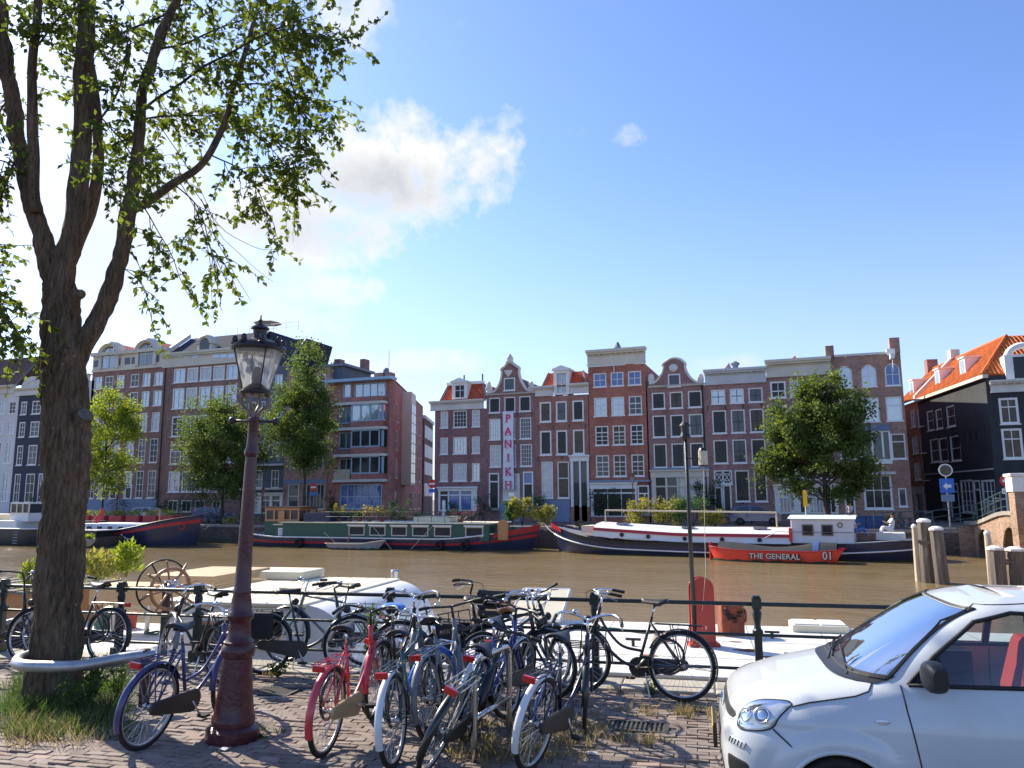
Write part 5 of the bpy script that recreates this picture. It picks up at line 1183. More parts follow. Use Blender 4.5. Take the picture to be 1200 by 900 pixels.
def flank_text(body, s0, s1, size, hh, dx):
    p, q = pt(s0, hh, -1), pt(s1, hh, -1); a = atan2(q[1]-p[1], q[0]-p[0]); c = ((p[0]+q[0])/2, (p[1]+q[1])/2-.12, (p[2]+q[2])/2)
    text(body, size*1.06, 'letter_dark', t, (c[0]+.02, c[1]-.01, c[2]-.015), (pi/2, 0, a), extrude=.004, bold=size*.05, sx=dx)
    text(body, size, 'letter_cream', t, (c[0], c[1]-.03, c[2]), (pi/2, 0, a), extrude=.004, bold=size*.012, sx=dx)
flank_text('THE GENERAL', .33, .73, .40, .70, 1.04); flank_text('01', .87, .99, .58, .74, .9)
# ---- dark tjalk with red stripe on the left, bow right
pa, pb = (vp(60, 630, 49.5).x, 49.8), (vp(232, 630, 49.5).x, 49.3)
t, L_ = boat('sailing_barge', 'dark sailing barge with rising red striped bow and red flag', 'barge', pa, pb)
sh = lambda s: .95+1.45*max(0, (s-.35)/.65)**1.7
bf = lambda s: min(1, (1-max(0, (s-.80)/.2)**2.3))*min(1, .8+.2*s/.1)
pt, _ = make_hull(t, L_, 4.2, sh, bf, 'hull_navy', deckmat='grey_boat')
strake(t, pt, .45, 1, .80, .90, 'boat_red', name='red_stripe')
line(t, pt, 0, 1, 1.0, .05, 'hull_black', 'gunwale')
p = pt(.955, .78, -1); MB().torus((p[0], p[1]-.06, p[2]-.05), .24, .06, 'y', 16, 6).tube([(p[0]+.26, p[1]-.06, p[2]+.3), (p[0]+.22, p[1]-.06, p[2]-.3)], .05, 5).build('bow_emblem', 'boat_red', t)
MB().box(L_*.30, L_*.74, -1.6, 1.6, 1.0, 1.75).build('cabin', 'roof_blue_white', t, bevel=.05)
for k in range(4): cabin_window(t, L_*.36+k*1.15, .7, -1.6, 1.15, 1.6, fr=FRW)
MB().box(L_*.2, L_*.3, -1.2, 1.2, .9, 1.9).build('steering_locker', 'canvas_dark', t); MB().tube([(L_*.75, 0, 1.5), (L_*.75, 0, 2.9)], .07, 6).build('mast_stub', 'varnish', t)
MB().tube([(L_*.36, -1.2, 1.7), (L_*.43, -1.2, 3.0)], .03, 5).build('flag_staff', 'varnish', t); MB().grid([[(L_*.36+.35+x*.9+.1*z, -1.2+.08*sin(z*3), 1.8+x*1.2-z*.5) for z in (0, .33, .66, 1)] for x in (0, .33, .66, 1)]).build('flag', 'flag_red', t, smooth=True)
p = pt(.68, .62, -1); MB().tube([(p[0]-.6, p[1]-.05, p[2]+.25), (p[0], p[1]-.08, p[2]-.08), (p[0]+.9, p[1]-.05, p[2]-.15)], .05, 5).build('anchor_arm', 'boat_white', t)
a, b = vp(70, 636, 46.3).x, vp(141, 636, 46.3).x
t, L_ = boat('motor_launch', 'dark low launch with grey roof lying beside the sailing barge', 'launch', (a, 46.4), (b, 46.2))
pt, _ = make_hull(t, L_, 2.0, lambda s: .75+.2*max(0, (s-.6)/.4)**2, lambda s: (1-max(0, (s-.6)/.4)**2.2), 'hull_black', n=24, deckmat='grey_boat')
MB().box(L_*.1, L_*.75, -.8, .8, .8, 1.25).build('cabin', 'hull_black', t); MB().box(L_*.07, L_*.8, -.95, .95, 1.25, 1.33).build('cabin_roof', 'grey_boat', t, bevel=.03)
# ---- pale motor yacht at the left edge
a, b = vp(-70, 640, 48.3).x, vp(64, 640, 48.3).x
t, L_ = boat('houseboat', 'dark hulled houseboat with white deckhouse at the left end', 'houseboat', (a, 48.4), (b, 48.2))
pt, _ = make_hull(t, L_, 4.4, lambda s: 1.35, lambda s: min(1, 1-max(0, (s-.93)/.07)**3*.3), M('hull_grey', (.045, .05, .055), rough=.5, stain=.2), n=20, deckmat='grey_boat', deck_drop=.05)
line(t, pt, 0, 1, 1, .05, 'boat_white', 'gunwale')
MB().box(L_*.1, L_*.83, -1.7, 1.7, 1.3, 2.0).build('deckhouse', 'boat_white', t, bevel=.06); MB().box(L_*.1, L_*.62, -1.3, 1.3, 2.0, 2.5).build('upper_deck', 'deck_cream', t, bevel=.05)
w0 = L_*.72; MB().box(w0, w0+2.2, -1.2, 1.2, 1.9, 2.6).box(w0, w0+2.2, -1.2, 1.2, 3.35, 3.5).build('wheelhouse', 'boat_white', t); m2 = MB()
for k in range(4): m2.box(w0+k*.70, w0+k*.70+.1, -1.2, -1.1, 2.6, 3.35).box(w0+k*.70, w0+k*.70+.1, 1.1, 1.2, 2.6, 3.35)
m2.box(w0, w0+2.2, -1.2, -1.1, 2.58, 2.64).box(w0, w0+2.2, 1.1, 1.2, 2.58, 2.64).build('wheelhouse_frame', 'deck_cream', t); MB().box(w0+.05, w0+2.1, -1.12, 1.12, 2.6, 3.35).build('pane', 'g_mid', t)
for k in range(5): MB().tube([(L_*.86, -2.2-.0, .2+k*.22), (L_*.9, -2.2, .2+k*.22)], .025, 4).build('ladder_rung', 'steel', t)

# ---- near boats under the rail
NR = lambda px, py, z: gp(px, py, z)
def nbox(t, a0, a1, b0, b1, z0, z1, name, mat, bevel=.0):
    P = [near(a0, b0), near(a1, b0), near(a1, b1), near(a0, b1)]; l = t.location
    return MB().slab([(p.x-l.x, p.y-l.y) for p in P], z0-l.z, z1-l.z).build(name, mat, t, bevel=bevel)
def nloc(p): q = Vector((p.x, p.y, 0))-NO; return q.dot(NU), q.dot(NV)
t = thing('houseboat', 'white roofed houseboat moored just beyond the near railing', 'houseboat', (*near(-8, 2.5).xy, WZ), 0, 'boats moored along the near quay')
aL, aR = nloc(gp(232, 700, .6))[0], nloc(gp(392, 702, .6))[0]
M('boat_oxide', (.20, .03, .02), rough=.6, var=.2, stain=.2)
nbox(t, aL-7.5, aR+3.0, .55, 5.2, WZ-.5, -.62, 'hull', 'boat_oxide'); nbox(t, aL-7.5, aR+3.0, .50, 5.25, -.62, -.42, 'deck', 'deck_white', .03)
nbox(t, aL, aR, 1.15, 4.7, -.42, .60, 'cabin', 'boat_white', .06); nbox(t, aL-.08, aR+.05, 1.05, 4.8, .60, .66, 'cabin_roof', 'deck_cream', .03)
for k in range(3):      # framed cabin lights and a dark rubbing strip along the near side
    a_ = lerp(aL+.5, aR-1.0, k/2); nbox(t, a_, a_+.62, 1.12, 1.15, -.02, .36, 'window', 'varnish'); nbox(t, a_+.06, a_+.56, 1.10, 1.12, .04, .30, 'pane', 'g_dark')
nbox(t, aL-7.4, aR+2.9, .47, .50, -.62, -.50, 'rubbing_strip', 'hull_black')
for k in range(6): a_ = lerp(aL+.2, aR-.2, k/5); nbox(t, a_, a_+.012, 1.06, 4.79, .659, .664, 'roof_seam', 'grey_boat')
for px in (120, 150): c = gp(px, 736, -.42)-t.location; MB().lathe([(.16, 0), (.17, .30), (.15, .30)], 12, tuple(c)).build('bucket', 'oxide_red' if px > 130 else 'boat_green', t)
c = gp(172, 742, -.40)-t.location; MB().tube(crv([c, c+Vector((.2, .1, .03)), c+Vector((.35, -.12, .02)), c+Vector((.1, -.15, .03)), c+Vector((.0, .05, .05))], 5), .02, 6).build('green_rope', 'boat_green', t, smooth=True)
# rounded cabin end
rows = []
for i in range(13):
    q = pi/2*i/12; rows.append([near(aR+.80*sin(q), 1.15, -.42), near(aR+.80*sin(q), 1.15, -.40+1.03*cos(q)**.8), near(aR+.80*sin(q), 4.7, -.40+1.03*cos(q)**.8), near(aR+.80*sin(q), 4.7, -.42)])
MB().grid([[p-t.location for p in r_] for r_ in rows]).build('cabin_nose', 'boat_white', t, smooth=True, angle=40)
nbox(t, aR+1.1, aR+2.35, 1.6, 3.2, -.42, -.12, 'fore_hatch', 'deck_white', .03)
p = gp(300, 678, .66); a_, b_ = nloc(p); nbox(t, a_-.1, a_+1.1, b_-.2, b_+.7, .66, .82, 'roof_light', 'deck_cream', .03)
p = gp(255, 682, .66); a_, b_ = nloc(p); nbox(t, a_-.75, a_+.55, b_-.9, b_+.9, .70, .86, 'wood_hatch', 'ply', .02)
p = gp(452, 683, -.3); 
p = gp(463, 700, -.1); l_ = t.location
MB().tube([p-l_+Vector((0, 0, -.5)), p-l_+Vector((0, 0, .45))], .05, 8).lathe([(.09, .42), (.11, .45), (.11, .60), (.09, .63)], 10, tuple(p-l_)).build('deck_lamp', 'steel', t)
p = gp(420, 688, .35); MB().tube([p-l_+Vector((-.25, 0, 0)), p-l_+Vector((.3, .05, .02))], .025, 5).sphere(tuple(p-l_+Vector((-.27, 0, 0))), .06, .06, .06).sphere(tuple(p-l_+Vector((.32, .05, .02))), .06, .06, .09).build('boat_hook', 'iron_black', t)
# aft deck with ship's wheel
nbox(t, aL-7.4, aL-.3, .55, .60, -.42, -.1, 'bulwark', 'boat_oxide')
p = gp(155, 700, .28); a_, b_ = nloc(p)
wedge = [near(a_-.75, b_-.3), near(a_+.55, b_-.15), near(a_+.55, b_+.55), near(a_-.75, b_+.55)]
MB().add([q-l_+Vector((0, 0, z)) for z0_, z in ((0, .15), (0, .52)) for q in wedge], [(3, 2, 1, 0), (4, 5, 6, 7), (0, 1, 5, 4), (1, 2, 6, 5), (2, 3, 7, 6), (3, 0, 4, 7)]).build('tiller_box', 'ply', t, bevel=.02)
for k in (-.5, .3): MB().tube([near(a_+k, b_+.1)-l_+Vector((0, 0, -.45)), near(a_+k, b_+.1)-l_+Vector((0, 0, .15))], .05, 6).build('box_leg', 'steel', t)
# ship's wheel
wc = zp(200, 690, 10.9); fw_ = ((CP-wc)*Vector((1, 1, 0))).normalized()
sw = thing('ship_wheel', 'varnished spoked ship steering wheel with dark outer ring on the aft deck', 'steering wheel', (wc.x, wc.y, -.42), atan2(fw_.y, fw_.x)+pi/2+.45)
zc = wc.z+.42
MB().torus((0, 0, zc), .28, .026, 'y', 40, 8).build('rim', 'varnish', sw, smooth=True)
for k in range(8):
    q = 2*pi*k/8+.2; MB().tube([(.04*cos(q), 0, zc+.04*sin(q)), (.40*cos(q), 0, zc+.40*sin(q))], [.014, .018], 6).build('spoke', 'varnish', sw, smooth=True)
MB().lathe([(.07, -.06), (.08, 0), (.05, .06)], 12).xf(Matrix.Translation((0, 0, zc)) @ Matrix.Rotation(pi/2, 4, 'X')).build('hub', 'steel', sw, smooth=True)
MB().torus((.0, .25, zc+.02), .37, .014, 'y', 40, 6).build('guard_ring', 'iron_black', sw, smooth=True)
MB().tube([(0, .12, 0), (0, .12, zc)], .06, 8).tube([(0, .30, zc), (0, -.03, zc)], .03, 8).build('pedestal', 'hull_grey', sw)
for k in range(4): q = 2*pi*k/4+.5; MB().tube([(0, .2, zc), (.37*cos(q), .25, zc+.02+.37*sin(q))], .012, 5).build('guard_spoke', 'iron_black', sw)
# ---- right barge: long white deck
t = thing('flat_barge', 'flat white decked barge below the railing with red winch board', 'barge', (*near(2, 2.5).xy, WZ), 0, 'boats moored along the near quay'); l_ = t.location
aL = nloc(gp(596, 745, .0))[0]
nbox(t, aL-.9, 14, .42, 4.6, WZ-.5, -.50, 'hull', 'hull_black')
nbox(t, aL-.6, 14, .50, 4.5, -.02, .03, 'deck', 'deck_white', .02)
for k in range(60):       # vertical side boards under the deck edge
    a = aL-.55+k*.24
    if a > 9: break
    nbox(t, a, a+.225, .50, .53, -.52, -.03, 'side_board', 'deck_white')
nbox(t, aL-.6, 14, .535, 4.4, -.5, -.025, 'deck_frame', 'boat_white')
p0 = gp(596, 729, .03); p1 = gp(658, 730, .03); a0, b0 = nloc(p0); a1, b1 = nloc(p1)
pan = [near(a0, b0-.1, .06), near(a1, b0-.1, .06), near(a1+.05, b0+.75, .48), near(a0+.12, b0+.75, .48)]
MB().add([q-l_ for q in pan]+[q-l_+Vector((0, 0, .05)) for q in pan], [(3, 2, 1, 0), (4, 5, 6, 7), (0, 1, 5, 4), (1, 2, 6, 5), (2, 3, 7, 6), (3, 0, 4, 7)]).build('tilted_hatch', 'deck_cream', t)
e = MB()
for i in range(4): e.tube([pan[i]-l_+Vector((0, 0, .03)), pan[(i+1) % 4]-l_+Vector((0, 0, .03))], .03, 4)
e.build('hatch_edge', 'boat_white', t)
p = gp(962, 742, .03); a_, b_ = nloc(p); nbox(t, a_-.42, a_+.42, b_, b_+.6, .03, .14, 'deck_hatch', 'deck_cream', .015); nbox(t, a_-.38, a_-.02, b_+.05, b_+.55, .14, .16, 'hatch_lid', 'boat_white'); nbox(t, a_+.02, a_+.38, b_+.05, b_+.55, .14, .16, 'hatch_lid', 'boat_white')
for px, py, s_ in ((878, 762, .22), (862, 752, .1), (840, 745, .12), (700, 760, .1), (905, 770, .15), (760, 768, .14)):   # bare rust patches
    p = gp(px, py, .035); pts = [(p.x-l_.x+s_*random.uniform(.6, 1.2)*cos(q), p.y-l_.y+.45*s_*random.uniform(.6, 1.2)*sin(q)) for q in [2*pi*i/12 for i in range(12)]]
    MB().slab(pts, .034-l_.z, .036-l_.z).build('rust_patch', 'rust', t)
for k in range(9):        # plate seams and cleats on the deck
    a = aL+.4+k*1.1; nbox(t, a, a+.012, .52, 4.45, .029, .033, 'plate_seam', 'grey_boat')
for b in (1.6, 2.9): nbox(t, aL-.5, 13.8, b, b+.012, .029, .0335, 'plate_seam', 'grey_boat')
for px, py in ((610, 752), (742, 757), (905, 748), (930, 775)):
    c = gp(px, py, .03)-l_; MB().tube([c, c+Vector((0, 0, .09))], .025, 6).tube([c+Vector((-.11, 0, .09)), c+Vector((.11, .02, .09))], .018, 6).build('cleat', 'hull_black', t)
c = gp(775, 752, .03)-l_
for k in range(4): MB().torus((c.x, c.y, c.z+.02+k*.022), .15-.012*k, .013, 'z', 20, 6).build('rope_coil', 'rope', t, smooth=True)
c = gp(690, 738, .03)-l_; MB().tube(crv([c, c+Vector((.4, .2, .012)), c+Vector((.9, -.1, .012)), c+Vector((1.5, .25, .012)), c+Vector((2.1, .1, .012))], 6), .014, 6).build('hose', 'boat_green', t, smooth=True)
# red winch board
p = gp(824, 757, .03); wb_ = thing('winch_board', 'upright oxide red rounded board on the white barge deck', 'winch board', (p.x, p.y, .03), YAW)
w = .17; hgt = .98
for y0, y1, nm in ((-.09, -.06, 'cheek'), (.06, .09, 'cheek')):
    pts = [(-w, 0), (w, 0)]+[(w*cos(q), hgt-w+w*sin(q)) for q in [pi*i/14 for i in range(15)]]; MB().prism(pts[::-1], y0, y1).build(nm, 'oxide_red', wb_, bevel=.006)
MB().lathe([(w-.03, -.058), (w-.03, .058)], 20).xf(Matrix.Translation((0, 0, hgt-w)) @ Matrix.Rotation(pi/2, 4, 'X')).build('sheave', 'iron_black', wb_); MB().box(-w-.04, w+.05, -.12, .12, 0, .05).build('foot', 'oxide_red', wb_); MB().box(-w+.02, w-.02, -.058, .058, .05, hgt-2*w-.01).build('core', 'oxide_red', wb_)
p = gp(857, 744, .03); rb = thing('winch_drum', 'rusty red winch with chain beside the red board', 'winch', (p.x, p.y, .03), YAW)
MB().box(-.18, .18, -.15, .15, 0, .48).build('housing', 'rust', rb, bevel=.03)
for k in range(9):
    q = k/8; MB().torus((-.13+.27*q, -.17, .40-.12*sin(q*pi)*random.uniform(.5, 1.5)), .034, .011, random.choice(['y', 'x']), 10, 5).build('chain_link', 'iron_black', rb)
MB().torus((.2, -.05, .3), .09, .02, 'x', 14, 6).build('hand_wheel', 'rust', rb)
# signal mast
b_, t_ = zp(814, 740, 11.1), zp(803, 507, 11.1)
ms = thing('signal_mast', 'thin dark mast with two lanterns rising from the white barge', 'mast', (b_.x, b_.y, b_.z)); dv = t_-b_
MB().tube([(0, 0, 0), dv*.5, dv], [.035, .03, .02], 8).build('pole', 'iron_black', ms, smooth=True)
MB().lathe([(.055, -.10), (.075, -.06), (.06, .0), (.06, .08), (.085, .10), (.04, .15)], 12, tuple(dv)).build('lantern', 'iron_black', ms)
q = dv*.87; rv = Vector((cos(YAW), sin(YAW), 0)); MB().tube([q, q+rv*.20], .010, 5).build('bracket', 'iron_black', ms); c = q+rv*.24
la = MB().lathe([(.06, -.10), (.065, -.09), (.065, .10), (.06, .11)], 10, tuple(c)).build('lantern', 'timber_pale', ms); MB().lathe([(.07, .11), (.05, .15)], 10, tuple(c)).lathe([(.07, -.12), (.07, -.10)], 10, tuple(c)).build('lantern_cap', 'iron_black', la)
MB().tube([c+Vector((0, 0, -.12)), b_-b_+dv*.3+rv*.2, Vector((.12, 0, .3))], .004, 4).build('halyard', 'rope', ms)
# stay wire across from the mast
# ---- raft and dark bow at the left edge
p = gp(10, 690, .35); a_, b_ = nloc(p)
t = thing('garden_raft', 'weathered wooden shed raft with grey board roof near the tree', 'raft', (*near(a_, b_).xy, WZ), 0, 'boats moored along the near quay')
nbox(t, a_-2.6, a_+.9, b_-.1, b_+2.2, WZ-.3, -.6, 'float', 'bank_timber'); nbox(t, a_-2.5, a_+.6, b_+.1, b_+2.0, -.6, .25, 'shed', 'varnish')
for k in range(14): nbox(t, a_-2.8+k*.26, a_-2.8+k*.26+.245, b_-.15, b_+2.3, .26+.02*(k % 2), .31+.02*(k % 2), 'roof_board', 'timber_pile')
p = gp(12, 742, -.2); a_, b_ = nloc(p)
t = thing('work_boat', 'black bow of a work boat with grey deck beneath the railing', 'work boat', (*near(a_-2, 1.9).xy, WZ), NA, 'boats moored along the near quay')
pt, _ = make_hull(t, 3.2, 2.4, lambda s: 1.2+.5*max(0, (s-.5)/.5)**2, lambda s: 1-max(0, (s-.3)/.7)**2.2, 'hull_black', n=20, deckmat='grey_boat', deck_drop=.05); line(t, pt, 0, 1, 1, .05, 'grey_boat', 'gunwale')

for lab, a, b in (('slack mooring rope from the navy barge bow to the far quay', vp(662, 618, 50.8), vp(636, 612, 53.9)), ('mooring rope from the green houseboat prow to the far quay', vp(630, 612, 51.5), vp(648, 613, 53.9)), ('mooring rope from the dark sailing barge to the far quay', vp(231, 610, 49.4), vp(246, 615, 53.9))):
    m_ = (a+b)/2-Vector((0, 0, .55)); tag(MB().tube(crv([a, m_, b], 8), .03, 5).build('mooring_rope', 'rope'), lab, 'rope', 'mooring ropes')
# ================================================================== NEAR STREET: lamp post, bicycles, rack
def zat(base, y):
    """height above base of photo row y on a vertical through base"""
    k = (450-y)/FPX; d = Vector((base.x-CP.x, base.y-CP.y, 0-CP.z)); # d + z*ez
    return (k*d.dot(_f)-d.dot(_u))/(_u.z-k*_f.z)
M('maroon_iron', (.066, .012, .016), rough=.38, var=.25, vs=9, bump=.5, bs=28, coat=.2)
M('lamp_iron', (.032, .018, .018), rough=.45, var=.3, vs=12, bump=.3, bs=40)
M('lamp_mauve', (.20, .13, .125), rough=.5, var=.2, vs=12, bump=.2, bs=40)
M('enamel', (.30, .28, .26), rough=.4, var=.1)
clear_glass('lamp_glass', (.96, .98, 1.0), refl=.05)
_n = MATS['lamp_glass'].node_tree; _d = _n.nodes.new('ShaderNodeBsdfTranslucent'); _d.inputs[0].default_value = (.85, .9, .95, 1); _m = _n.nodes.new('ShaderNodeMixShader'); _m.inputs[0].default_value = .27   # dust film
_o = _n.nodes['Material Output'].inputs['Surface']; _src = _o.links[0].from_socket; _n.links.new(_src, _m.inputs[1]); _n.links.new(_d.outputs[0], _m.inputs[2]); _n.links.new(_m.outputs[0], _o)
lb = gp(272, 866); lp = thing('street_lamp', 'maroon cast iron street lamp with crowned glass lantern', 'street lamp', lb, 0, None, ry=radians(1.7))
z_ = lambda y: zat(lb, y)
MB().lathe([(.235, 0), (.24, .02), (.235, .10), (.20, .13), (.19, .135)], 28).build('plinth', 'maroon_iron', lp, smooth=True, angle=30)
prof = [(.19, .13), (.195, .17), (.19, .20), (.178, .22), (.165, .33), (.150, .48), (.138, .62), (.128, .74), (.126, z_(770)), (.145, z_(768)), (.152, z_(763)), (.150, z_(758)), (.128, z_(754)), (.135, z_(751)), (.112, z_(748)), (.100, z_(740)), (.094, z_(730)),
        (.098, z_(727)), (.118, z_(724)), (.122, z_(720)), (.105, z_(716)), (.096, z_(714)), (.092, z_(705)), (.080, z_(696)), (.083, z_(694)), (.083, z_(691)), (.076, z_(689)), (.068, z_(650)), (.060, z_(590)), (.056, z_(545)), (.052, z_(536)), (.068, z_(533)), (.070, z_(529)), (.056, z_(525)), (.052, z_(518)), (.046, z_(497)), (.060, z_(494)), (.058, z_(491)), (.045, z_(489))]
MB().lathe(prof, 24).build('column', 'maroon_iron', lp, smooth=True, angle=35)
zb = z_(494)
MB().tube([(-.20*cos(YAW), -.20*sin(YAW), zb), (.20*cos(YAW), .20*sin(YAW), zb)], .014, 8).sphere((-.21*cos(YAW), -.21*sin(YAW), zb), .035, .035, .04).sphere((.21*cos(YAW), .21*sin(YAW), zb), .035, .035, .04).build('ladder_bar', 'lamp_iron', lp, smooth=True)
z0, z1 = z_(489), z_(463)
for k in range(4):
    q = pi/2*k+YAW; c_, s_ = cos(q), sin(q)
    MB().tube(crv([(r_*c_, r_*s_, z) for r_, z in ((.035, z0-.02), (.055, lerp(z0, z1, .25)), (.125, lerp(z0, z1, .55)), (.13, lerp(z0, z1, .85)), (.085, z1))], 5), .015, 7, flat=1.3).build('lyre_arm', 'lamp_mauve', lp, smooth=True)
MB().lathe([(.05, z1-.02), (.14, z1), (.155, z1+.02), (.15, z1+.035), (.13, z1+.045), (.06, z1+.10), (.03, z1+.12)], 24).build('gallery', 'lamp_iron', lp, smooth=True, angle=30)
zg0, zg1 = z1+.04, z_(410)
MB().grid([[(lerp(.125, .235, t_)*cos(q), lerp(.125, .235, t_)*sin(q), lerp(zg0, zg1, t_)) for q in [2*pi*i/32 for i in range(33)]] for t_ in (0, .5, 1)]).build('glass', 'lamp_glass', lp, smooth=True)
for k in range(4):
    q = pi/2*k+YAW+.6; MB().tube([(.128*cos(q), .128*sin(q), zg0), (.238*cos(q), .238*sin(q), zg1)], .007, 5).build('glazing_bar', 'lamp_iron', lp)
ztop = zg1
MB().lathe([(.22, ztop-.02), (.255, ztop-.015), (.262, ztop), (.25, ztop+.03), (.21, ztop+.055), (.12, ztop+.09), (.07, ztop+.10)], 28).build('hood', 'lamp_iron', lp, smooth=True, angle=40)
MB().lathe([(.228, ztop-.03), (.2, ztop+.0), (.1, ztop+.03)], 24).build('reflector', 'enamel', lp, smooth=True)
for k in range(8):
    q = 2*pi*k/8; MB().sphere((.225*cos(q), .225*sin(q), ztop+.075), .028, .028, .042, 8, 6).torus((.225*cos(q), .225*sin(q), ztop+.04), .03, .01, 'z', 8, 5).build('crown_ornament', 'lamp_iron', lp, smooth=True)
MB().lathe([(.075, ztop+.09), (.065, ztop+.12), (.065, ztop+.19), (.09, ztop+.20), (.085, ztop+.215), (.045, ztop+.24), (.018, ztop+.26), (.022, ztop+.285), (.008, ztop+.30), (.006, ztop+.34)], 14).build('chimney', 'lamp_iron', lp, smooth=True, angle=35)
MB().sphere((0, 0, z1+.20), .05, .05, .075, 12, 8).lathe([(.035, z1+.08), (.045, z1+.13), (.03, z1+.15)], 10).build('burner', 'lamp_mauve', lp, smooth=True)
# ---- galvanised hoop round the tree
M('galvanised', (.42, .43, .44), rough=.42, metal=.75, var=.2, vs=8, bump=.1, stain=.25, stains=3)
M('rusty_iron', (.05, .028, .02), rough=.7, var=.4, vs=12, bump=.3)
hp = thing('tree_guard', 'galvanised steel hoop guarding the tree trunk', 'tree guard', TREE)
fd = Vector((-sin(YAW), cos(YAW), 0)); rd = Vector((cos(YAW), sin(YAW), 0))
hz = .46
HC = rd*.30
path = [HC+rd*(.95)-fd*.30, HC+rd*.70-fd*.48, HC+rd*.30-fd*.60, HC-rd*.15-fd*.60, HC-rd*.42-fd*.46, HC-rd*.57-fd*.15, HC-rd*.52+fd*.18, HC-rd*.36+fd*.38]
path = [p+Vector((0, 0, hz+.05*(i < 2))) for i, p in enumerate(path)]
MB().tube(crv(path, 8), .06, 14).build('pipe', 'galvanised', hp, smooth=True, angle=60)
p = path[0]*.75+path[1]*.25; MB().tube([(p.x, p.y, 0), (p.x, p.y, hz+.06)], .055, 12).build('post', 'rusty_iron', hp); MB().torus((p.x, p.y, hz+.04), .06, .03, 'x', 14, 8).build('clamp', 'rusty_iron', hp)
p = path[6]; MB().tube([(p.x, p.y, 0), (p.x, p.y, hz)], .05, 10).build('post', 'galvanised', hp)
# ---- bicycle rack
M('inox', (.60, .60, .58), rough=.22, metal=1., var=.12, vs=10)
ra_, rb_ = gp(556, 893), gp(597, 862)
rk = thing('bicycle_rack', 'stainless steel hoop bicycle rack between the leaning bicycles', 'bicycle rack', ra_)
d_ = rb_-ra_; hh = .80
MB().tube(crv([(0, 0, 0), (0, 0, hh-.12), (d_.x*.06, d_.y*.06, hh-.02), (d_.x*.18, d_.y*.18, hh)], 5)[:-1]+crv([(d_.x*.18, d_.y*.18, hh), (d_.x*.85, d_.y*.85, hh), (d_.x*.97, d_.y*.97, hh-.04), (d_.x, d_.y, hh-.15), (d_.x, d_.y, 0)], 5), .026, 12).build('hoop', 'inox', rk, smooth=True)
MB().tube([(0, 0, hh*.42), (d_.x, d_.y, hh*.42)], .024, 10).build('crossbar', 'inox', rk, smooth=True)
# ================================================================== bicycles
for n_, c_ in dict(b_purple=(.055, .05, .16), b_green=(.022, .045, .035), b_grey=(.20, .21, .22), b_red=(.62, .045, .06), b_teal=(.03, .075, .09), b_black=(.012, .012, .014), b_blue=(.03, .07, .28), b_brown=(.028, .018, .017), b_navy=(.015, .022, .05), b_white=(.66, .66, .66), b_bluetyre=(.02, .16, .55), b_cream=(.5, .36, .18)).items():
    M(n_, c_, rough=.32, var=.12, vs=14, coat=.35)
M('chrome', (.72, .72, .74), rough=.14, metal=1., var=.08); M('alloy', (.52, .52, .53), rough=.35, metal=.9, var=.12)
M('saddle', (.012, .012, .013), rough=.5, var=.2, bump=.1); M('grip', (.015, .014, .014), rough=.7); M('tyre', (.016, .016, .016), rough=.8, var=.25, vs=30)
M('red_lens', (.55, .01, .012), rough=.15, coat=.5); M('clear_lens', (.75, .75, .72), rough=.1, coat=.5); M('dark_plastic', (.03, .028, .027), rough=.5, var=.2)
WR = .335
def wheel_meshes(c, tyre='tyre', rim='alloy', fat=.021):
    r_ = MB().torus((c[0], 0, c[1]), WR-.035, .011, 'y', 40, 6, flat=1.3)
    ty = MB().torus((c[0], 0, c[1]), WR-.012, fat, 'y', 44, 8)
    sp = MB()
    for k in range(32):
        q = 2*pi*k/32; sg = 1 if k % 2 else -1; q2 = q+(.5 if (k//2) % 2 else -.5)
        sp.tube([(c[0]+.022*cos(q2), sg*.03, c[1]+.022*sin(q2)), (c[0]+(WR-.04)*cos(q), 0, c[1]+(WR-.04)*sin(q))], .0016, 3, cap=False)
    hb = MB().tube([(c[0], -.055, c[1]), (c[0], .055, c[1])], .018, 8).tube([(c[0], -.033, c[1]), (c[0], -.027, c[1])], .033, 12).tube([(c[0], .027, c[1]), (c[0], .033, c[1])], .033, 12)
    return r_, ty, sp, hb
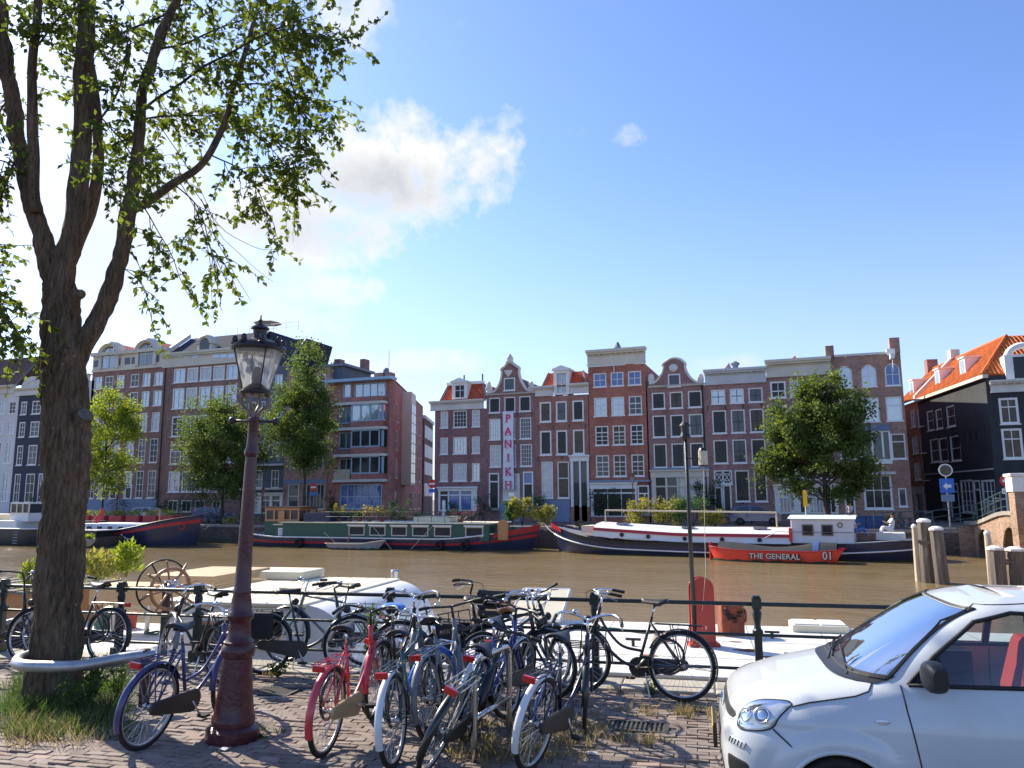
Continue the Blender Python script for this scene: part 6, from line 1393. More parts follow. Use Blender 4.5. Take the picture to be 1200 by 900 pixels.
def bike(label, pr, pf, lean=0., steer=0., col='b_black', fend=None, style='oma', bars='oma', tyre='tyre', ftyre=None, case='dark_plastic', rack='frame', front=None, fork=None, rim='alloy', stand=True, shift=0., ffend=None, saddle='saddle', bartop='chrome', mb_=None, load=None):
    R_, F_ = gp(*pr), gp(*pf); d = (F_-R_); hd = atan2(d.y, d.x)
    if shift: R_ = R_ - NV*shift
    fend = fend or col; fork = fork or col; ffend = ffend or fend
    t = thing('bicycle', label, 'bicycle', (R_.x, R_.y, 0.005), hd, 'bicycles parked along the near quay', rx=radians(lean)); t.scale = (1.06, 1.06, 1.06)
    A = (0, WR); Bf = (1.08, WR); BB = (.45, .29); V = lambda x, z, y=0: Vector((x, y, z))
    HT, HBm = V(.855, .86), V(.915, .62); ax = (HT-HBm).normalized(); SM = Matrix.Translation(HBm) @ Matrix.Rotation(radians(steer), 4, ax) @ Matrix.Translation(-HBm)
    # frame
    f = MB(); tb = .016
    f.tube([HBm-ax*.01, HT+ax*.02], .021, 10)
    ST = V(.295, .80); f.tube([V(*BB), ST], .016, 8)
    if style == 'men': f.tube([V(.315, .745), V(.862, .825)], .0155, 8).tube([V(.905, .67), V(*BB)], .018, 8)
    elif style == 'oma': f.tube(crv([V(.895, .70), V(.84, .55), V(.70, .40), V(.56, .32), V(*BB)], 5), .018, 8)
    elif style == 'double':
        f.tube(crv([V(.905, .66), V(.80, .50), V(.62, .345), V(*BB)], 5), .017, 8); f.tube(crv([V(.865, .80), V(.78, .66), V(.62, .50), V(.40, .455)], 5), .015, 8)
    else:      # mixte: straight sloping tubes
        f.tube([V(.905, .66), V(*BB)], .018, 8); f.tube(crv([V(.868, .80), V(.74, .62), V(.56, .555), V(.365, .56)], 5), .015, 8)
    for sg in (-1, 1):
        f.tube([V(*BB, sg*.03), V(*A, sg*.055)], .010, 6); f.tube([V(.31, .74, sg*.02), V(*A, sg*.055)], .009, 6)
    f.tube([V(*BB, -.04), V(*BB, .04)], .024, 10)
    f.build('frame', col, t, smooth=True)
    # fork, turned with the bars
    k = MB(); k.tube([HBm-ax*.03, HBm-ax*.06], .024, 8)
    for sg in (-1, 1): k.tube(crv([HBm-ax*.05+V(0, 0, sg*.045), V(.985, .47, sg*.05), V(*Bf, sg*.05)], 4), [.014]*8+[.011], 6)
    k.xf(SM).build('fork', fork, t, smooth=True)
    for c, m_, ty_ in ((A, None, tyre), (Bf, SM, ftyre or tyre)):
        r_, tt, sp, hb = wheel_meshes(c, fat=.021)
        if m_: [x.xf(m_) for x in (r_, tt, sp, hb)]
        w = r_.build('wheel', rim, t, smooth=True); tt.build('tyre', ty_, w, smooth=True); sp.build('spokes', 'alloy', w); hb.build('hub', 'alloy', w, smooth=True)
    # mudguards
    def guard(c, a0, a1, mat, m_=None, w_=.03):
        rows = []
        for i in range(23):
            q = lerp(a0, a1, i/22); R0 = WR+.026
            rows.append([(c[0]+(R0-.012)*cos(q), -w_, c[1]+(R0-.012)*sin(q)), (c[0]+R0*cos(q), -w_*.6, c[1]+R0*sin(q)), (c[0]+(R0+.005)*cos(q), 0, c[1]+(R0+.005)*sin(q)), (c[0]+R0*cos(q), w_*.6, c[1]+R0*sin(q)), (c[0]+(R0-.012)*cos(q), w_, c[1]+(R0-.012)*sin(q))])
        g = MB().grid(rows)
        for sg in (-1, 1): g.tube([(c[0], sg*.06, c[1]), (c[0]+(WR+.015)*cos(a1-.25 if a1 > 2.5 else a0+.3), sg*.03, c[1]+(WR+.015)*sin(a1-.25 if a1 > 2.5 else a0+.3))], .003, 4)
        if m_: g.xf(m_)
        g.build('mudguard', mat, t, smooth=True)
    if fend != 'none': guard(A, radians(25), radians(200), fend)
    if ffend != 'none': guard(Bf, radians(38), radians(185), ffend, SM)
    # saddle
    sp_ = MB().tube([ST, V(.262, .92)], .0125, 8); sp_.build('seat_post', 'chrome', t, smooth=True)
    rows = []
    for i in range(11):
        s = i/10; x = lerp(.13, .40, s); w_ = .105*(1-s)**.8*(.55+.45*min(1, s*5)) + .02; zc = .955+.018*(1-s)**2+.012*s*s; sg_ = []
        for j in range(9): q = pi*j/8; sg_.append((x, w_*cos(q), zc+.018*sin(q)-.028*abs(cos(q))**3))
        rows.append(sg_)
    MB().grid(rows).add([(x, y, z-.028) for x, y, z in [r_[4] for r_ in rows]], []).build('saddle', saddle, t, smooth=True).modifiers.new('s', 'SOLIDIFY').thickness = .02
    MB().tube([V(.2, .925, -.04), V(.27, .92, 0), V(.2, .925, .04)], .012, 6).build('saddle_spring', 'iron_black', t)
    # handlebar
    h = MB(); st_ = HT+ax*.14; h.tube([HT, st_], .0125, 8)
    if bars == 'oma': half = [st_+V(.02, .0), st_+V(.07, .03, .09), st_+V(.04, .055, .21), st_+V(-.08, .045, .27), st_+V(-.22, .02, .285)]
    elif bars == 'flat': half = [st_, st_+V(.02, .01, .12), st_+V(-.03, .025, .22), st_+V(-.08, .03, .31)]
    else: half = [st_, st_+V(.02, .10, .08), st_+V(.0, .12, .2), st_+V(-.12, .12, .28), st_+V(-.2, .11, .29)]
    H1 = crv(half, 5); H2 = [Vector((p.x, -p.y, p.z)) for p in H1]
    h.tube(H1, .0115, 8).tube(H2, .0115, 8)
    hb = h.xf(SM).build('handlebar', bartop, t, smooth=True)
    for Hs in (H1, H2):
        MB().tube(Hs[-6:], .0165, 8).xf(SM).build('grip', 'grip', hb, smooth=True)
        a = Hs[-7]; sgn = 1 if a.y > 0 else -1; MB().tube([a+V(.02, -.02), a+V(.0, -.035, sgn*.02), Hs[-2]+V(.02, -.055, sgn*.01)], .006, 5).xf(SM).build('brake_lever', 'alloy', hb)
    a = H1[6]; MB().sphere(tuple(a+V(-.01, .025)), .028, .028, .02, 10, 6).xf(SM).build('bell', 'chrome', hb, smooth=True)
    MB().tube(crv([H2[9], H2[5]+V(.12, -.02), HT+V(.06, -.05), V(.86, .60, -.02)], 4), .0035, 4).xf(SM).build('brake_cable', 'iron_black', hb)
    MB().sphere((.985, 0, .745), .05, .045, .045, 10, 8).xf(SM).build('head_lamp', 'dark_plastic', t, smooth=True)
    # rack
    if rack:
        g = MB(); zr = .735
        for y in (-.07, -.025, .025, .07): g.tube([V(-.22, zr, y), V(.27, zr, y)], .005, 5)
        for x in (-.22, 0, .22): g.tube([V(x, zr, -.07), V(x, zr, .07)], .005, 5)
        for sg in (-1, 1): g.tube([V(-.10, zr, sg*.07), V(*A, sg*.065)], .006, 5); g.tube([V(.10, zr, sg*.07), V(*A, sg*.065)], .006, 5)
        g.build('luggage_rack', col if rack == 'frame' else rack, t)
        MB().box(-.255, -.225, -.05, .05, .69, .74).build('tail_light', 'red_lens', t, bevel=.008)
    else: MB().box(-.36, -.34, -.03, .03, .55, .60).build('tail_light', 'red_lens', t, bevel=.006)
    # chain case, crank
    if case:
        pts = []
        for i in range(13): q = radians(-100+200*i/12); pts.append((.46+.10*cos(q), .29+.10*sin(q)))
        for i in range(9): q = radians(100+160*i/8); pts.append((-.01+.055*cos(q), .335+.055*sin(q)))
        MB().prism(pts[::-1], -.082, -.048).build('chain_case', case, t, bevel=.01)
    else:
        MB().torus((.45, -.06, .29), .085, .006, 'y', 24, 4).build('chain_ring', 'alloy', t); MB().tube([(.45, -.06, .375), (0, -.06, .37)], .004, 4).tube([(.45, -.06, .205), (0, -.06, .30)], .004, 4).build('chain', 'rusty_iron', t)
    for sg, q in ((-1, random.uniform(-1.2, -.2)), (1, 0)):
        q = q if sg < 0 else q0+pi
        q0 = q; e = (.45+.165*cos(q), .29+.165*sin(q))
        cr = MB().tube([(.45, sg*.075, .29), (e[0], sg*.10, e[1])], .010, 6).build('crank', 'alloy', t, smooth=True); MB().cbox((e[0], sg*.145, e[1]), .09, .07, .022).build('pedal', 'rubber', cr)
    if stand: MB().tube([(.36, .05, .25), (.30, .16, .02)], .009, 6).build('kickstand', 'alloy', t)
    q = random.uniform(.15, .30); MB().torus((q*.6, .03, .42), .17, .013, 'y', 22, 6, flat=1.1).build('cable_lock', random.choice(['b_black', 'b_blue', 'dark_plastic']), t, smooth=True)
    if load == 'bags':
        for sg in (-1, 1): MB().cbox((-.02, sg*.135, .56), .32, .10, .30).build('pannier', 'canvas_dark', t, bevel=.03)
    elif load == 'crate':
        g = MB()
        for x0_, x1_, y0_, y1_ in ((.92, 1.26, -.19, -.175), (.92, 1.26, .175, .19), (.92, .935, -.175, .175), (1.245, 1.26, -.175, .175)):
            for zz in (.78, .85, .92, .99): g.box(x0_, x1_, y0_, y1_, zz, zz+.035)
            g.box(x0_, x0_+.02, y0_, y0_+.012, .76, 1.03).box(x1_-.02, x1_, y1_-.012, y1_, .76, 1.03)
        g.box(.93, 1.25, -.18, .18, .755, .765); g.xf(SM).build('crate', 'dark_plastic', t)
    elif load == 'cover': MB().sphere((.265, 0, .965), .15, .12, .04, 12, 8).build('saddle_cover', 'b_bluetyre', t, smooth=True)
    if front == 'rack':
        g = MB()
        for i in range(5): x = lerp(.93, 1.20, i/4); g.tube([V(x, .74, -.16), V(x, .74, .16)], .005, 4)
        for y in (-.16, 0, .16): g.tube([V(.93, .74, y), V(1.20, .74, y)], .006, 4)
        g.tube([V(.93, .93, -.16), V(.93, .93, .16)], .007, 5)
        for y in (-.16, -.05, .05, .16): g.tube([V(.93, .74, y), V(.93, .93, y)], .005, 4)
        for y in (-.06, .06): g.tube([V(1.18, .74, y), V(*Bf, y)], .006, 5)
        g.xf(SM).build('front_carrier', mb_ or 'iron_black', t)
    elif front == 'fork_rack':
        g = MB()
        for y in (-.08, -.03, .03, .08): g.tube([V(.96, .72, y), V(1.26, .72, y)], .006, 5)
        for x in (.96, 1.1, 1.26): g.tube([V(x, .72, -.08), V(x, .72, .08)], .006, 5)
        for y in (-.07, .07): g.tube(crv([V(1.26, .72, y), V(1.28, .6, y), V(*Bf, y)], 4), .007, 5)
        g.xf(SM).build('front_carrier', mb_ or 'chrome', t)
    return t
bike('purple step-through bicycle with chrome bars beside the maroon lamp post', (167, 878), (262, 838), lean=7, steer=12, col='b_purple', style='double', bars='oma', rim='alloy')
bike('dark green bicycle with black chain case leaning on the railing', (316, 787), (398, 789), lean=-4, steer=14, col='b_green', style='oma', bars='oma', shift=.16, bartop='b_black', load='bags')
bike('grey bicycle with silver bars parked behind the dark green one', (428, 780), (338, 777), lean=5, steer=-10, col='b_grey', style='men', bars='flat', shift=.02, fend='b_black')
bike('bright red step-through bicycle with tan chain case', (380, 886), (450, 832), lean=3, steer=8, col='b_red', style='oma', bars='oma', case='b_cream', bartop='b_black')
bike('teal bicycle with white rear mudguard and bright blue front tyre', (462, 899), (527, 826), lean=-3, steer=-25, col='b_teal', style='men', fend='b_white', ffend='b_bluetyre', ftyre='b_bluetyre', bars='flat', front='fork_rack', case=None)
bike('dark teal bicycle tipped over against the steel rack', (497, 907), (571, 838), lean=24, steer=18, col='b_teal', style='oma', bars='flat', fend='b_black', bartop='b_black', rack='alloy')
bike('blue bicycle with pale mudguards inside the steel rack', (548, 866), (614, 817), lean=9, steer=-12, col='b_blue', style='mixte', fend='b_white', bars='flat', case=None, bartop='b_black')
bike('navy bicycle with white rear mudguard and black front carrier', (622, 902), (684, 858), lean=9, steer=22, col='b_navy', style='oma', fend='b_white', ffend='b_black', bars='oma', front='rack', case='dark_plastic')
bike('dark brown step-through bicycle with chrome bars standing alone against the railing', (800, 820), (693, 811), lean=5, steer=10, col='b_brown', style='double', bars='oma', case='dark_plastic', rack='iron_black', fend='b_brown', shift=.08)
bike('black bicycle with wire front basket carrier at the railing', (470, 800), (555, 806), lean=-6, steer=20, col='b_black', style='oma', bars='high', front='rack', shift=.12, bartop='b_black', load='crate')
bike('black roadster with chrome bars at the railing behind the steel rack', (535, 806), (618, 812), lean=-5, steer=-18, col='b_black', style='men', bars='oma', shift=.20, fend='b_black', load='bags')
bike('old black bicycle with wide rear mudguard against the railing behind the tree', (128, 776), (48, 770), lean=6, steer=6, col='b_black', style='oma', bars='oma', shift=.10)
bike('rusty silver wheeled bicycle turned toward the railing posts', (262, 800), (182, 786), lean=5, steer=-22, col='b_brown', style='men', bars='oma', shift=.05, fend='b_grey')
bike('black bicycle half hidden at the foot of the tree hoop', (-30, 770), (44, 776), lean=-5, steer=12, col='b_black', style='oma', bars='high', shift=.15, bartop='b_black')

bike('silver framed bicycle wedged between the teal ones', (505, 868), (560, 818), lean=-5, steer=16, col='b_grey', style='mixte', fend='b_grey', bars='flat', case=None, bartop='b_black', front='rack')
bike('black bicycle with brown saddle behind the navy one', (596, 842), (655, 806), lean=-6, steer=-20, col='b_black', style='men', fend='b_black', bars='oma', saddle='varnish')
bike('dark grey bicycle squeezed beside the red one at the railing', (438, 838), (497, 800), lean=4, steer=14, col='b_brown', style='double', fend='b_grey', bars='oma', load='cover')
bike('black mountain bicycle lying low against the railing post', (572, 822), (640, 808), lean=-12, steer=25, col='b_navy', style='men', fend='none', ffend='none', bars='flat', rack=None, case=None, bartop='b_black')
# ================================================================== WHITE CAR parked along the quay
M('car_white', (.56, .585, .59), rough=.30, var=.05, vs=3, coat=.8, stain=.06, stains=1.5)
M('car_black', (.014, .015, .017), rough=.45, var=.15); M('car_trim', (.01, .01, .011), rough=.6)
M('seat_red', (.42, .035, .022), rough=.85, var=.15, vs=30, bump=.2, bs=90); M('dash_grey', (.03, .032, .036), rough=.7)
clear_glass('car_glass', (.72, .80, .80), refl=.08); clear_glass('screen_glass', (.66, .76, .78), refl=.26)
M('plate_yellow', (.75, .48, .03), rough=.4); M('lamp_silver', (.70, .71, .72), rough=.2, metal=.35, var=.25, vs=18); clear_glass('lamp_lens', (.93, .95, .95), refl=.14)
co = Vector((0, 0, 0))+NU*.07+NV*6.10
car = thing('car', 'white compact hatchback with black mirror and red seats parked beside the quay', 'car', (co.x, co.y, 0), NA)
XM = 1.82
LV = [(.17, .14, 3.50, .72, 6), (.22, .06, 3.60, .775, 6), (.28, .03, 3.63, .80, 6), (.36, .012, 3.645, .815, 5.6), (.46, 0, 3.65, .82, 5.4), (.56, .004, 3.645, .822, 5.2), (.64, .022, 3.63, .82, 5.), (.70, .05, 3.62, .816, 4.8),
      (.755, .075, 3.60, .810, 4.9), (.80, .112, 3.59, .802, 4.7), (.845, .185, 3.58, .792, 4.5), (.885, .285, 3.57, .782, 4.4), (.92, .40, 3.565, .773, 4.4), (.95, .525, 3.56, .764, 4.4), (.975, .645, 3.555, .756, 4.4), (1.0, .752, 3.55, .748, 4.4),
      (1.03, .82, 3.54, .738, 4.3), (1.10, .925, 3.52, .718, 4.2), (1.18, 1.045, 3.50, .692, 4.2), (1.26, 1.17, 3.47, .664, 4.2), (1.33, 1.285, 3.44, .636, 4.2), (1.385, 1.385, 3.41, .606, 4.1), (1.425, 1.475, 3.37, .570, 4.0), (1.455, 1.56, 3.33, .525, 3.8),
      (1.48, 1.66, 3.27, .46, 3.6), (1.50, 1.78, 3.18, .38, 3.2), (1.515, 1.92, 3.05, .28, 2.8), (1.525, 2.1, 2.85, .15, 2.4), (1.53, 2.45, 2.5, .01, 2)]
def lv(z):
    z = max(LV[0][0], min(LV[-1][0], z))
    for i in range(len(LV)-1):
        if z <= LV[i+1][0]:
            t_ = (z-LV[i][0])/(LV[i+1][0]-LV[i][0])
            a = LV[max(0, i-1)]; b = LV[i]; c = LV[i+1]; d = LV[min(len(LV)-1, i+2)]
            out = []
            for k in range(1, 5):                       # cubic Hermite over uneven levels
                m1 = (c[k]-a[k])/max(1e-6, c[0]-a[0])*(c[0]-b[0]); m2 = (d[k]-b[k])/max(1e-6, d[0]-b[0])*(c[0]-b[0])
                t2, t3 = t_*t_, t_**3; out.append((2*t3-3*t2+1)*b[k]+(t3-2*t2+t_)*m1+(-2*t3+3*t2)*c[k]+(t3-t2)*m2)
            return out
def cs(z, th):
    """th 0 = nose, pi/2 = flank nearest the street, pi = tail, negative = canal side; returns a point (street flank has negative y)"""
    xf, xr, w, n_ = lv(z); c, s = cos(th), sin(th)
    ex = (abs(c)**(2/n_))*(1 if c > 0 else -1); ey = (abs(s)**(2/n_))*(1 if s > 0 else -1)
    hw = w*(1-.028*(abs(s) > 0)*max(0, (c if c > 0 else -c*.7))**2)
    return Vector((XM-(XM-xf)*ex if c > 0 else XM-(xr-XM)*ex, -hw*ey, z))
def sy(x, z):
    xf, xr, w, n_ = lv(z); q = (XM-x)/(XM-xf) if x < XM else (x-XM)/(xr-XM); q = min(.999, max(0, q))
    s = (1-q**n_)**(1/n_); c = sqrt(max(0, 1-(s**n_)))
    return -w*s
def cn(z, th, e=.004):
    a = cs(z, th+e)-cs(z, th-e); b = cs(z+e, th)-cs(z-e, th); n_ = a.cross(b); n_.normalize()
    p = cs(z, th); return n_ if n_.dot(p-Vector((XM, 0, .7))) > 0 else -n_
SIDEW = [(1.13, 1.005), (2.62, 1.035), (2.62, 1.30), (2.45, 1.41), (1.78, 1.43), (1.56, 1.375), (1.30, 1.17)]   # front and rear side glass outline in x,z
def inpoly(x, z, P):
    r_ = False; j = len(P)-1
    for i in range(len(P)):
        if (P[i][1] > z) != (P[j][1] > z) and x < (P[j][0]-P[i][0])*(z-P[i][1])/(P[j][1]-P[i][1])+P[i][0]: r_ = not r_
        j = i
    return r_
def ws_half(z): return lerp(.655, .50, (z-1.03)/.40)      # windscreen half width
def in_ws(p): return 1.025 < p.z < 1.432 and p.x < 1.9 and abs(p.y) < ws_half(p.z)
WHEELS = [(.70, .285), (3.0, .285)]
zs = []
for i in range(len(LV)-1):
    k = max(2, int((LV[i+1][0]-LV[i][0])/.0085)+1)
    if LV[i][0] > .74: k = max(k, 7)
    zs += [lerp(LV[i][0], LV[i+1][0], j/k) for j in range(k)]
zs.append(1.53)
NT = 380; th_ = []
for i in range(NT): th_.append(2*pi*i/NT)
body = MB(); idx = {}
def flare(p):
    for wx, wz in WHEELS:
        d = sqrt((p.x-wx)**2+(p.z-wz)**2)
        if .30 < d < .47 and abs(p.y) > .5: p.y *= 1+.020*max(0, 1-((d-.36)/.10)**2)
    return p
grid_ = [[flare(cs(z, t_)) for t_ in th_] for z in zs]
body.v = [tuple(p) for r_ in grid_ for p in r_]
for i in range(len(zs)-1):
    for j in range(NT):
        j2 = (j+1) % NT; c = (grid_[i][j]+grid_[i+1][j2])/2
        if in_ws(c): continue
        if abs(c.y) > .45 and inpoly(c.x, c.z, SIDEW): continue
        if abs(c.y) > .5 and any((c.x-wx)**2+(c.z-wz)**2 < .325**2 for wx, wz in WHEELS): continue
        if c.x > 3.25 and 1.08 < c.z < 1.38 and abs(c.y) < .55: continue
        body.f.append((i*NT+j, i*NT+j2, (i+1)*NT+j2, (i+1)*NT+j))
bo = body.build('body', 'car_white', car, smooth=True)
def on_side(P, off=.004): return [Vector((x, sy(x, z)-off, z)) for x, z in P]
def resamp(P, n=10, close=False):
    Q = P+[P[0]] if close else P; out = []
    for a, b in zip(Q, Q[1:]): out += [(lerp(a[0], b[0], k/n), lerp(a[1], b[1], k/n)) for k in range(n)]
    if not close: out.append(Q[-1])
    return out
mir = lambda L_: [Vector((p.x, -p.y, p.z)) for p in L_]
# side glass and seals on both flanks
ring = resamp(SIDEW, 12, True)
cxw, czw = 1.9, 1.22
for f_ in (lambda q: q, mir):
    gl = MB(); outer = f_(on_side(ring, -.004)); n_ = len(outer)
    rows = [outer]
    for k in (.66, .33, .02): rows.append(f_(on_side([(lerp(cxw, x, k), lerp(czw, z, k)) for x, z in ring], -.004)))
    gl.grid([r_+[r_[0]] for r_ in rows]); gl.build('side_window', 'car_glass', car, smooth=True)
    se = MB().tube(f_(on_side(ring+[ring[0]], .001)), .014, 6); se.build('window_seal', 'car_trim', car, smooth=True)
    pl_ = resamp([(2.02, 1.02), (2.06, 1.425)], 8); MB().tube(f_(on_side(pl_, .002)), .028, 6, flat=.4).build('door_pillar', 'car_trim', car)
    # black triangle at the foot of the windscreen pillar
    MB().add(f_(on_side([(1.13, 1.01), (1.34, 1.012), (1.33, 1.19)], .003)), [(0, 1, 2)]).build('corner_panel', 'car_trim', car)
    for P, r_, nm in (([(1.085, 1.0), (1.10, .86), (1.125, .70), (1.17, .40), (1.20, .28)], .0048, 'door_seam'), ([(1.20, .28), (2.05, .27)], .0048, 'door_seam'), ([(2.05, 1.0), (2.06, .6), (2.05, .27)], .0048, 'door_seam'),
                      ([(.44, .835), (.55, .868), (.70, .90), (.82, .925), (.90, .955), (.935, 1.0)], .0046, 'bonnet_seam'), ([(.32, .70), (.40, .635), (.49, .555)], .0046, 'bumper_seam'), ([(1.02, 1.03), (1.20, 1.20), (1.40, 1.365), (1.62, 1.462), (2.0, 1.482), (2.6, 1.47)], .005, 'roof_gutter')):
        MB().tube(f_(on_side(resamp(P, 8), -.0008)), r_, 5).build(nm, 'car_trim', car)
# windscreen
rows = []
for i in range(17):
    z = lerp(1.02, 1.44, i/16); hw = ws_half(z)+.01; r_ = []
    for j in range(25):
        y = lerp(-hw, hw, j/24); xf, xr, w, n_ = lv(z); q = min(1, abs(y)/w); x = XM-(XM-xf)*(1-q**n_)**(1/n_); r_.append((x+.004, y, z))
    rows.append(r_)
MB().grid(rows).build('windscreen', 'screen_glass', car, smooth=True)
edge = [Vector(p) for p in rows[0]]+[Vector(r_[-1]) for r_ in rows[1:]]+[Vector(p) for p in rows[-1][::-1]][1:]+[Vector(r_[0]) for r_ in rows[::-1]][1:]
MB().tube([p+Vector((-.004, 0, .002)) for p in edge], .011, 5).build('screen_seal', 'car_trim', car)
cow = []
for i in range(6):
    z = lerp(.994, 1.04, i/5); hw = ws_half(1.03)+.02; r_ = []
    for j in range(21):
        y = lerp(-hw, hw, j/20); xf, xr, w, n_ = lv(z); q = min(1, abs(y)/w); r_.append((XM-(XM-xf)*(1-q**n_)**(1/n_)-.006, y, z+.004))
    cow.append(r_)
MB().grid(cow).build('cowl', 'car_black', car, smooth=True)
def on_ws(y, z): xf, xr, w, n_ = lv(z); q = min(1, abs(y)/w); return Vector((XM-(XM-xf)*(1-q**n_)**(1/n_)-.012, y, z))
for y0, y1 in ((-.50, .12), (-.02, .55)):
    a = on_ws(y0, 1.012); b = on_ws(lerp(y0, y1, .5), 1.05); c = on_ws(y1, 1.075); d = on_ws(y0+.1, 1.06)
    MB().tube([a, on_ws(lerp(y0, y1, .3), 1.045)+Vector((-.012, 0, .01)), b], .009, 6).build('wiper_arm', 'car_black', car); MB().tube([on_ws(lerp(y0, y1, t_), 1.03+.05*t_)+Vector((-.006, 0, .004)) for t_ in (0, .25, .5, .75, 1)], .008, 5).build('wiper_blade', 'car_trim', car)
# patches wrapped on the nose
def patch(thc, zc, dt, dz, mat, name, off=.004, n=18, tilt=0., p=3., parent=None, sg=1, skew=0.):
    rows = []
    for i in range(n+1):
        a = -1+2*i/n; r_ = []
        lim = (1-abs(a)**p)**(1/p)
        for j in range(n+1):
            b = (-1+2*j/n)*lim; th = thc+dt*a+skew*dt*b; z = zc+dz*b+tilt*a
            q = cs(z, sg*th)+cn(z, sg*th)*(off*(1.0 if abs(b) < lim*.999 else .3)); r_.append(q)
        rows.append(r_)
    return MB().grid(rows).build(name, mat, parent or car, smooth=True)
for sg in (1, -1):
    hl = patch(.64, .758, .205, .088, 'lamp_silver', 'headlight', off=.003, tilt=.018, p=3.2, sg=sg)
    patch(.64, .758, .213, .092, 'lamp_lens', 'lens', off=.012, tilt=.018, p=3.2, parent=hl, sg=sg)
    for thc, zz, rr in ((.52, .748, .040), (.70, .765, .050)):
        p_ = cs(zz, sg*thc); n_ = cn(zz, sg*thc); mt = Matrix.Translation(p_+n_*.006) @ n_.to_track_quat('Z', 'Y').to_matrix().to_4x4()
        MB().torus((0, 0, 0), rr, .006, 'z', 24, 6).lathe([(rr*.8, .0), (rr*.5, .004), (rr*.1, .006)], 20).xf(mt).build('reflector_bowl', 'chrome', hl, smooth=True)
    edge_ = []
    for i in range(49):
        q = 2*pi*i/48; a = abs(cos(q))**(2/3.2)*(1 if cos(q) > 0 else -1); b = abs(sin(q))**(2/3.2)*(1 if sin(q) > 0 else -1); th = .64+.217*a; z = .758+.094*b+.018*a
        edge_.append(cs(z, sg*th)+cn(z, sg*th)*.002)
    MB().tube(edge_, .005, 5).build('lamp_gap', 'car_trim', hl)
    dr = patch(.50, .575, .15, .024, 'lamp_silver', 'day_light', off=.004, tilt=-.006, p=4, sg=sg)
    for k in range(6):
        th = .50+lerp(-.12, .12, k/5); z = .575-.006*lerp(-.8, .8, k/5); a, b = cs(z-.016, sg*th), cs(z+.016, sg*(th+.02)); nn_ = cn(z, sg*th); MB().tube([a+nn_*.006, b+nn_*.006], .003, 4).build('rib', 'car_trim', dr)
    patch(.52, .41, .18, .075, 'car_trim', 'fog_recess', off=.003, tilt=-.012, p=5, sg=sg)
patch(0, .72, .36, .026, 'car_black', 'upper_grille', off=.004, p=6); patch(0, .36, .16, .10, 'car_trim', 'lower_grille', off=.004, p=8)
pz = MB().box(-.045, -.02, -.29, .29, .44, .60).build('plate_holder', 'car_trim', car); MB().box(-.05, -.045, -.26, .26, .465, .575).build('number_plate', 'plate_yellow', pz)
MB().lathe([(.05, 0), (.05, .012), (.03, .016)], 20).xf(Matrix.Translation((.035, 0, .70)) @ Matrix.Rotation(-pi/2, 4, 'Y')).build('badge', 'chrome', car)
# black sill and bumper skirt line, door rub strip
for f_ in (lambda q: q, mir):
    MB().tube(f_(on_side(resamp([(1.05, .215), (2.62, .215)], 10), .0)), .02, 6).build('sill_strip', 'car_black', car)
    MB().tube(f_(on_side(resamp([(1.28, .50), (2.0, .50)], 6), .006)), .014, 6, flat=2.2).build('door_strip', 'car_white', car)
    MB().tube(f_(on_side(resamp([(1.82, .93), (1.98, .93)], 4), .018)), .012, 6, flat=1.5).build('door_handle', 'car_white', car)
p_ = Vector((.955, sy(.955, .80)-.004, .80)); MB().sphere((p_.x, p_.y, p_.z), .042, .008, .018, 14, 8).build('side_repeater', 'lamp_silver', car, smooth=True)
# wheel arches and wheels
for wx, wz in WHEELS:
    for f_ in (lambda q: q, mir):
        arc = [(wx+.325*cos(q), wz+.325*sin(q)) for q in [radians(-12+204*i/30) for i in range(31)]]
        arc = [(x, max(.175, z)) for x, z in arc]
        MB().tube(f_([Vector((x, sy(x, z)-.004, z)) for x, z in arc]), .016, 6).build('arch_lip', 'car_white', car, smooth=True)
        rows = [f_([Vector((x, sy(x, z)+.01, z)) for x, z in arc]), f_([Vector((x, -.42, z)) for x, z in arc])]
        MB().grid(rows).add(rows[1], [tuple(range(len(arc)))]).build('arch_liner', 'car_trim', car)
    for sg in (-1, 1):
        c = (wx, sg*.70, wz)
        w_ = MB().torus(c, .205, .018, 'y', 32, 8).lathe([(.02, -.02), (.2, -.0), (.2, .01)], 24).xf(Matrix.Identity(4)) if False else MB().torus(c, .205, .018, 'y', 32, 8)
        for k in range(7):
            q = 2*pi*k/7; w_.tube([(c[0]+.04*cos(q), c[1]+sg*.05, c[2]+.04*sin(q)), (c[0]+.2*cos(q), c[1]+sg*.035, c[2]+.2*sin(q))], .022, 5)
        w_.sphere((c[0], c[1]+sg*.05, c[2]), .05, .02, .05)
        wo_ = w_.build('wheel', 'alloy', car, smooth=True); MB().torus(c, .25, .048, 'y', 36, 10, flat=1.7).build('tyre', 'tyre', wo_, smooth=True); MB().tube([(c[0], c[1]-sg*.02, c[2]), (c[0], c[1]-sg*.06, c[2])], .2, 24).build('brake', 'rusty_iron', wo_)
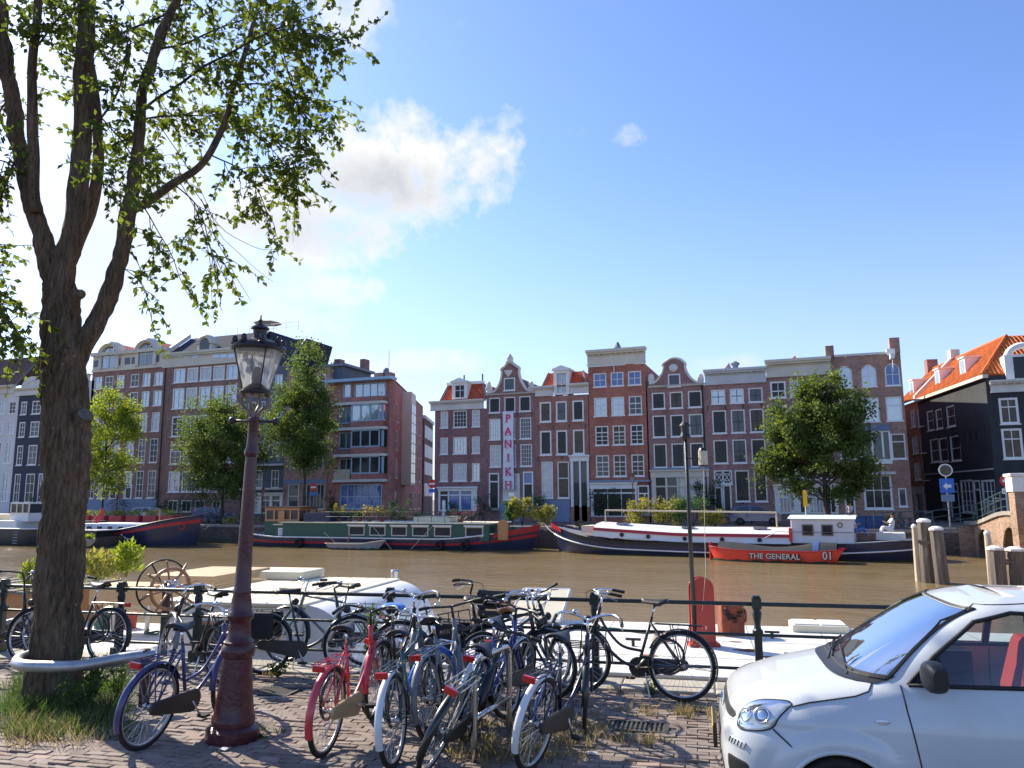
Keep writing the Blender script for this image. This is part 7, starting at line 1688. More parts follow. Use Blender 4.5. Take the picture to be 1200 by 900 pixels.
# mirrors
for sg in (-1, 1):
    y0 = -sy(1.22, 1.02)
    m_ = MB()
    rows = []
    for i in range(13):
        t_ = i/12; yy = lerp(.03, .235, t_); sc = sin(pi*(.12+.76*t_))**.45; r_ = []
        for j in range(16):
            q = 2*pi*j/16; cx_ = (abs(cos(q))**.7)*(1 if cos(q) > 0 else -1); sx_ = (abs(sin(q))**.7)*(1 if sin(q) > 0 else -1)
            r_.append((1.235+.065*cx_*sc+(.02*t_), sg*(y0+yy), 1.085+.092*sx_*sc))
        rows.append(r_+[r_[0]])
    m_.grid(rows); m_.add(rows[-1][:-1], [tuple(range(16))]); m_.add(rows[0][:-1], [tuple(range(16))])
    mo = m_.build('mirror', 'car_black', car, smooth=True, angle=50); MB().tube([(1.25, sg*(y0-.03), 1.02), (1.245, sg*(y0+.08), 1.035)], .028, 8, flat=.7).build('mirror_foot', 'car_black', mo)
# cabin
MB().box(.78, 3.5, -.68, .68, .18, .24).build('floor', 'dash_grey', car)
MB().prism([(.86, .60), (1.30, .60), (1.34, .80), (1.26, .98), (.95, 1.0), (.80, .96)], -.66, .66).build('dashboard', 'dash_grey', car, bevel=.04)
sw_ = MB().torus((0, 0, 0), .185, .016, 'x', 28, 8); sw_.tube([(0, -.17, 0), (0, .17, 0)], .018, 6).tube([(0, 0, 0), (0, 0, -.17)], .018, 6); sw_.xf(Matrix.Translation((1.42, -.35, .93)) @ Matrix.Rotation(radians(-25), 4, 'Y')).build('steering_wheel', 'car_black', car, smooth=True)
for y in (-.35, .35):
    st = MB().cbox((1.78, y, .52), .50, .48, .16).build('seat', 'seat_red', car, bevel=.06)
    b_ = MB().cbox((0, 0, .32), .13, .47, .66); b_.xf(Matrix.Translation((2.02, y, .52)) @ Matrix.Rotation(radians(17), 4, 'Y')); b_.build('seat_back', 'seat_red', car, bevel=.055)
    MB().cbox((2.24, y, 1.235), .09, .25, .16).build('headrest', 'seat_red', car, bevel=.04)
    MB().cbox((2.24, y-.11, .99), .02, .05, .30).build('seat_belt', 'timber_pale', car)
for y in (-.3, .3): MB().cbox((2.95, y, .70), .14, .5, .62).build('rear_seat', 'dash_grey', car, bevel=.05)
MB().box(1.15, 1.9, -.70, -.66, .25, .98).box(1.15, 1.9, .66, .70, .25, .98).build('door_card', 'dash_grey', car)
MB().sphere((1.52, 0, 1.36), .02, .11, .035).build('rear_view_mirror', 'car_black', car)
MB().add([(1.10, -.1, 1.005), (1.24, .30, 1.0), (1.12, .46, 1.005), (.98, .1, 1.01)], [(0, 1, 2, 3)]).build('dashboard_papers', 'boat_white', car)
MB().quad((3.50, -.56, 1.07), (3.50, .56, 1.07), (3.40, .52, 1.40), (3.40, -.52, 1.40)).build('rear_window', 'car_glass', car)
for sg in (-1, 1): MB().box(3.42, 3.52, sg*.66-.06, sg*.66+.06, .95, 1.35).build('tail_lamp', 'red_lens', car, bevel=.02)
# ================================================================== TREES, PLANTS, STREET LIFE
def bark_mat():
    m = M('bark', (.135, .094, .060), rough=.97, var=.75, vs=7, stretch=(5, 5, .8), bump=1.0, bs=7, stain=.35, stains=1.5, spec=.15)
    # lichen: pale spots scattered on the bark
    t = m.node_tree; n = t.nodes; l = t.links; b = n['Principled BSDF']; src = b.inputs['Base Color'].links[0].from_socket
    tcn = n.new('ShaderNodeTexCoord'); vo = n.new('ShaderNodeTexVoronoi'); vo.inputs['Scale'].default_value = 5.5; l.new(tcn.outputs['Object'], vo.inputs['Vector'])
    nz_ = n.new('ShaderNodeTexNoise'); nz_.inputs['Scale'].default_value = 18; l.new(tcn.outputs['Object'], nz_.inputs['Vector'])
    ad = n.new('ShaderNodeMath'); l.new(vo.outputs['Distance'], ad.inputs[0]); mu = n.new('ShaderNodeMath'); mu.operation = 'MULTIPLY'; mu.inputs[1].default_value = .22; l.new(nz_.outputs['Fac'], mu.inputs[0]); l.new(mu.outputs[0], ad.inputs[1])
    mr = n.new('ShaderNodeMapRange'); mr.inputs['From Min'].default_value = .185; mr.inputs['From Max'].default_value = .15; l.new(ad.outputs[0], mr.inputs['Value'])
    mx = n.new('ShaderNodeMix'); mx.data_type = 'RGBA'; l.new(mr.outputs[0], mx.inputs[0]); l.new(src, mx.inputs[6]); mx.inputs[7].default_value = (.22, .21, .17, 1); l.new(mx.outputs[2], b.inputs['Base Color'])
bark_mat()
M('bark_far', (.06, .045, .035), rough=.95, var=.3, vs=3); M('twig', (.05, .038, .026), rough=.9)
leaf_mat('leaf_elm', (.052, .078, .016), (.095, .130, .030), (.155, .180, .045), trans=.55, vs=1.1)
leaf_mat('leaf_dark', (.048, .080, .020), (.095, .140, .036), (.22, .235, .040), trans=.45, vs=.55)
leaf_mat('leaf_deep', (0.011, 0.039, 0.014), (0.025, 0.07, 0.025), (0.063, 0.119, 0.035), trans=.3, vs=.8)
leaf_mat('leaf_yellow', (.105, .165, .030), (.20, .26, .042), (.31, .34, .05), trans=.5, vs=.5)
leaf_mat('leaf_column', (.052, .090, .022), (.105, .155, .038), (.21, .24, .040), trans=.45, vs=.7)
leaf_mat('leaf_bush', (0.022, 0.068, 0.022), (0.06, 0.128, 0.038), (0.12, 0.18, 0.045), trans=.35, vs=1.5)
leaf_mat('leaf_straw', (0.135, 0.162, 0.034), (0.27, 0.27, 0.068), (0.432, 0.365, 0.135), trans=.4, vs=1.6)
leaf_mat('leaf_weed', (.030, .060, .016), (.065, .105, .028), (.12, .15, .05), trans=.4, vs=4)
leaf_mat('grass_dry', (.16, .14, .06), (.27, .23, .12), (.36, .31, .18), trans=.35, vs=5)
leaf_mat('petal_pink', (.45, .05, .10), (.6, .10, .14), (.65, .2, .1), trans=.3, vs=4); leaf_mat('petal_orange', (.6, .2, .02), (.7, .4, .03), (.65, .1, .05), trans=.3, vs=4); leaf_mat('petal_yellow', (.6, .45, .02), (.7, .55, .03), (.7, .6, .1), trans=.3, vs=4)
def rv(s=1.): 
    while True:
        v = Vector((random.uniform(-1, 1), random.uniform(-1, 1), random.uniform(-1, 1)))
        if .05 < v.length < 1: return v.normalized()*s
def leaf(mb, p, d, size, wid=.5, fold=.25):
    d = d.normalized(); n = rv(); s = d.cross(n)
    if s.length < 1e-3: return
    s.normalize(); n = s.cross(d); w = size*wid*.5
    o = len(mb.v); m = p+d*size*.5
    mb.v += [tuple(p), tuple(m+s*w+n*w*fold), tuple(p+d*size), tuple(m-s*w+n*w*fold)]; mb.f += [(o, o+1, o+2), (o, o+2, o+3)]
# ---- the big elm by the lamp post
ZT = (TREE-CP).dot(_f)
def tp(px, py, dz=0.): return zp(px, py, ZT+1.3*(820-py)/820+dz)
el = thing('street_tree', 'big leaning elm with sawn limb scar and ringed by the steel hoop', 'tree', TREE)
def rel(L_): return [p-TREE for p in L_]
def furrow(v):          # ridged, vertically drawn-out bark plates
    q = Vector((v.x*13, v.y*13, v.z*2.2)); a = abs(mnoise.noise(q)); b = abs(mnoise.noise(q*2.3+Vector((7, 3, 1)))); return min(1, a*1.9)*.7+min(1, b*1.9)*.3
def wobtube(path, rad, n=16, ridge=0.):
    mb = MB(); mb.tube(path, rad, n); out = []
    k = n
    for i, v in enumerate(mb.v):
        v = Vector(v); c = Vector(path[min(len(path)-1, i//k)]); d = (v-c)
        v += mnoise.noise_vector(v*2.0)*.03
        if ridge and d.length > .01: v += d.normalized()*(furrow(v)-.5)*ridge
        out.append(tuple(v))
    mb.v = out; return mb
tr = [(61, 850), (62, 818), (65, 770), (69, 700), (73, 620), (77, 560), (78, 510), (77, 470), (75, 430), (73, 395), (70, 360), (67, 335)]
rr = [.34, .30, .255, .235, .23, .236, .246, .238, .235, .225, .20, .18]
P = crv(rel([tp(*q) for q in tr]), 18); P = [Vector(p) for p in P]; R_ = crv1(rr, 18)
wobtube(P, R_, 120, .065).build('trunk', 'bark', el, smooth=True)
def limb(px, r0, r1, name='limb', n=10, dzs=None):
    pts = rel([tp(q[0], q[1], q[2] if len(q) > 2 else 0) for q in px]); C_ = crv(pts, 12 if r0 > .1 else 5); n = 48 if r0 > .1 else n; rad = [lerp(r0, r1, i/(len(C_)-1)) for i in range(len(C_))]
    wobtube(C_, rad, n, .04 if r0 > .1 else 0).build(name, 'bark' if r0 > .03 else 'twig', el, smooth=True); return C_
L1 = limb([(68, 345), (78, 300), (90, 240), (96, 160), (98, 80), (104, -10), (112, -120)], .145, .08, n=12)
L2 = limb([(66, 345), (52, 290), (36, 235), (22, 170), (10, 90), (-2, 0), (-20, -120)], .12, .07, n=12)
L2b = limb([(42, 250, -.1), (40, 200, -.2), (38, 130, -.3), (40, 50, -.4), (46, -60, -.5)], .075, .045)
L1b = limb([(84, 300, .2), (105, 250, .4), (115, 190, .6), (112, 120, .8), (100, 40, 1.0), (90, -60, 1.2)], .085, .05)
L3 = limb([(82, 440), (98, 408), (118, 368), (136, 318), (147, 270), (156, 215), (162, 160), (168, 100), (185, 50), (210, -10), (230, -80)], .118, .045, n=12)
L4 = limb([(152, 248), (175, 235), (205, 216), (238, 190), (258, 160), (268, 130), (278, 90), (290, 45), (305, 0), (325, -60)], .055, .022)
burl = tp(96, 492); MB().tube([tp(80, 520)-TREE, tp(90, 500)-TREE, tp(100, 486, -.12)-TREE], [.14, .12, .095], 14).build('sawn_stub', 'bark', el, smooth=True)
cpt = tp(100, 486, -.12)-TREE; dv = (tp(100, 486, -.12)-tp(90, 500)).normalized(); MB().lathe([(.085, 0), (.08, .006), (.02, .004)], 16).xf(Matrix.Translation(cpt+dv*.004) @ dv.to_track_quat('Z', 'Y').to_matrix().to_4x4()).build('cut_face', M('cut_wood', (.13, .11, .09), rough=.95, var=.4, vs=20), el)
for q in ((56, 435), (94, 345)):
    c = tp(q[0], q[1], -.2)-TREE; MB().sphere(tuple(c), .07, .05, .06, 10, 8).build('knot', 'bark', el, smooth=True)
SEC = [([(163, 130), (215, 95, -.3), (270, 62, -.5), (320, 36, -.6), (365, 20, -.6)], .018, 34), ([(275, 100), (320, 98, .3), (350, 110, .4), (375, 124, .5)], .012, 26), ([(284, 65), (335, 42), (370, 40), (405, 52)], .014, 30),
       ([(205, 216), (232, 245, .2), (247, 290, .2), (256, 335, .2)], .010, 12), ([(245, 182), (288, 205, -.2), (312, 250, -.2), (326, 300, -.2)], .010, 16), ([(157, 225), (180, 262, -.3), (205, 305, -.4), (222, 345, -.5)], .009, 10),
       ([(164, 140), (200, 135, .5), (245, 135, .8), (300, 150, 1.0)], .014, 26), ([(98, 70), (140, 40, .2), (190, 18, .3), (250, -12, .3)], .02, 30), ([(96, 165), (125, 130, -.3), (145, 80, -.4), (150, 20, -.4)], .016, 20),
       ([(30, 215), (5, 190, -.3), (-30, 190, -.5)], .015, 14), ([(22, 175), (2, 230, -.2), (-15, 300, -.3), (-5, 350, -.3), (15, 385, -.3)], .014, 26), ([(-40, 290, -.6), (-10, 335, -.6), (10, 370, -.6), (25, 405, -.6)], .010, 26),
       ([(138, 310), (160, 325), (172, 345), (178, 372)], .006, 5), ([(330, 60, .1), (348, 120, .1), (350, 170, .1), (338, 215, .1)], .010, 26), ([(215, -15), (270, -25, .2), (320, -30, .2), (370, -25, .2)], .02, 26),
       ([(266, 140), (300, 160, .1), (330, 190, .2), (345, 225, .2)], .010, 20), ([(180, 60), (230, 45, .6), (290, 20, .9), (350, -10, 1.1)], .016, 26), ([(112, 130, .7), (140, 160, .9), (165, 190, 1.1), (190, 200, 1.3)], .012, 20), ([(10, 90), (-20, 60), (-60, 30)], .02, 16),
       ([(40, 60, -.4), (70, 20, -.6), (110, 0, -.8)], .014, 16), ([(98, 30), (70, 10, .6), (40, -10, 1.0)], .014, 14), ([(12, 110), (-10, 140, .5), (-40, 150, .9)], .014, 16), ([(100, 200), (120, 215, -.5), (140, 210, -.8), (165, 180, -1.0)], .009, 10),
       ([(-20, -60), (100, -110, .5), (230, -140, 1.0), (380, -130, 1.2)], .03, 30), ([(-60, -80), (-150, -60, -1), (-260, 0, -1.5)], .03, 34), ([(-60, 30), (-140, 80, -1), (-220, 160, -1.5)], .02, 34), ([(60, -120), (120, -200, -1), (200, -260, -1.5)], .03, 30),
       ([(230, -80), (330, -120), (450, -120), (520, -90)], .02, 26)]
LM = MB(); TW = MB()
def fork(C_, count, tl=(.30, .8), lf=1., skip=.15):
    for k in range(count):
        s = random.uniform(skip, 1); i = min(len(C_)-2, int(s*(len(C_)-1))); p = C_[i].copy(); t_ = (C_[i+1]-C_[i]).normalized()
        d = (t_*.55+rv(.85)+Vector((0, 0, -.05))).normalized(); ln = random.uniform(*tl); pts = [p]
        n = 6
        for j in range(n): d = (d+rv(.25)+Vector((0, 0, -.10))).normalized(); pts.append(pts[-1]+d*ln/n)
        TW.tube(pts, [.0055, .005, .0045, .004, .003, .0025, .002], 4, cap=False)
        m = int(ln*27*lf)
        for j in range(m):
            q = random.uniform(.15, 1)*n; a = min(n-1, int(q)); b = pts[a].lerp(pts[a+1], q-a); ld = (d*.5+rv(.9)+Vector((0, 0, -.35)))
            leaf(LM, b, ld, random.uniform(.06, .112), .62)
for px, r0, cnt in SEC:
    C_ = limb(px, r0, r0*.35, 'branch', n=6); fork(C_, int(cnt*1.7))
for C_, cnt in ((L4, 34), (L3, 16), (L1, 14), (L2, 14), (L1b, 22), (L2b, 14)): fork(C_, cnt, skip=.45)
TW.build('twigs', 'twig', el)['kind'] = 'stuff'
LM.build('crown', 'leaf_elm', el)['kind'] = 'stuff'
# bare hanging twigs
for a in ([(212, 215), (240, 275), (246, 320), (248, 372)], [(235, 235), (262, 300), (285, 340), (292, 352)], [(230, 250), (258, 318), (275, 345)], [(190, 150), (230, 215), (262, 280), (320, 330)], [(210, 200), (255, 262), (300, 290), (335, 292)]):
    limb([(x, y, -.1) for x, y in a], .0055, .002, 'hanging_twig', n=5)
# ---- far trees
def far_tree(label, px, ybase, v, boxes, mat, count, size, trunk_r=.18, dens=.5, name='street_tree'):
    b = vp(px, 560, v); t = thing(name, label, 'tree', (b.x, v, FG), 0, 'trees along the far quay')
    s_ = (vp(px+100, 500, v).x-vp(px, 500, v).x)/100
    cl = []
    for cx, cy, rx, ry in boxes:
        c = vp(cx, cy, v); cl.append((c.x-b.x, c.z-FG, rx*s_, ry*s_))
    for k in range(11):      # stray boughs break the outline
        c = random.choice(cl[:5]); q = random.uniform(-.4, 3.54); cl.append((c[0]+c[2]*1.0*cos(q), c[1]+c[3]*1.0*sin(q), c[2]*random.uniform(.22, .4), c[3]*random.uniform(.22, .42)))
    ztop = max(c[1]+c[3]*.4 for c in cl); zb = min(c[1]-c[3] for c in cl)
    tk = [(0, 0, -.1), (.05, 0, zb*.5), (-.03, .05, zb), (.05, 0, lerp(zb, ztop, .5)), (0, 0, ztop)]
    MB().tube(crv(tk, 5), [lerp(trunk_r, .03, i/20) for i in range(21)], 8).build('trunk', 'bark_far', t, smooth=True)
    lm = MB()
    for c in cl:
        for k in range(2):
            q = random.uniform(0, 6.28); e = (c[0]+c[2]*.6*cos(q), c[2]*.5*sin(q), c[1]+c[3]*random.uniform(-.3, .5)); z0 = max(zb*.9, min(ztop*.8, e[2]-c[3]))
            MB().tube([(0, 0, z0), (e[0]*.5, e[1]*.5, (z0+e[2])/2+.1), e], [.06, .045, .02], 5).build('limb', 'bark_far', t)
    vol = sum(c[2]*c[2]*c[3] for c in cl); seed = random.uniform(0, 99)
    for cx, cz, rx, rz in cl:
        ryy = rx*.9; n = int(count*rx*rx*rz/vol); k = 0; tries = 0
        clumps = []
        for q in range(max(10, int(26*rx*rz/3))):
            d = rv(); rr_ = random.uniform(.25, 1.12); clumps.append((Vector((cx+d.x*rx*rr_, d.y*ryy*rr_, cz+d.z*rz*rr_)), random.uniform(.45, .9)))
        while k < n and tries < n*6:
            tries += 1
            c, r_ = random.choice(clumps); p = c+Vector((random.gauss(0, .55), random.gauss(0, .55), random.gauss(0, .5)))*r_
            if mnoise.noise(p*.75+Vector((seed, 0, 0))) < -.16: continue
            leaf(lm, p, rv()+Vector((0, 0, .15)), size*random.uniform(.7, 1.35), .6); k += 1
    lm.build('crown', mat, t)['kind'] = 'stuff'
    return t
far_tree('yellow-green young tree in front of the wide brown house', 122, 600, 57.5, [(132, 485, 26, 26), (120, 520, 20, 28), (148, 505, 16, 20), (128, 555, 22, 22), (150, 480, 12, 10)], 'leaf_yellow', 13000, .22, .14)
far_tree('broad dark green tree in front of the warehouse', 262, 600, 57.5, [(258, 505, 38, 34), (235, 535, 24, 34), (290, 525, 30, 40), (262, 560, 36, 24), (245, 485, 20, 16)], 'leaf_dark', 30000, .21, .2)
far_tree('tall columnar green tree by the pink apartment block', 357, 600, 57.5, [(360, 430, 18, 26), (358, 465, 28, 30), (352, 505, 34, 34), (362, 530, 28, 24), (338, 480, 18, 24), (378, 490, 16, 30)], 'leaf_column', 27000, .20, .18)
far_tree('large round dark green tree beside the russet brick house', 966, 605, 57.5, [(962, 480, 42, 36), (930, 500, 34, 34), (995, 505, 32, 40), (955, 530, 50, 36), (1000, 550, 26, 30), (915, 548, 26, 24), (960, 455, 28, 20), (940, 575, 22, 14), (985, 578, 20, 12)], 'leaf_dark', 46000, .22, .26)
# ---- shrubs and flowers across the water
def shrub(label, px, py, w, h, v, mat='leaf_bush', n=500, size=.16, cat='shrub', z=FG, name='shrub', stems=5, group='shrubs across the water', flowers=None, dep=.5):
    b = vp(px, py, v); s_ = (vp(px+50, py, v).x-vp(px-50, py, v).x)/100; rx, hz_ = w*s_/2, h*s_
    t = thing(name, label, cat, (b.x, v, z), 0, group); lm = MB(); st = MB()
    for k in range(stems):
        q = random.uniform(0, 6.28); st.tube([(0, 0, 0), (rx*.35*cos(q), rx*.35*sin(q)*dep, hz_*.5), (rx*.6*cos(q), rx*.6*sin(q)*dep, hz_*.85)], .015, 4)
    st.build('stem', 'twig', t)
    cl = [(Vector((random.uniform(-.75, .75)*rx, random.uniform(-.7, .7)*rx*dep, hz_*random.uniform(.25, .85))), random.uniform(.25, .5)*min(rx, hz_)) for k in range(14)]
    for k in range(n):
        c, r_ = random.choice(cl); p = c+rv()*r_*random.random()**.4
        if p.z < .02: p.z = random.uniform(.02, .2)
        leaf(lm, p, rv()+Vector((0, 0, .4)), size*random.uniform(.6, 1.3), .5)
    lm.build('foliage', mat, t)['kind'] = 'stuff'
    if flowers:
        fm = MB()
        for k in range(flowers[1]):
            c, r_ = random.choice(cl); p = c+rv()*r_; p.z = max(p.z, hz_*.5)
            for j in range(4): leaf(fm, p, rv()+Vector((0, -.6, .5)), .09, .9)
        fm.build('blossom', flowers[0], t)['kind'] = 'stuff'
    return t
shrub('round dark green bush against the banner house', 629, 600, 30, 34, 65, n=900); shrub('dark bush with red blossom by the orange house shopfront', 705, 604, 48, 40, 64.6, n=1100, mat='leaf_deep', flowers=('petal_pink', 12))
shrub('tall dark climbing shrub beside the cream shopfront', 826, 606, 44, 56, 64.9, n=1600, mat='leaf_deep'); shrub('low dark shrub under the mauve house windows', 880, 604, 36, 26, 64.8, n=700, mat='leaf_deep'); shrub('low green shrub beside the lattice door', 862, 603, 18, 22, 64.8, n=400)
shrub('reddish bush on a stem by the corner house shopfront', 566, 600, 20, 34, 64.7, n=500, mat='leaf_bush', flowers=('petal_pink', 26)); shrub('green potted shrub before the corner house blue curtains', 527, 600, 18, 24, 64.6, n=350)
shrub('green climber on the grey ground floor wall', 388, 600, 14, 38, 65.2, n=500, mat='leaf_bush'); shrub('green garden arch hung with creeper', 466, 602, 26, 28, 56.5, n=700, mat='leaf_bush')
for lab, px, w, h, m_, fl in (('tall straw-green reeds behind the white barge roof at its bow', 752, 34, 26, 'leaf_straw', ('petal_yellow', 14)), ('yellow-green wild plants on the quay behind the barge', 782, 40, 24, 'leaf_straw', ('petal_orange', 10)), ('leafy green wild plants on the quay behind the barge', 812, 44, 27, 'leaf_bush', ('petal_yellow', 10)), ('low green wild plants on the quay beside the blue car', 838, 30, 16, 'leaf_straw', None),
                              ('tall straw plants at the prow of the green houseboat', 612, 26, 26, 'leaf_straw', ('petal_yellow', 16)), ('mixed straw and green plants on the quay between the two barges', 638, 26, 18, 'leaf_straw', ('petal_orange', 10)), ('green leafy plants beside the round wooden leeboard', 600, 18, 22, 'leaf_bush', None)):
    shrub(lab, px, 616, w*1.1, h*1.35, 54.9, m_, n=1500, size=.17, cat='plants', name='wild_plants', flowers=fl, stems=8, z=FG+.02)
for k, (px, w, h, m_, fl, lab) in enumerate(((384, 16, 9, 'leaf_bush', ('petal_orange', 20), 'orange flowers in a pot on the green houseboat roof'), (398, 14, 15, 'leaf_straw', ('petal_yellow', 26), 'tall yellow flowers on the green houseboat roof'), (410, 14, 8, 'leaf_bush', None, 'small round green plant on the houseboat roof'), (421, 14, 9, 'leaf_bush', ('petal_orange', 8), 'green plant with orange bloom on the houseboat roof'), (433, 18, 13, 'leaf_straw', ('petal_yellow', 36), 'wide yellow flowering plant on the houseboat roof'), (447, 14, 14, 'leaf_straw', ('petal_yellow', 24), 'yellow daisies next to the garden arch on the houseboat roof'), (490, 26, 7, 'leaf_bush', None, 'low green trough plant by the houseboat skylight'), (540, 30, 12, 'leaf_bush', ('petal_pink', 20), 'pink flowering plants near the houseboat bow'))):
    t = shrub(lab, px, 612, w, h, 51.3, m_, n=260, size=.12, cat='potted plant', name='potted_plant', z=HBZ+.22, flowers=fl, group='pots on the green houseboat'); MB().lathe([(.16, -.22), (.22, 0), (.2, 0)], 10).build('pot', 'rust' if k % 2 else 'bank_timber', t)
M('planter_red', (.42, .045, .05), rough=.6, var=.15)
for k, px in enumerate((100, 118, 138, 158, 178, 198)):
    b = vp(px, 604, 54.6); t = thing('planter', ['low red planter box with straw grass on the quay', 'red planter box full of yellow flowers on the quay'][k % 2], 'planter', (b.x, 54.6, FG+.04), 0, 'red planter boxes with straw grass' if k % 2 == 0 else 'red planter boxes with yellow flowers')
    MB().box(-.75, .75, -.3, .3, 0, .75).build('box', 'planter_red', t, bevel=.02); lm = MB()
    for j in range(260): leaf(lm, Vector((random.uniform(-.7, .7), random.uniform(-.28, .28), random.uniform(.7, 1.15))), rv(.6)+Vector((0, 0, .6)), .2, .3)
    lm.build('foliage', 'leaf_straw' if k % 2 == 0 else 'leaf_yellow', t)['kind'] = 'stuff'
shrub('dark hedge bush at the warehouse steps', 226, 602, 34, 26, 64.6, n=800, mat='leaf_deep'); shrub('dark hedge bush at the wide brown house', 190, 602, 26, 30, 64.6, n=700, mat='leaf_deep'); shrub('small dark bush by the brown house doors', 140, 602, 22, 22, 64.6, n=500, mat='leaf_deep'); shrub('green bush before the dark slate house', 40, 600, 22, 22, 64.6, n=500, mat='leaf_deep'); shrub('straw coloured plants on the quay edge near the dark tree', 280, 614, 50, 9, 54.6, 'leaf_straw', n=500, size=.14, cat='plants', name='wild_plants')
shrub('small green plant on the quay above the barge stern', 1042, 612, 10, 14, 54.8, n=220)
shrub('tall dark plant pots by the bridge railing', 1143, 604, 10, 18, 60, n=250)
# near canal-side plants behind the tree
def near_shrub(label, px, py, Z, w, h, mat, n, size, cat='plants', name='wild_plants'):
    b = zp(px, py, Z); s_ = Z/FPX; t = thing(name, label, cat, b, 0, 'plants on the near boats'); lm = MB(); st = MB()
    for k in range(14):
        q = random.uniform(0, 6.28); rr_ = random.random()*w*s_/2; st.tube([(rr_*.3*cos(q), rr_*.3*sin(q), 0), (rr_*.7*cos(q), rr_*.7*sin(q), h*s_*.6), (rr_*cos(q), rr_*sin(q), h*s_*random.uniform(.75, 1))], .006, 4)
    st.build('stem', 'leaf_straw', t)
    for k in range(n):
        q = random.uniform(0, 6.28); rr_ = random.random()**.6*w*s_/2; z = random.uniform(.12, 1)*h*s_*(1-.35*(rr_/(w*s_/2))**2); leaf(lm, Vector((rr_*cos(q), rr_*sin(q), z)), rv(.7)+Vector((0, 0, .7)), size*random.uniform(.6, 1.3), .3)
    lm.build('foliage', mat, t)['kind'] = 'stuff'
near_shrub('bright yellow-green leafy plant on the boat behind the tree', 146, 676, 15, 32, 40, 'leaf_yellow', 420, .15); near_shrub('pale straw reeds on the boat beside the tree trunk', 112, 684, 14.5, 40, 34, 'leaf_straw', 420, .16); near_shrub('yellow weeds sprouting on the raft roof', 32, 695, 12.6, 22, 38, 'leaf_yellow', 220, .10)
hb_ = zp(104, 634, 40); hbt = thing('hanging_basket', 'round hanging basket of yellow flowers beside the trunk', 'hanging basket', hb_, 0); MB().lathe([(.05, -.28), (.26, -.1), (.32, .1), (.3, .1)], 12).build('bowl', 'grey_boat', hbt); lm = MB()
for k in range(160): leaf(lm, rv(.3)*random.random()+Vector((0, 0, .12)), rv()+Vector((0, 0, .5)), .16, .5)
lm.build('foliage', 'leaf_yellow', hbt)['kind'] = 'stuff'; MB().tube([(.28, 0, .1), (0, 0, 1.2), (-.28, 0, .1)], .012, 4).build('chain', 'iron_black', hbt)
# ---- weeds and grass at our feet
def tufts(name, label, spots, mat, cat='grass', hgt=(.08, .25), n=40, r=.10, wid=.006):
    mb = MB()
    for c in spots:
        for k in range(n):
            q = random.uniform(0, 6.28); rr_ = random.random()**.7*r; p = Vector((c.x+rr_*cos(q), c.y+rr_*sin(q), -.005)); h_ = random.uniform(*hgt); d = Vector((cos(q), sin(q), 0))*random.uniform(.1, .7)+rv(.3); d.z = 1; s = d.cross(rv()).normalized()*wid
            m = p+d*h_*.55; e = p+d*h_*.8+Vector((d.x, d.y, 0))*h_*.35+Vector((0, 0, h_*.12)); o = len(mb.v); mb.v += [tuple(p-s), tuple(p+s), tuple(m+s*.7), tuple(m-s*.7), tuple(e)]; mb.f += [(o, o+1, o+2, o+3), (o+3, o+2, o+4)]
    o = mb.build(name, mat); tag(o, label, cat, kind='stuff'); return o
def around(px0, px1, py0, py1, n): return [gp(random.uniform(px0, px1), random.uniform(py0, py1)) for _ in range(n)]
tufts('dry_grass', 'long dry grass around the foot of the big elm', around(0, 120, 846, 872, 22), 'grass_dry', hgt=(.06, .2), n=26, r=.16, wid=.0035)
tufts('green_grass', 'green grass growing in the tree pit by the steel hoop', around(0, 150, 795, 866, 110), 'leaf_weed', hgt=(.05, .22), n=32, r=.15, wid=.0042)
def weeds(label, px, py, w, h, n, size=.045):
    b = gp(px, py); t = thing('weed_plant', label, 'weed', b, 0, 'weeds on the quay'); lm = MB(); st = MB()
    for k in range(12):
        q = random.uniform(0, 6.28); e = Vector((w*cos(q)*random.random(), w*sin(q)*random.random(), h*random.uniform(.6, 1))); st.tube([(0, 0, 0), e*.5+rv(.02), e], .004, 4)
        for j in range(n//12): f_ = random.uniform(.25, 1); leaf(lm, e*f_+rv(.03), rv(.8)+Vector((0, 0, .3)), size*random.uniform(.6, 1.4), .5)
    st.build('stem', 'leaf_weed', t); lm.build('foliage', 'leaf_weed', t)['kind'] = 'stuff'
weeds('leafy green weed on the left of the elm foot', 40, 818, .38, .55, 420); weeds('leafy green weed on the right of the elm foot', 104, 826, .40, .60, 480); weeds('tall nettle by the elm trunk beneath the hoop', 82, 842, .32, .42, 340); weeds('leafy weed under the purple bicycle saddle', 135, 822, .25, .45, 260)
weeds('slim tall weed growing by the red bicycle bars', 432, 800, .10, .95, 220, .06); weeds('small weed at the quay edge by the green bicycle', 325, 794, .16, .2, 140); weeds('small green weed on the kerb stone near the brown bicycle', 765, 815, .10, .16, 90)
tufts('dry_grass', 'dry grass and dirt under the bicycle rack', around(530, 700, 850, 898, 46), 'grass_dry', hgt=(.04, .16), n=34, r=.10, wid=.004)
tufts('dry_grass', 'dry grass tufts along the inner edge of the coping stones', [near(a, random.uniform(-.44, -.30)) for a in [random.uniform(-10, 3) for _ in range(60)]], 'grass_dry', hgt=(.03, .11), n=20, r=.06, wid=.004)
tufts('dry_grass', 'pale tuft of dry grass beside the drain cover', around(786, 806, 828, 838, 4)+around(690, 850, 826, 842, 12)+around(700, 800, 862, 874, 10), 'grass_dry', hgt=(.03, .13), n=26, r=.07, wid=.004)
tufts('green_moss', 'green weed tufts at the lamp post foot', around(300, 330, 842, 868, 7), 'leaf_weed', hgt=(.02, .07), n=26, r=.07, wid=.004)
M('paper', (.6, .6, .58), rough=.8)
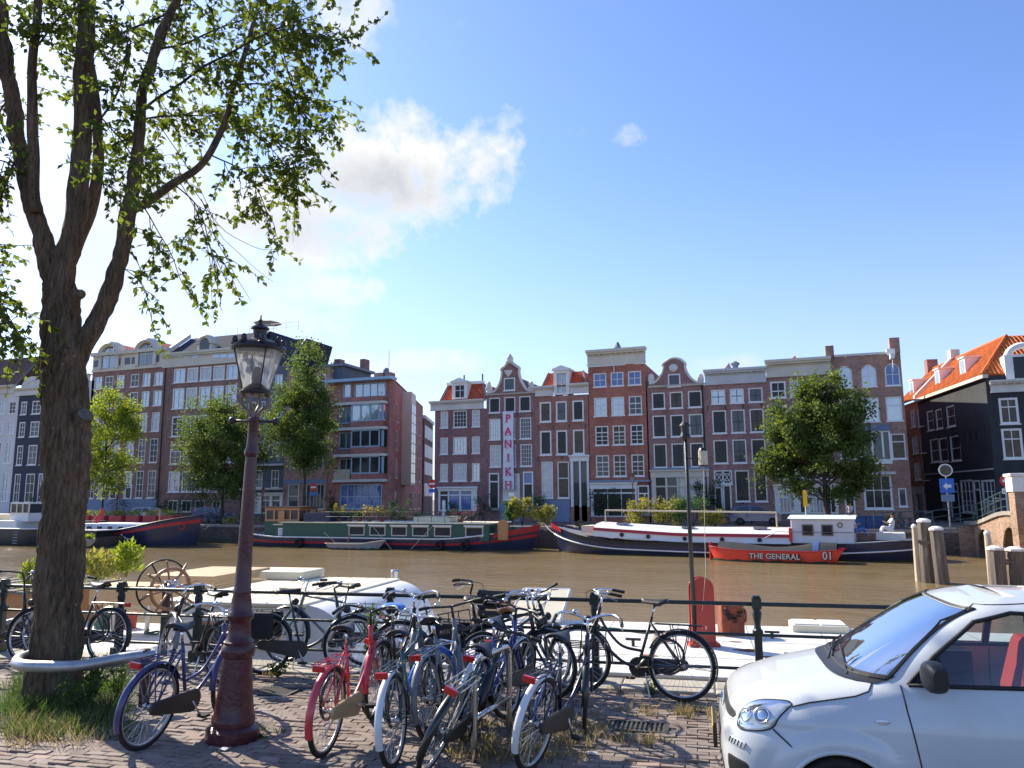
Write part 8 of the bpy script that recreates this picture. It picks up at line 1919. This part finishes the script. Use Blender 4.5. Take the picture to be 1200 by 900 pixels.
for k, (px, py, lab) in enumerate(((693, 884, 'white scrap of paper on the paving by the navy bicycle'), (445, 846, 'small white litter scrap on the paving by the red bicycle'), (262, 879, 'tiny white paper scrap beside the lamp post'))):
    c = gp(px, py); tag(MB().add([c+Vector((-.05, -.02, .012)), c+Vector((.04, -.03, .010)), c+Vector((.055, .02, .022)), c+Vector((-.03, .03, .014)), c+Vector((.0, .0, .026))], [(0, 1, 4), (1, 2, 4), (2, 3, 4), (3, 0, 4)]).build('paper_scrap', 'paper'), lab, 'litter', 'litter on the paving')
# ---- signs and lamps across the water
M('sign_red', (.55, .015, .02), rough=.4); M('sign_white', (.75, .75, .75), rough=.4); M('sign_blue', (.03, .15, .55), rough=.4); M('sign_yellow', (.75, .42, .01), rough=.4); M('pole_grey', (.30, .31, .32), rough=.5, metal=.4)
def noentry(label, px, py, v, base=FG, d=.38):
    c = vp(px, py, v); t = thing('road_sign', label, 'road sign', (c.x, v, base), 0, 'no entry signs'); z = c.z-base
    MB().tube([(0, .05, 0), (0, .05, z+.4)], .035, 6).build('pole', 'pole_grey', t)
    disc = MB().lathe([(d, 0), (d, .03)], 24).xf(Matrix.Translation((0, 0, z)) @ Matrix.Rotation(pi/2, 4, 'X')).build('disc', 'sign_red', t); MB().box(-d*.72, d*.72, -.045, -.031, z-.075, z+.075).build('bar', 'sign_white', disc)
    MB().box(-.3, .3, -.02, .01, z-.75, z-d-.05).build('plate', 'sign_white' if px > 1000 else 'sign_blue', t); return t
noentry('red no entry sign in front of the grey ground floor', 367.5, 571, 60.0); noentry('red no entry sign with blue plate at the corner house', 506.5, 567, 60.0); noentry('red no entry sign on the bridge by the black house', 1180.5, 563.5, 52.0, base=.75)
c = vp(1108, 551, 58); t = thing('road_sign', 'round traffic mirror above a blue arrow sign on a grey pole', 'road sign', (c.x, 58, .2)); z = c.z-.2
MB().tube([(0, .05, 0), (0, .05, z)], .05, 6).build('pole', 'pole_grey', t); MB().lathe([(.42, 0), (.42, .04)], 24).xf(Matrix.Translation((0, 0, z)) @ Matrix.Rotation(pi/2, 4, 'X')).build('mirror', 'sign_white', t); MB().lathe([(.34, 0), (.34, .02)], 24).xf(Matrix.Translation((0, -.04, z)) @ Matrix.Rotation(pi/2, 4, 'X')).build('mirror_face', 'g_warm', t)
bl = MB().box(-.42, .42, -.03, 0, z-1.5, z-.55).build('blue_sign', 'sign_blue', t); MB().prism([(-.25, z-1.05), (.0, z-.8), (0, z-.95), (.25, z-.95), (.25, z-1.15), (0, z-1.15), (0, z-1.3)], -.05, -.03).build('arrow', 'sign_white', bl); MB().box(-.38, .38, -.03, 0, z-2.05, z-1.6).build('plate', 'lintel_blue', t)
c = vp(943.5, 585, 55.2); t = thing('road_sign', 'narrow yellow sign on a pale pole behind the barge wheelhouse', 'road sign', (c.x, 55.2, FG)); z = c.z-FG; MB().tube([(0, .03, 0), (0, .03, z+.6)], .04, 6).build('pole', 'sign_white', t); MB().box(-.14, .14, -.03, 0, z-.5, z+.55).build('plate', 'sign_yellow', t)
for lab, px, yt in (('slim street lamp before the dark shopfront of the orange house', 741, 556), ('slim street lamp before the grey fronted house', 308.5, 572), ('slim street lamp before the brown house doors', 138.5, 571)):
    c = vp(px, yt, 62); t = thing('street_lamp', lab, 'street lamp', (c.x, 62, FG), 0, 'street lamps across the water'); z = c.z-FG
    MB().lathe([(.12, 0), (.1, .6), (.05, .8), (.04, z-.75), (.07, z-.72)], 8).build('column', 'rust', t); MB().lathe([(.1, z-.7), (.2, z-.2), (.2, z-.18)], 8).build('lantern', 'enamel', t); MB().lathe([(.24, z-.18), (.1, z-.02), (.03, z+.12)], 8).build('hood', 'rust', t)
# bollard post and street name plate details
c = vp(520, 603, 60); tag(MB().lathe([(.16, 0), (.16, 1.9), (.1, 2.0)], 10, (c.x, 60, FG)).build('bollard', 'sign_white'), 'tall pale concrete post before the corner house', 'bollard')
# flagpole under the banner
c = vp(599.5, 585, 58); t = thing('sign_pole', 'thin pole with small white notice below the banner', 'sign pole', (c.x, 58, FG)); z = vp(599.5, 578, 58).z-FG; MB().tube([(0, 0, 0), (0, 0, z)], .04, 6).build('pole', 'pole_grey', t); MB().box(-.22, .22, -.06, -.03, z-.25, z+.05).build('plate', 'sign_white', t)
# ---- small cars on the far quay
M('car_blue', (.10, .13, .22), rough=.25, var=.05, coat=.7); M('car_silver', (.35, .40, .48), rough=.25, var=.05, coat=.6)
def far_car(label, px, v, L_, mat, flip=1):
    c = vp(px, 605, v); t = thing('parked_car', label, 'car', (c.x, v, FG), 0 if flip > 0 else pi, 'cars parked across the water')
    low = [(-.5, .22), (.5, .22), (.515, .34), (.5, .52), (.46, .60), (.30, .66), (.24, .68), (-.42, .70), (-.49, .62), (-.51, .45)]; cab = [(-.47, .69), (.26, .67), (.17, .86), (.08, .96), (-.10, 1.0), (-.30, .985), (-.42, .90)]
    sec = MB(); 
    def ring3(P, ws): return [[(x*L_*sx, y, z*1.48) for x, z in P] for y, sx in ws]
    rows = ring3(low, [(-.80, .985), (-.84, 1), (.84, 1), (.80, .985)]); n = len(low)
    m_ = MB()
    for r_ in rows: m_.v += r_
    for a in range(3):
        for i in range(n): m_.f.append((a*n+i, a*n+(i+1) % n, (a+1)*n+(i+1) % n, (a+1)*n+i))
    m_.f.append(tuple(range(n-1, -1, -1))); m_.f.append(tuple(3*n+i for i in range(n))); m_.build('body', mat, t, smooth=False, bevel=.05)
    n = len(cab); m_ = MB(); wv = lambda z: lerp(.78, .60, (z-.67)/.33)
    m_.v = [(x*L_, -wv(z), z*1.48) for x, z in cab]+[(x*L_, wv(z), z*1.48) for x, z in cab]; m_.f = [tuple(range(n)), tuple(range(2*n-1, n-1, -1))]+[(i, n+i, n+(i+1) % n, (i+1) % n) for i in range(n)]; m_.build('cabin', mat, t, bevel=.04)
    for P in ([(-.40, .71), (-.13, .71), (-.12, .95), (-.28, .94), (-.37, .87)], [(-.09, .71), (.20, .70), (.13, .85), (.06, .93), (-.08, .95)]):
        for sg in (-1, 1): MB().add([(x*L_, sg*(wv(z)+.012), z*1.48) for x, z in P], [tuple(range(5)) if sg < 0 else tuple(range(4, -1, -1))]).build('window', 'g_mid', t)
    MB().quad((.262*L_, -.7, .69*1.48), (.262*L_, .7, .69*1.48), (.185*L_, .6, .86*1.48), (.185*L_, -.6, .86*1.48)).build('windscreen', 'g_sky', t)
    for wx in (-.31, .33):
        for sg in (-1, 1): w_ = MB().torus((wx*L_, sg*.78, .30), .23, .075, 'y', 20, 8, flat=1.2).build('wheel', 'tyre', t, smooth=True); MB().lathe([(.17, 0), (.1, .03)], 12).xf(Matrix.Translation((wx*L_, sg*.84, .3)) @ Matrix.Rotation(pi/2*(1 if sg < 0 else -1), 4, 'X')).build('hubcap', 'rim_dark' if mat == 'car_blue' else 'alloy', w_)
    for sg in (-1, 1): MB().sphere((.485*L_, sg*.6, .78), .07, .1, .09, 8, 6).build('headlight', 'clear_lens', t); MB().box(-.508*L_, -.49*L_, sg*.65-.07, sg*.65+.07, .75, .95).build('tail_lamp', 'red_lens', t)
    MB().sphere((.17*L_, -.9, 1.05), .07, .08, .06, 8, 6).build('mirror', mat, t)
M('rim_dark', (.03, .03, .03), rough=.5)
far_car('small dark blue hatchback parked behind the navy barge', 886, 61.5, 3.6, 'car_blue'); far_car('pale silver car parked behind the red planters', 176, 60.5, 3.9, 'car_silver'); far_car('blue car parked under the dark green tree', 250, 60.5, 3.9, 'car_blue')
# ---- parked bicycles along the far quay: one light model, copied
def small_bike():
    t = thing('parked_bicycle', '', 'bicycle', (0, 0, 0), 0, 'bicycles along the far quay')
    for x in (0, 1.05): w = MB().torus((x, 0, .34), .32, .022, 'y', 18, 5).build('wheel', 'tyre', t); MB().tube([(x, 0, .04), (x, 0, .64)], .006, 3).tube([(x-.3, 0, .34), (x+.3, 0, .34)], .006, 3).build('spokes', 'alloy', w)
    MB().tube([(0, 0, .34), (.45, 0, .3), (.9, 0, .7), (.85, 0, .95)], .02, 5).tube([(0, 0, .34), (.3, 0, .8), (.9, 0, .75), (1.05, 0, .34)], .02, 5).tube([(.45, 0, .3), (.28, 0, .92)], .02, 5).build('frame', 'b_black', t)
    MB().tube([(.75, -.28, 1.02), (.88, -.1, 1.02), (.88, .1, 1.02), (.75, .28, 1.02)], .02, 5).build('handlebar', 'alloy', t); MB().sphere((.25, 0, .95), .13, .08, .04, 8, 5).build('saddle', 'saddle', t); return t
sb = small_bike(); first = True
SP = [(px, 56.0, 'dark bicycle in the row on the quay by the dark green tree') for px in (242, 252, 262, 283, 292)]+[(px, 56.2, 'dark bicycle in the row on the quay behind the green houseboat') for px in (400, 414, 428, 442, 485, 498, 512, 535, 548, 560)]+[(px, 56.4, 'dark bicycle in the cluster on the quay near the side street') for px in (1052, 1060, 1070, 1078)]+[(1135, 51.2, 'bicycle leaning on the bridge railing with others')]+[(1152, 49.0, 'bicycle leaning on the bridge railing with others'), (1143, 50.2, 'bicycle leaning on the bridge railing with others')]
for px, v, lab in SP:
    o = sb if first else copy_tree(sb); first = False; c = vp(px, 600, v); br_ = v < 53
    o.location = (10.5 if br_ else c.x, v, deck_z(v)+.1 if br_ else FG+.04); o.rotation_euler = (radians(random.uniform(-8, 8)), 0, (pi/2 if br_ else 0)+random.uniform(-.7, .7)+(pi if random.random() < .5 else 0)); o['label'] = lab; o['group'] = lab.replace('bicycle', 'bicycles', 1)
# ---- blue bins on the quay
for px in (1003, 1024):
    c = vp(px, 606, 56); t = thing('storage_bin', 'dark blue bin on the quay behind the barge stern', 'bin', (c.x, 56, FG), 0, 'dark blue bins on the quay'); MB().box(-.5, .5, -.35, .35, 0, .75).build('tub', 'canvas_blue', t, bevel=.03); MB().box(-.54, .54, -.39, .39, .75, .82).build('rim', 'canvas_blue', t, bevel=.02)
# ================================================================== PEOPLE
M('skin', (.42, .22, .14), rough=.6, var=.08); M('cloth_white', (.62, .64, .68), rough=.85, var=.1, bump=.2, bs=20); M('cloth_blue', (.10, .20, .48), rough=.85, var=.12, bump=.2, bs=20); M('cloth_dark', (.03, .03, .04), rough=.9); M('hair', (.05, .025, .012), rough=.8)
def person(label, loc, rz, J, parts, mats, group=None):
    """J: joint -> (pos, radius); one skinned body, clothing as offset shells over the same bones"""
    t = thing('person', label, 'person', loc, rz, group)
    def skin(name, edges, mat, grow=0.):
        ks = []
        for a, b in edges:
            for k in (a, b):
                if k not in ks: ks.append(k)
        me = bpy.data.meshes.new(name); me.from_pydata([J[k][0] for k in ks], [(ks.index(a), ks.index(b)) for a, b in edges], []); me.materials.append(MATS[mat])
        o = bpy.data.objects.new(name, me); COL.objects.link(o); o.parent = t
        m_ = o.modifiers.new('skin', 'SKIN'); m_.use_smooth_shade = True
        for i, k in enumerate(ks): me.skin_vertices[0].data[i].radius = (J[k][1]+grow, J[k][1]+grow)
        me.skin_vertices[0].data[0].use_root = True
        s_ = o.modifiers.new('s', 'SUBSURF'); s_.levels = 1; s_.render_levels = 2; return o
    E_ = [('hip', 'waist'), ('waist', 'chest'), ('chest', 'neck'), ('neck', 'jaw'), ('jaw', 'crown'), ('chest', 'shL'), ('shL', 'elL'), ('elL', 'wrL'), ('wrL', 'hdL'), ('chest', 'shR'), ('shR', 'elR'), ('elR', 'wrR'), ('wrR', 'hdR'), ('hip', 'thL'), ('thL', 'knL'), ('knL', 'anL'), ('anL', 'toL'), ('hip', 'thR'), ('thR', 'knR'), ('knR', 'anR'), ('anR', 'toR')]
    skin('body', E_, 'skin')
    skin('shirt', [('hip', 'waist'), ('waist', 'chest'), ('chest', 'shL'), ('shL', 'elL'), ('chest', 'shR'), ('shR', 'elR')], mats[0], .022)
    skin('trousers', [('hip', 'thL'), ('thL', 'knL'), ('knL', 'anL'), ('hip', 'thR'), ('thR', 'knR'), ('knR', 'anR')], mats[1], .022)
    h = Vector(J['crown'][0]); MB().sphere((h.x-.01, h.y, h.z+.015), .105, .095, .09, 12, 8).build('hair', 'hair', t, smooth=True)
    jw = Vector(J['jaw'][0]); MB().sphere((jw.x+.10, jw.y, jw.z+.05), .018, .014, .022, 6, 5).build('nose', 'skin', t)
    for hd, wr in (('hdL', 'wrL'), ('hdR', 'wrR')):
        a, b = Vector(J[wr][0]), Vector(J[hd][0]); d = (b-a).normalized(); s = d.cross(Vector((0, 0, 1))); s = s.normalized() if s.length > .01 else Vector((0, 1, 0)); fm = MB()
        for k in range(4): fm.tube([b+s*(.012*(k-1.5)), b+s*(.018*(k-1.5))+d*.045, b+s*(.016*(k-1.5))+d*(.075+.012*(k in (1, 2)))+Vector((0, 0, -.012))], [.010, .009, .006], 5)
        fm.tube([b-d*.03+s*.03, b+s*.055+d*.01], [.011, .007], 5); fm.build('fingers', 'skin', t, smooth=True)
    return t
def sit(lean=0., arm=.0):
    c, s = cos(lean), sin(lean); B = lambda x, y, z: (x*c-(z-.45)*s, y, .45+(z-.45)*c+x*s)
    J = dict(hip=((0, 0, .50), .14), waist=(B(0, 0, .72), .125), chest=(B(0, 0, .95), .14), neck=(B(.01, 0, 1.09), .055), jaw=(B(.03, 0, 1.20), .08), crown=(B(.02, 0, 1.30), .085))
    for sg, n_ in ((1, 'L'), (-1, 'R')):
        J['sh'+n_] = (B(0, sg*.18, 1.02), .06); J['el'+n_] = (B(.10+arm, sg*.24, .78), .045); J['wr'+n_] = (B(.32+arm, sg*.14, .80+arm*.6), .032); J['hd'+n_] = (B(.39+arm, sg*.10, .82+arm*.8), .034)
        J['th'+n_] = ((.06, sg*.10, .49), .085); J['kn'+n_] = ((.44, sg*.12, .62), .065); J['an'+n_] = ((.60, sg*.12, .22), .045); J['to'+n_] = ((.76, sg*.13, .18), .035)
    return J
def barge_pt(px, y, z):    # point on the barge deck seen at column px
    x = BXB(px, 610); w_ = Vector((x, y, 0)); w_.rotate(BARGE.rotation_euler); return (BARGE.location.x+w_.x, BARGE.location.y+w_.y, WZ+z)
person('seated person in white shirt and blue jeans leaning back against the barge wheelhouse', barge_pt(1001, .5, 1.12), .12, sit(.35), None, ('cloth_white', 'cloth_blue'))
person('seated person in light blue shirt holding a drink at the barge stern', barge_pt(1044, .3, 1.22), pi+.2, sit(.15, .05), None, ('cloth_white', 'cloth_white'))
st_ = dict(hip=((0, 0, .92), .13), waist=((0, 0, 1.10), .12), chest=((.01, 0, 1.32), .14), neck=((.02, 0, 1.47), .055), jaw=((.04, 0, 1.57), .08), crown=((.03, 0, 1.66), .085))
for sg, n_ in ((1, 'L'), (-1, 'R')):
    st_['sh'+n_] = ((0, sg*.19, 1.40), .06); st_['el'+n_] = ((-.02, sg*.25, 1.12), .045); st_['wr'+n_] = ((.08, sg*.25, .90), .032); st_['hd'+n_] = ((.12, sg*.24, .82), .034)
    st_['th'+n_] = ((0, sg*.10, .86), .085); st_['kn'+n_] = ((.03+.08*sg, sg*.11, .48), .062); st_['an'+n_] = ((-.02+.12*sg, sg*.11, .09), .045); st_['to'+n_] = ((.12+.12*sg, sg*.12, .05), .035)
c = vp(996, 600, 58); person('person in a pale top standing on the quay under the big tree', (c.x, 58, FG), .6, st_, None, ('cloth_white', 'cloth_dark'))
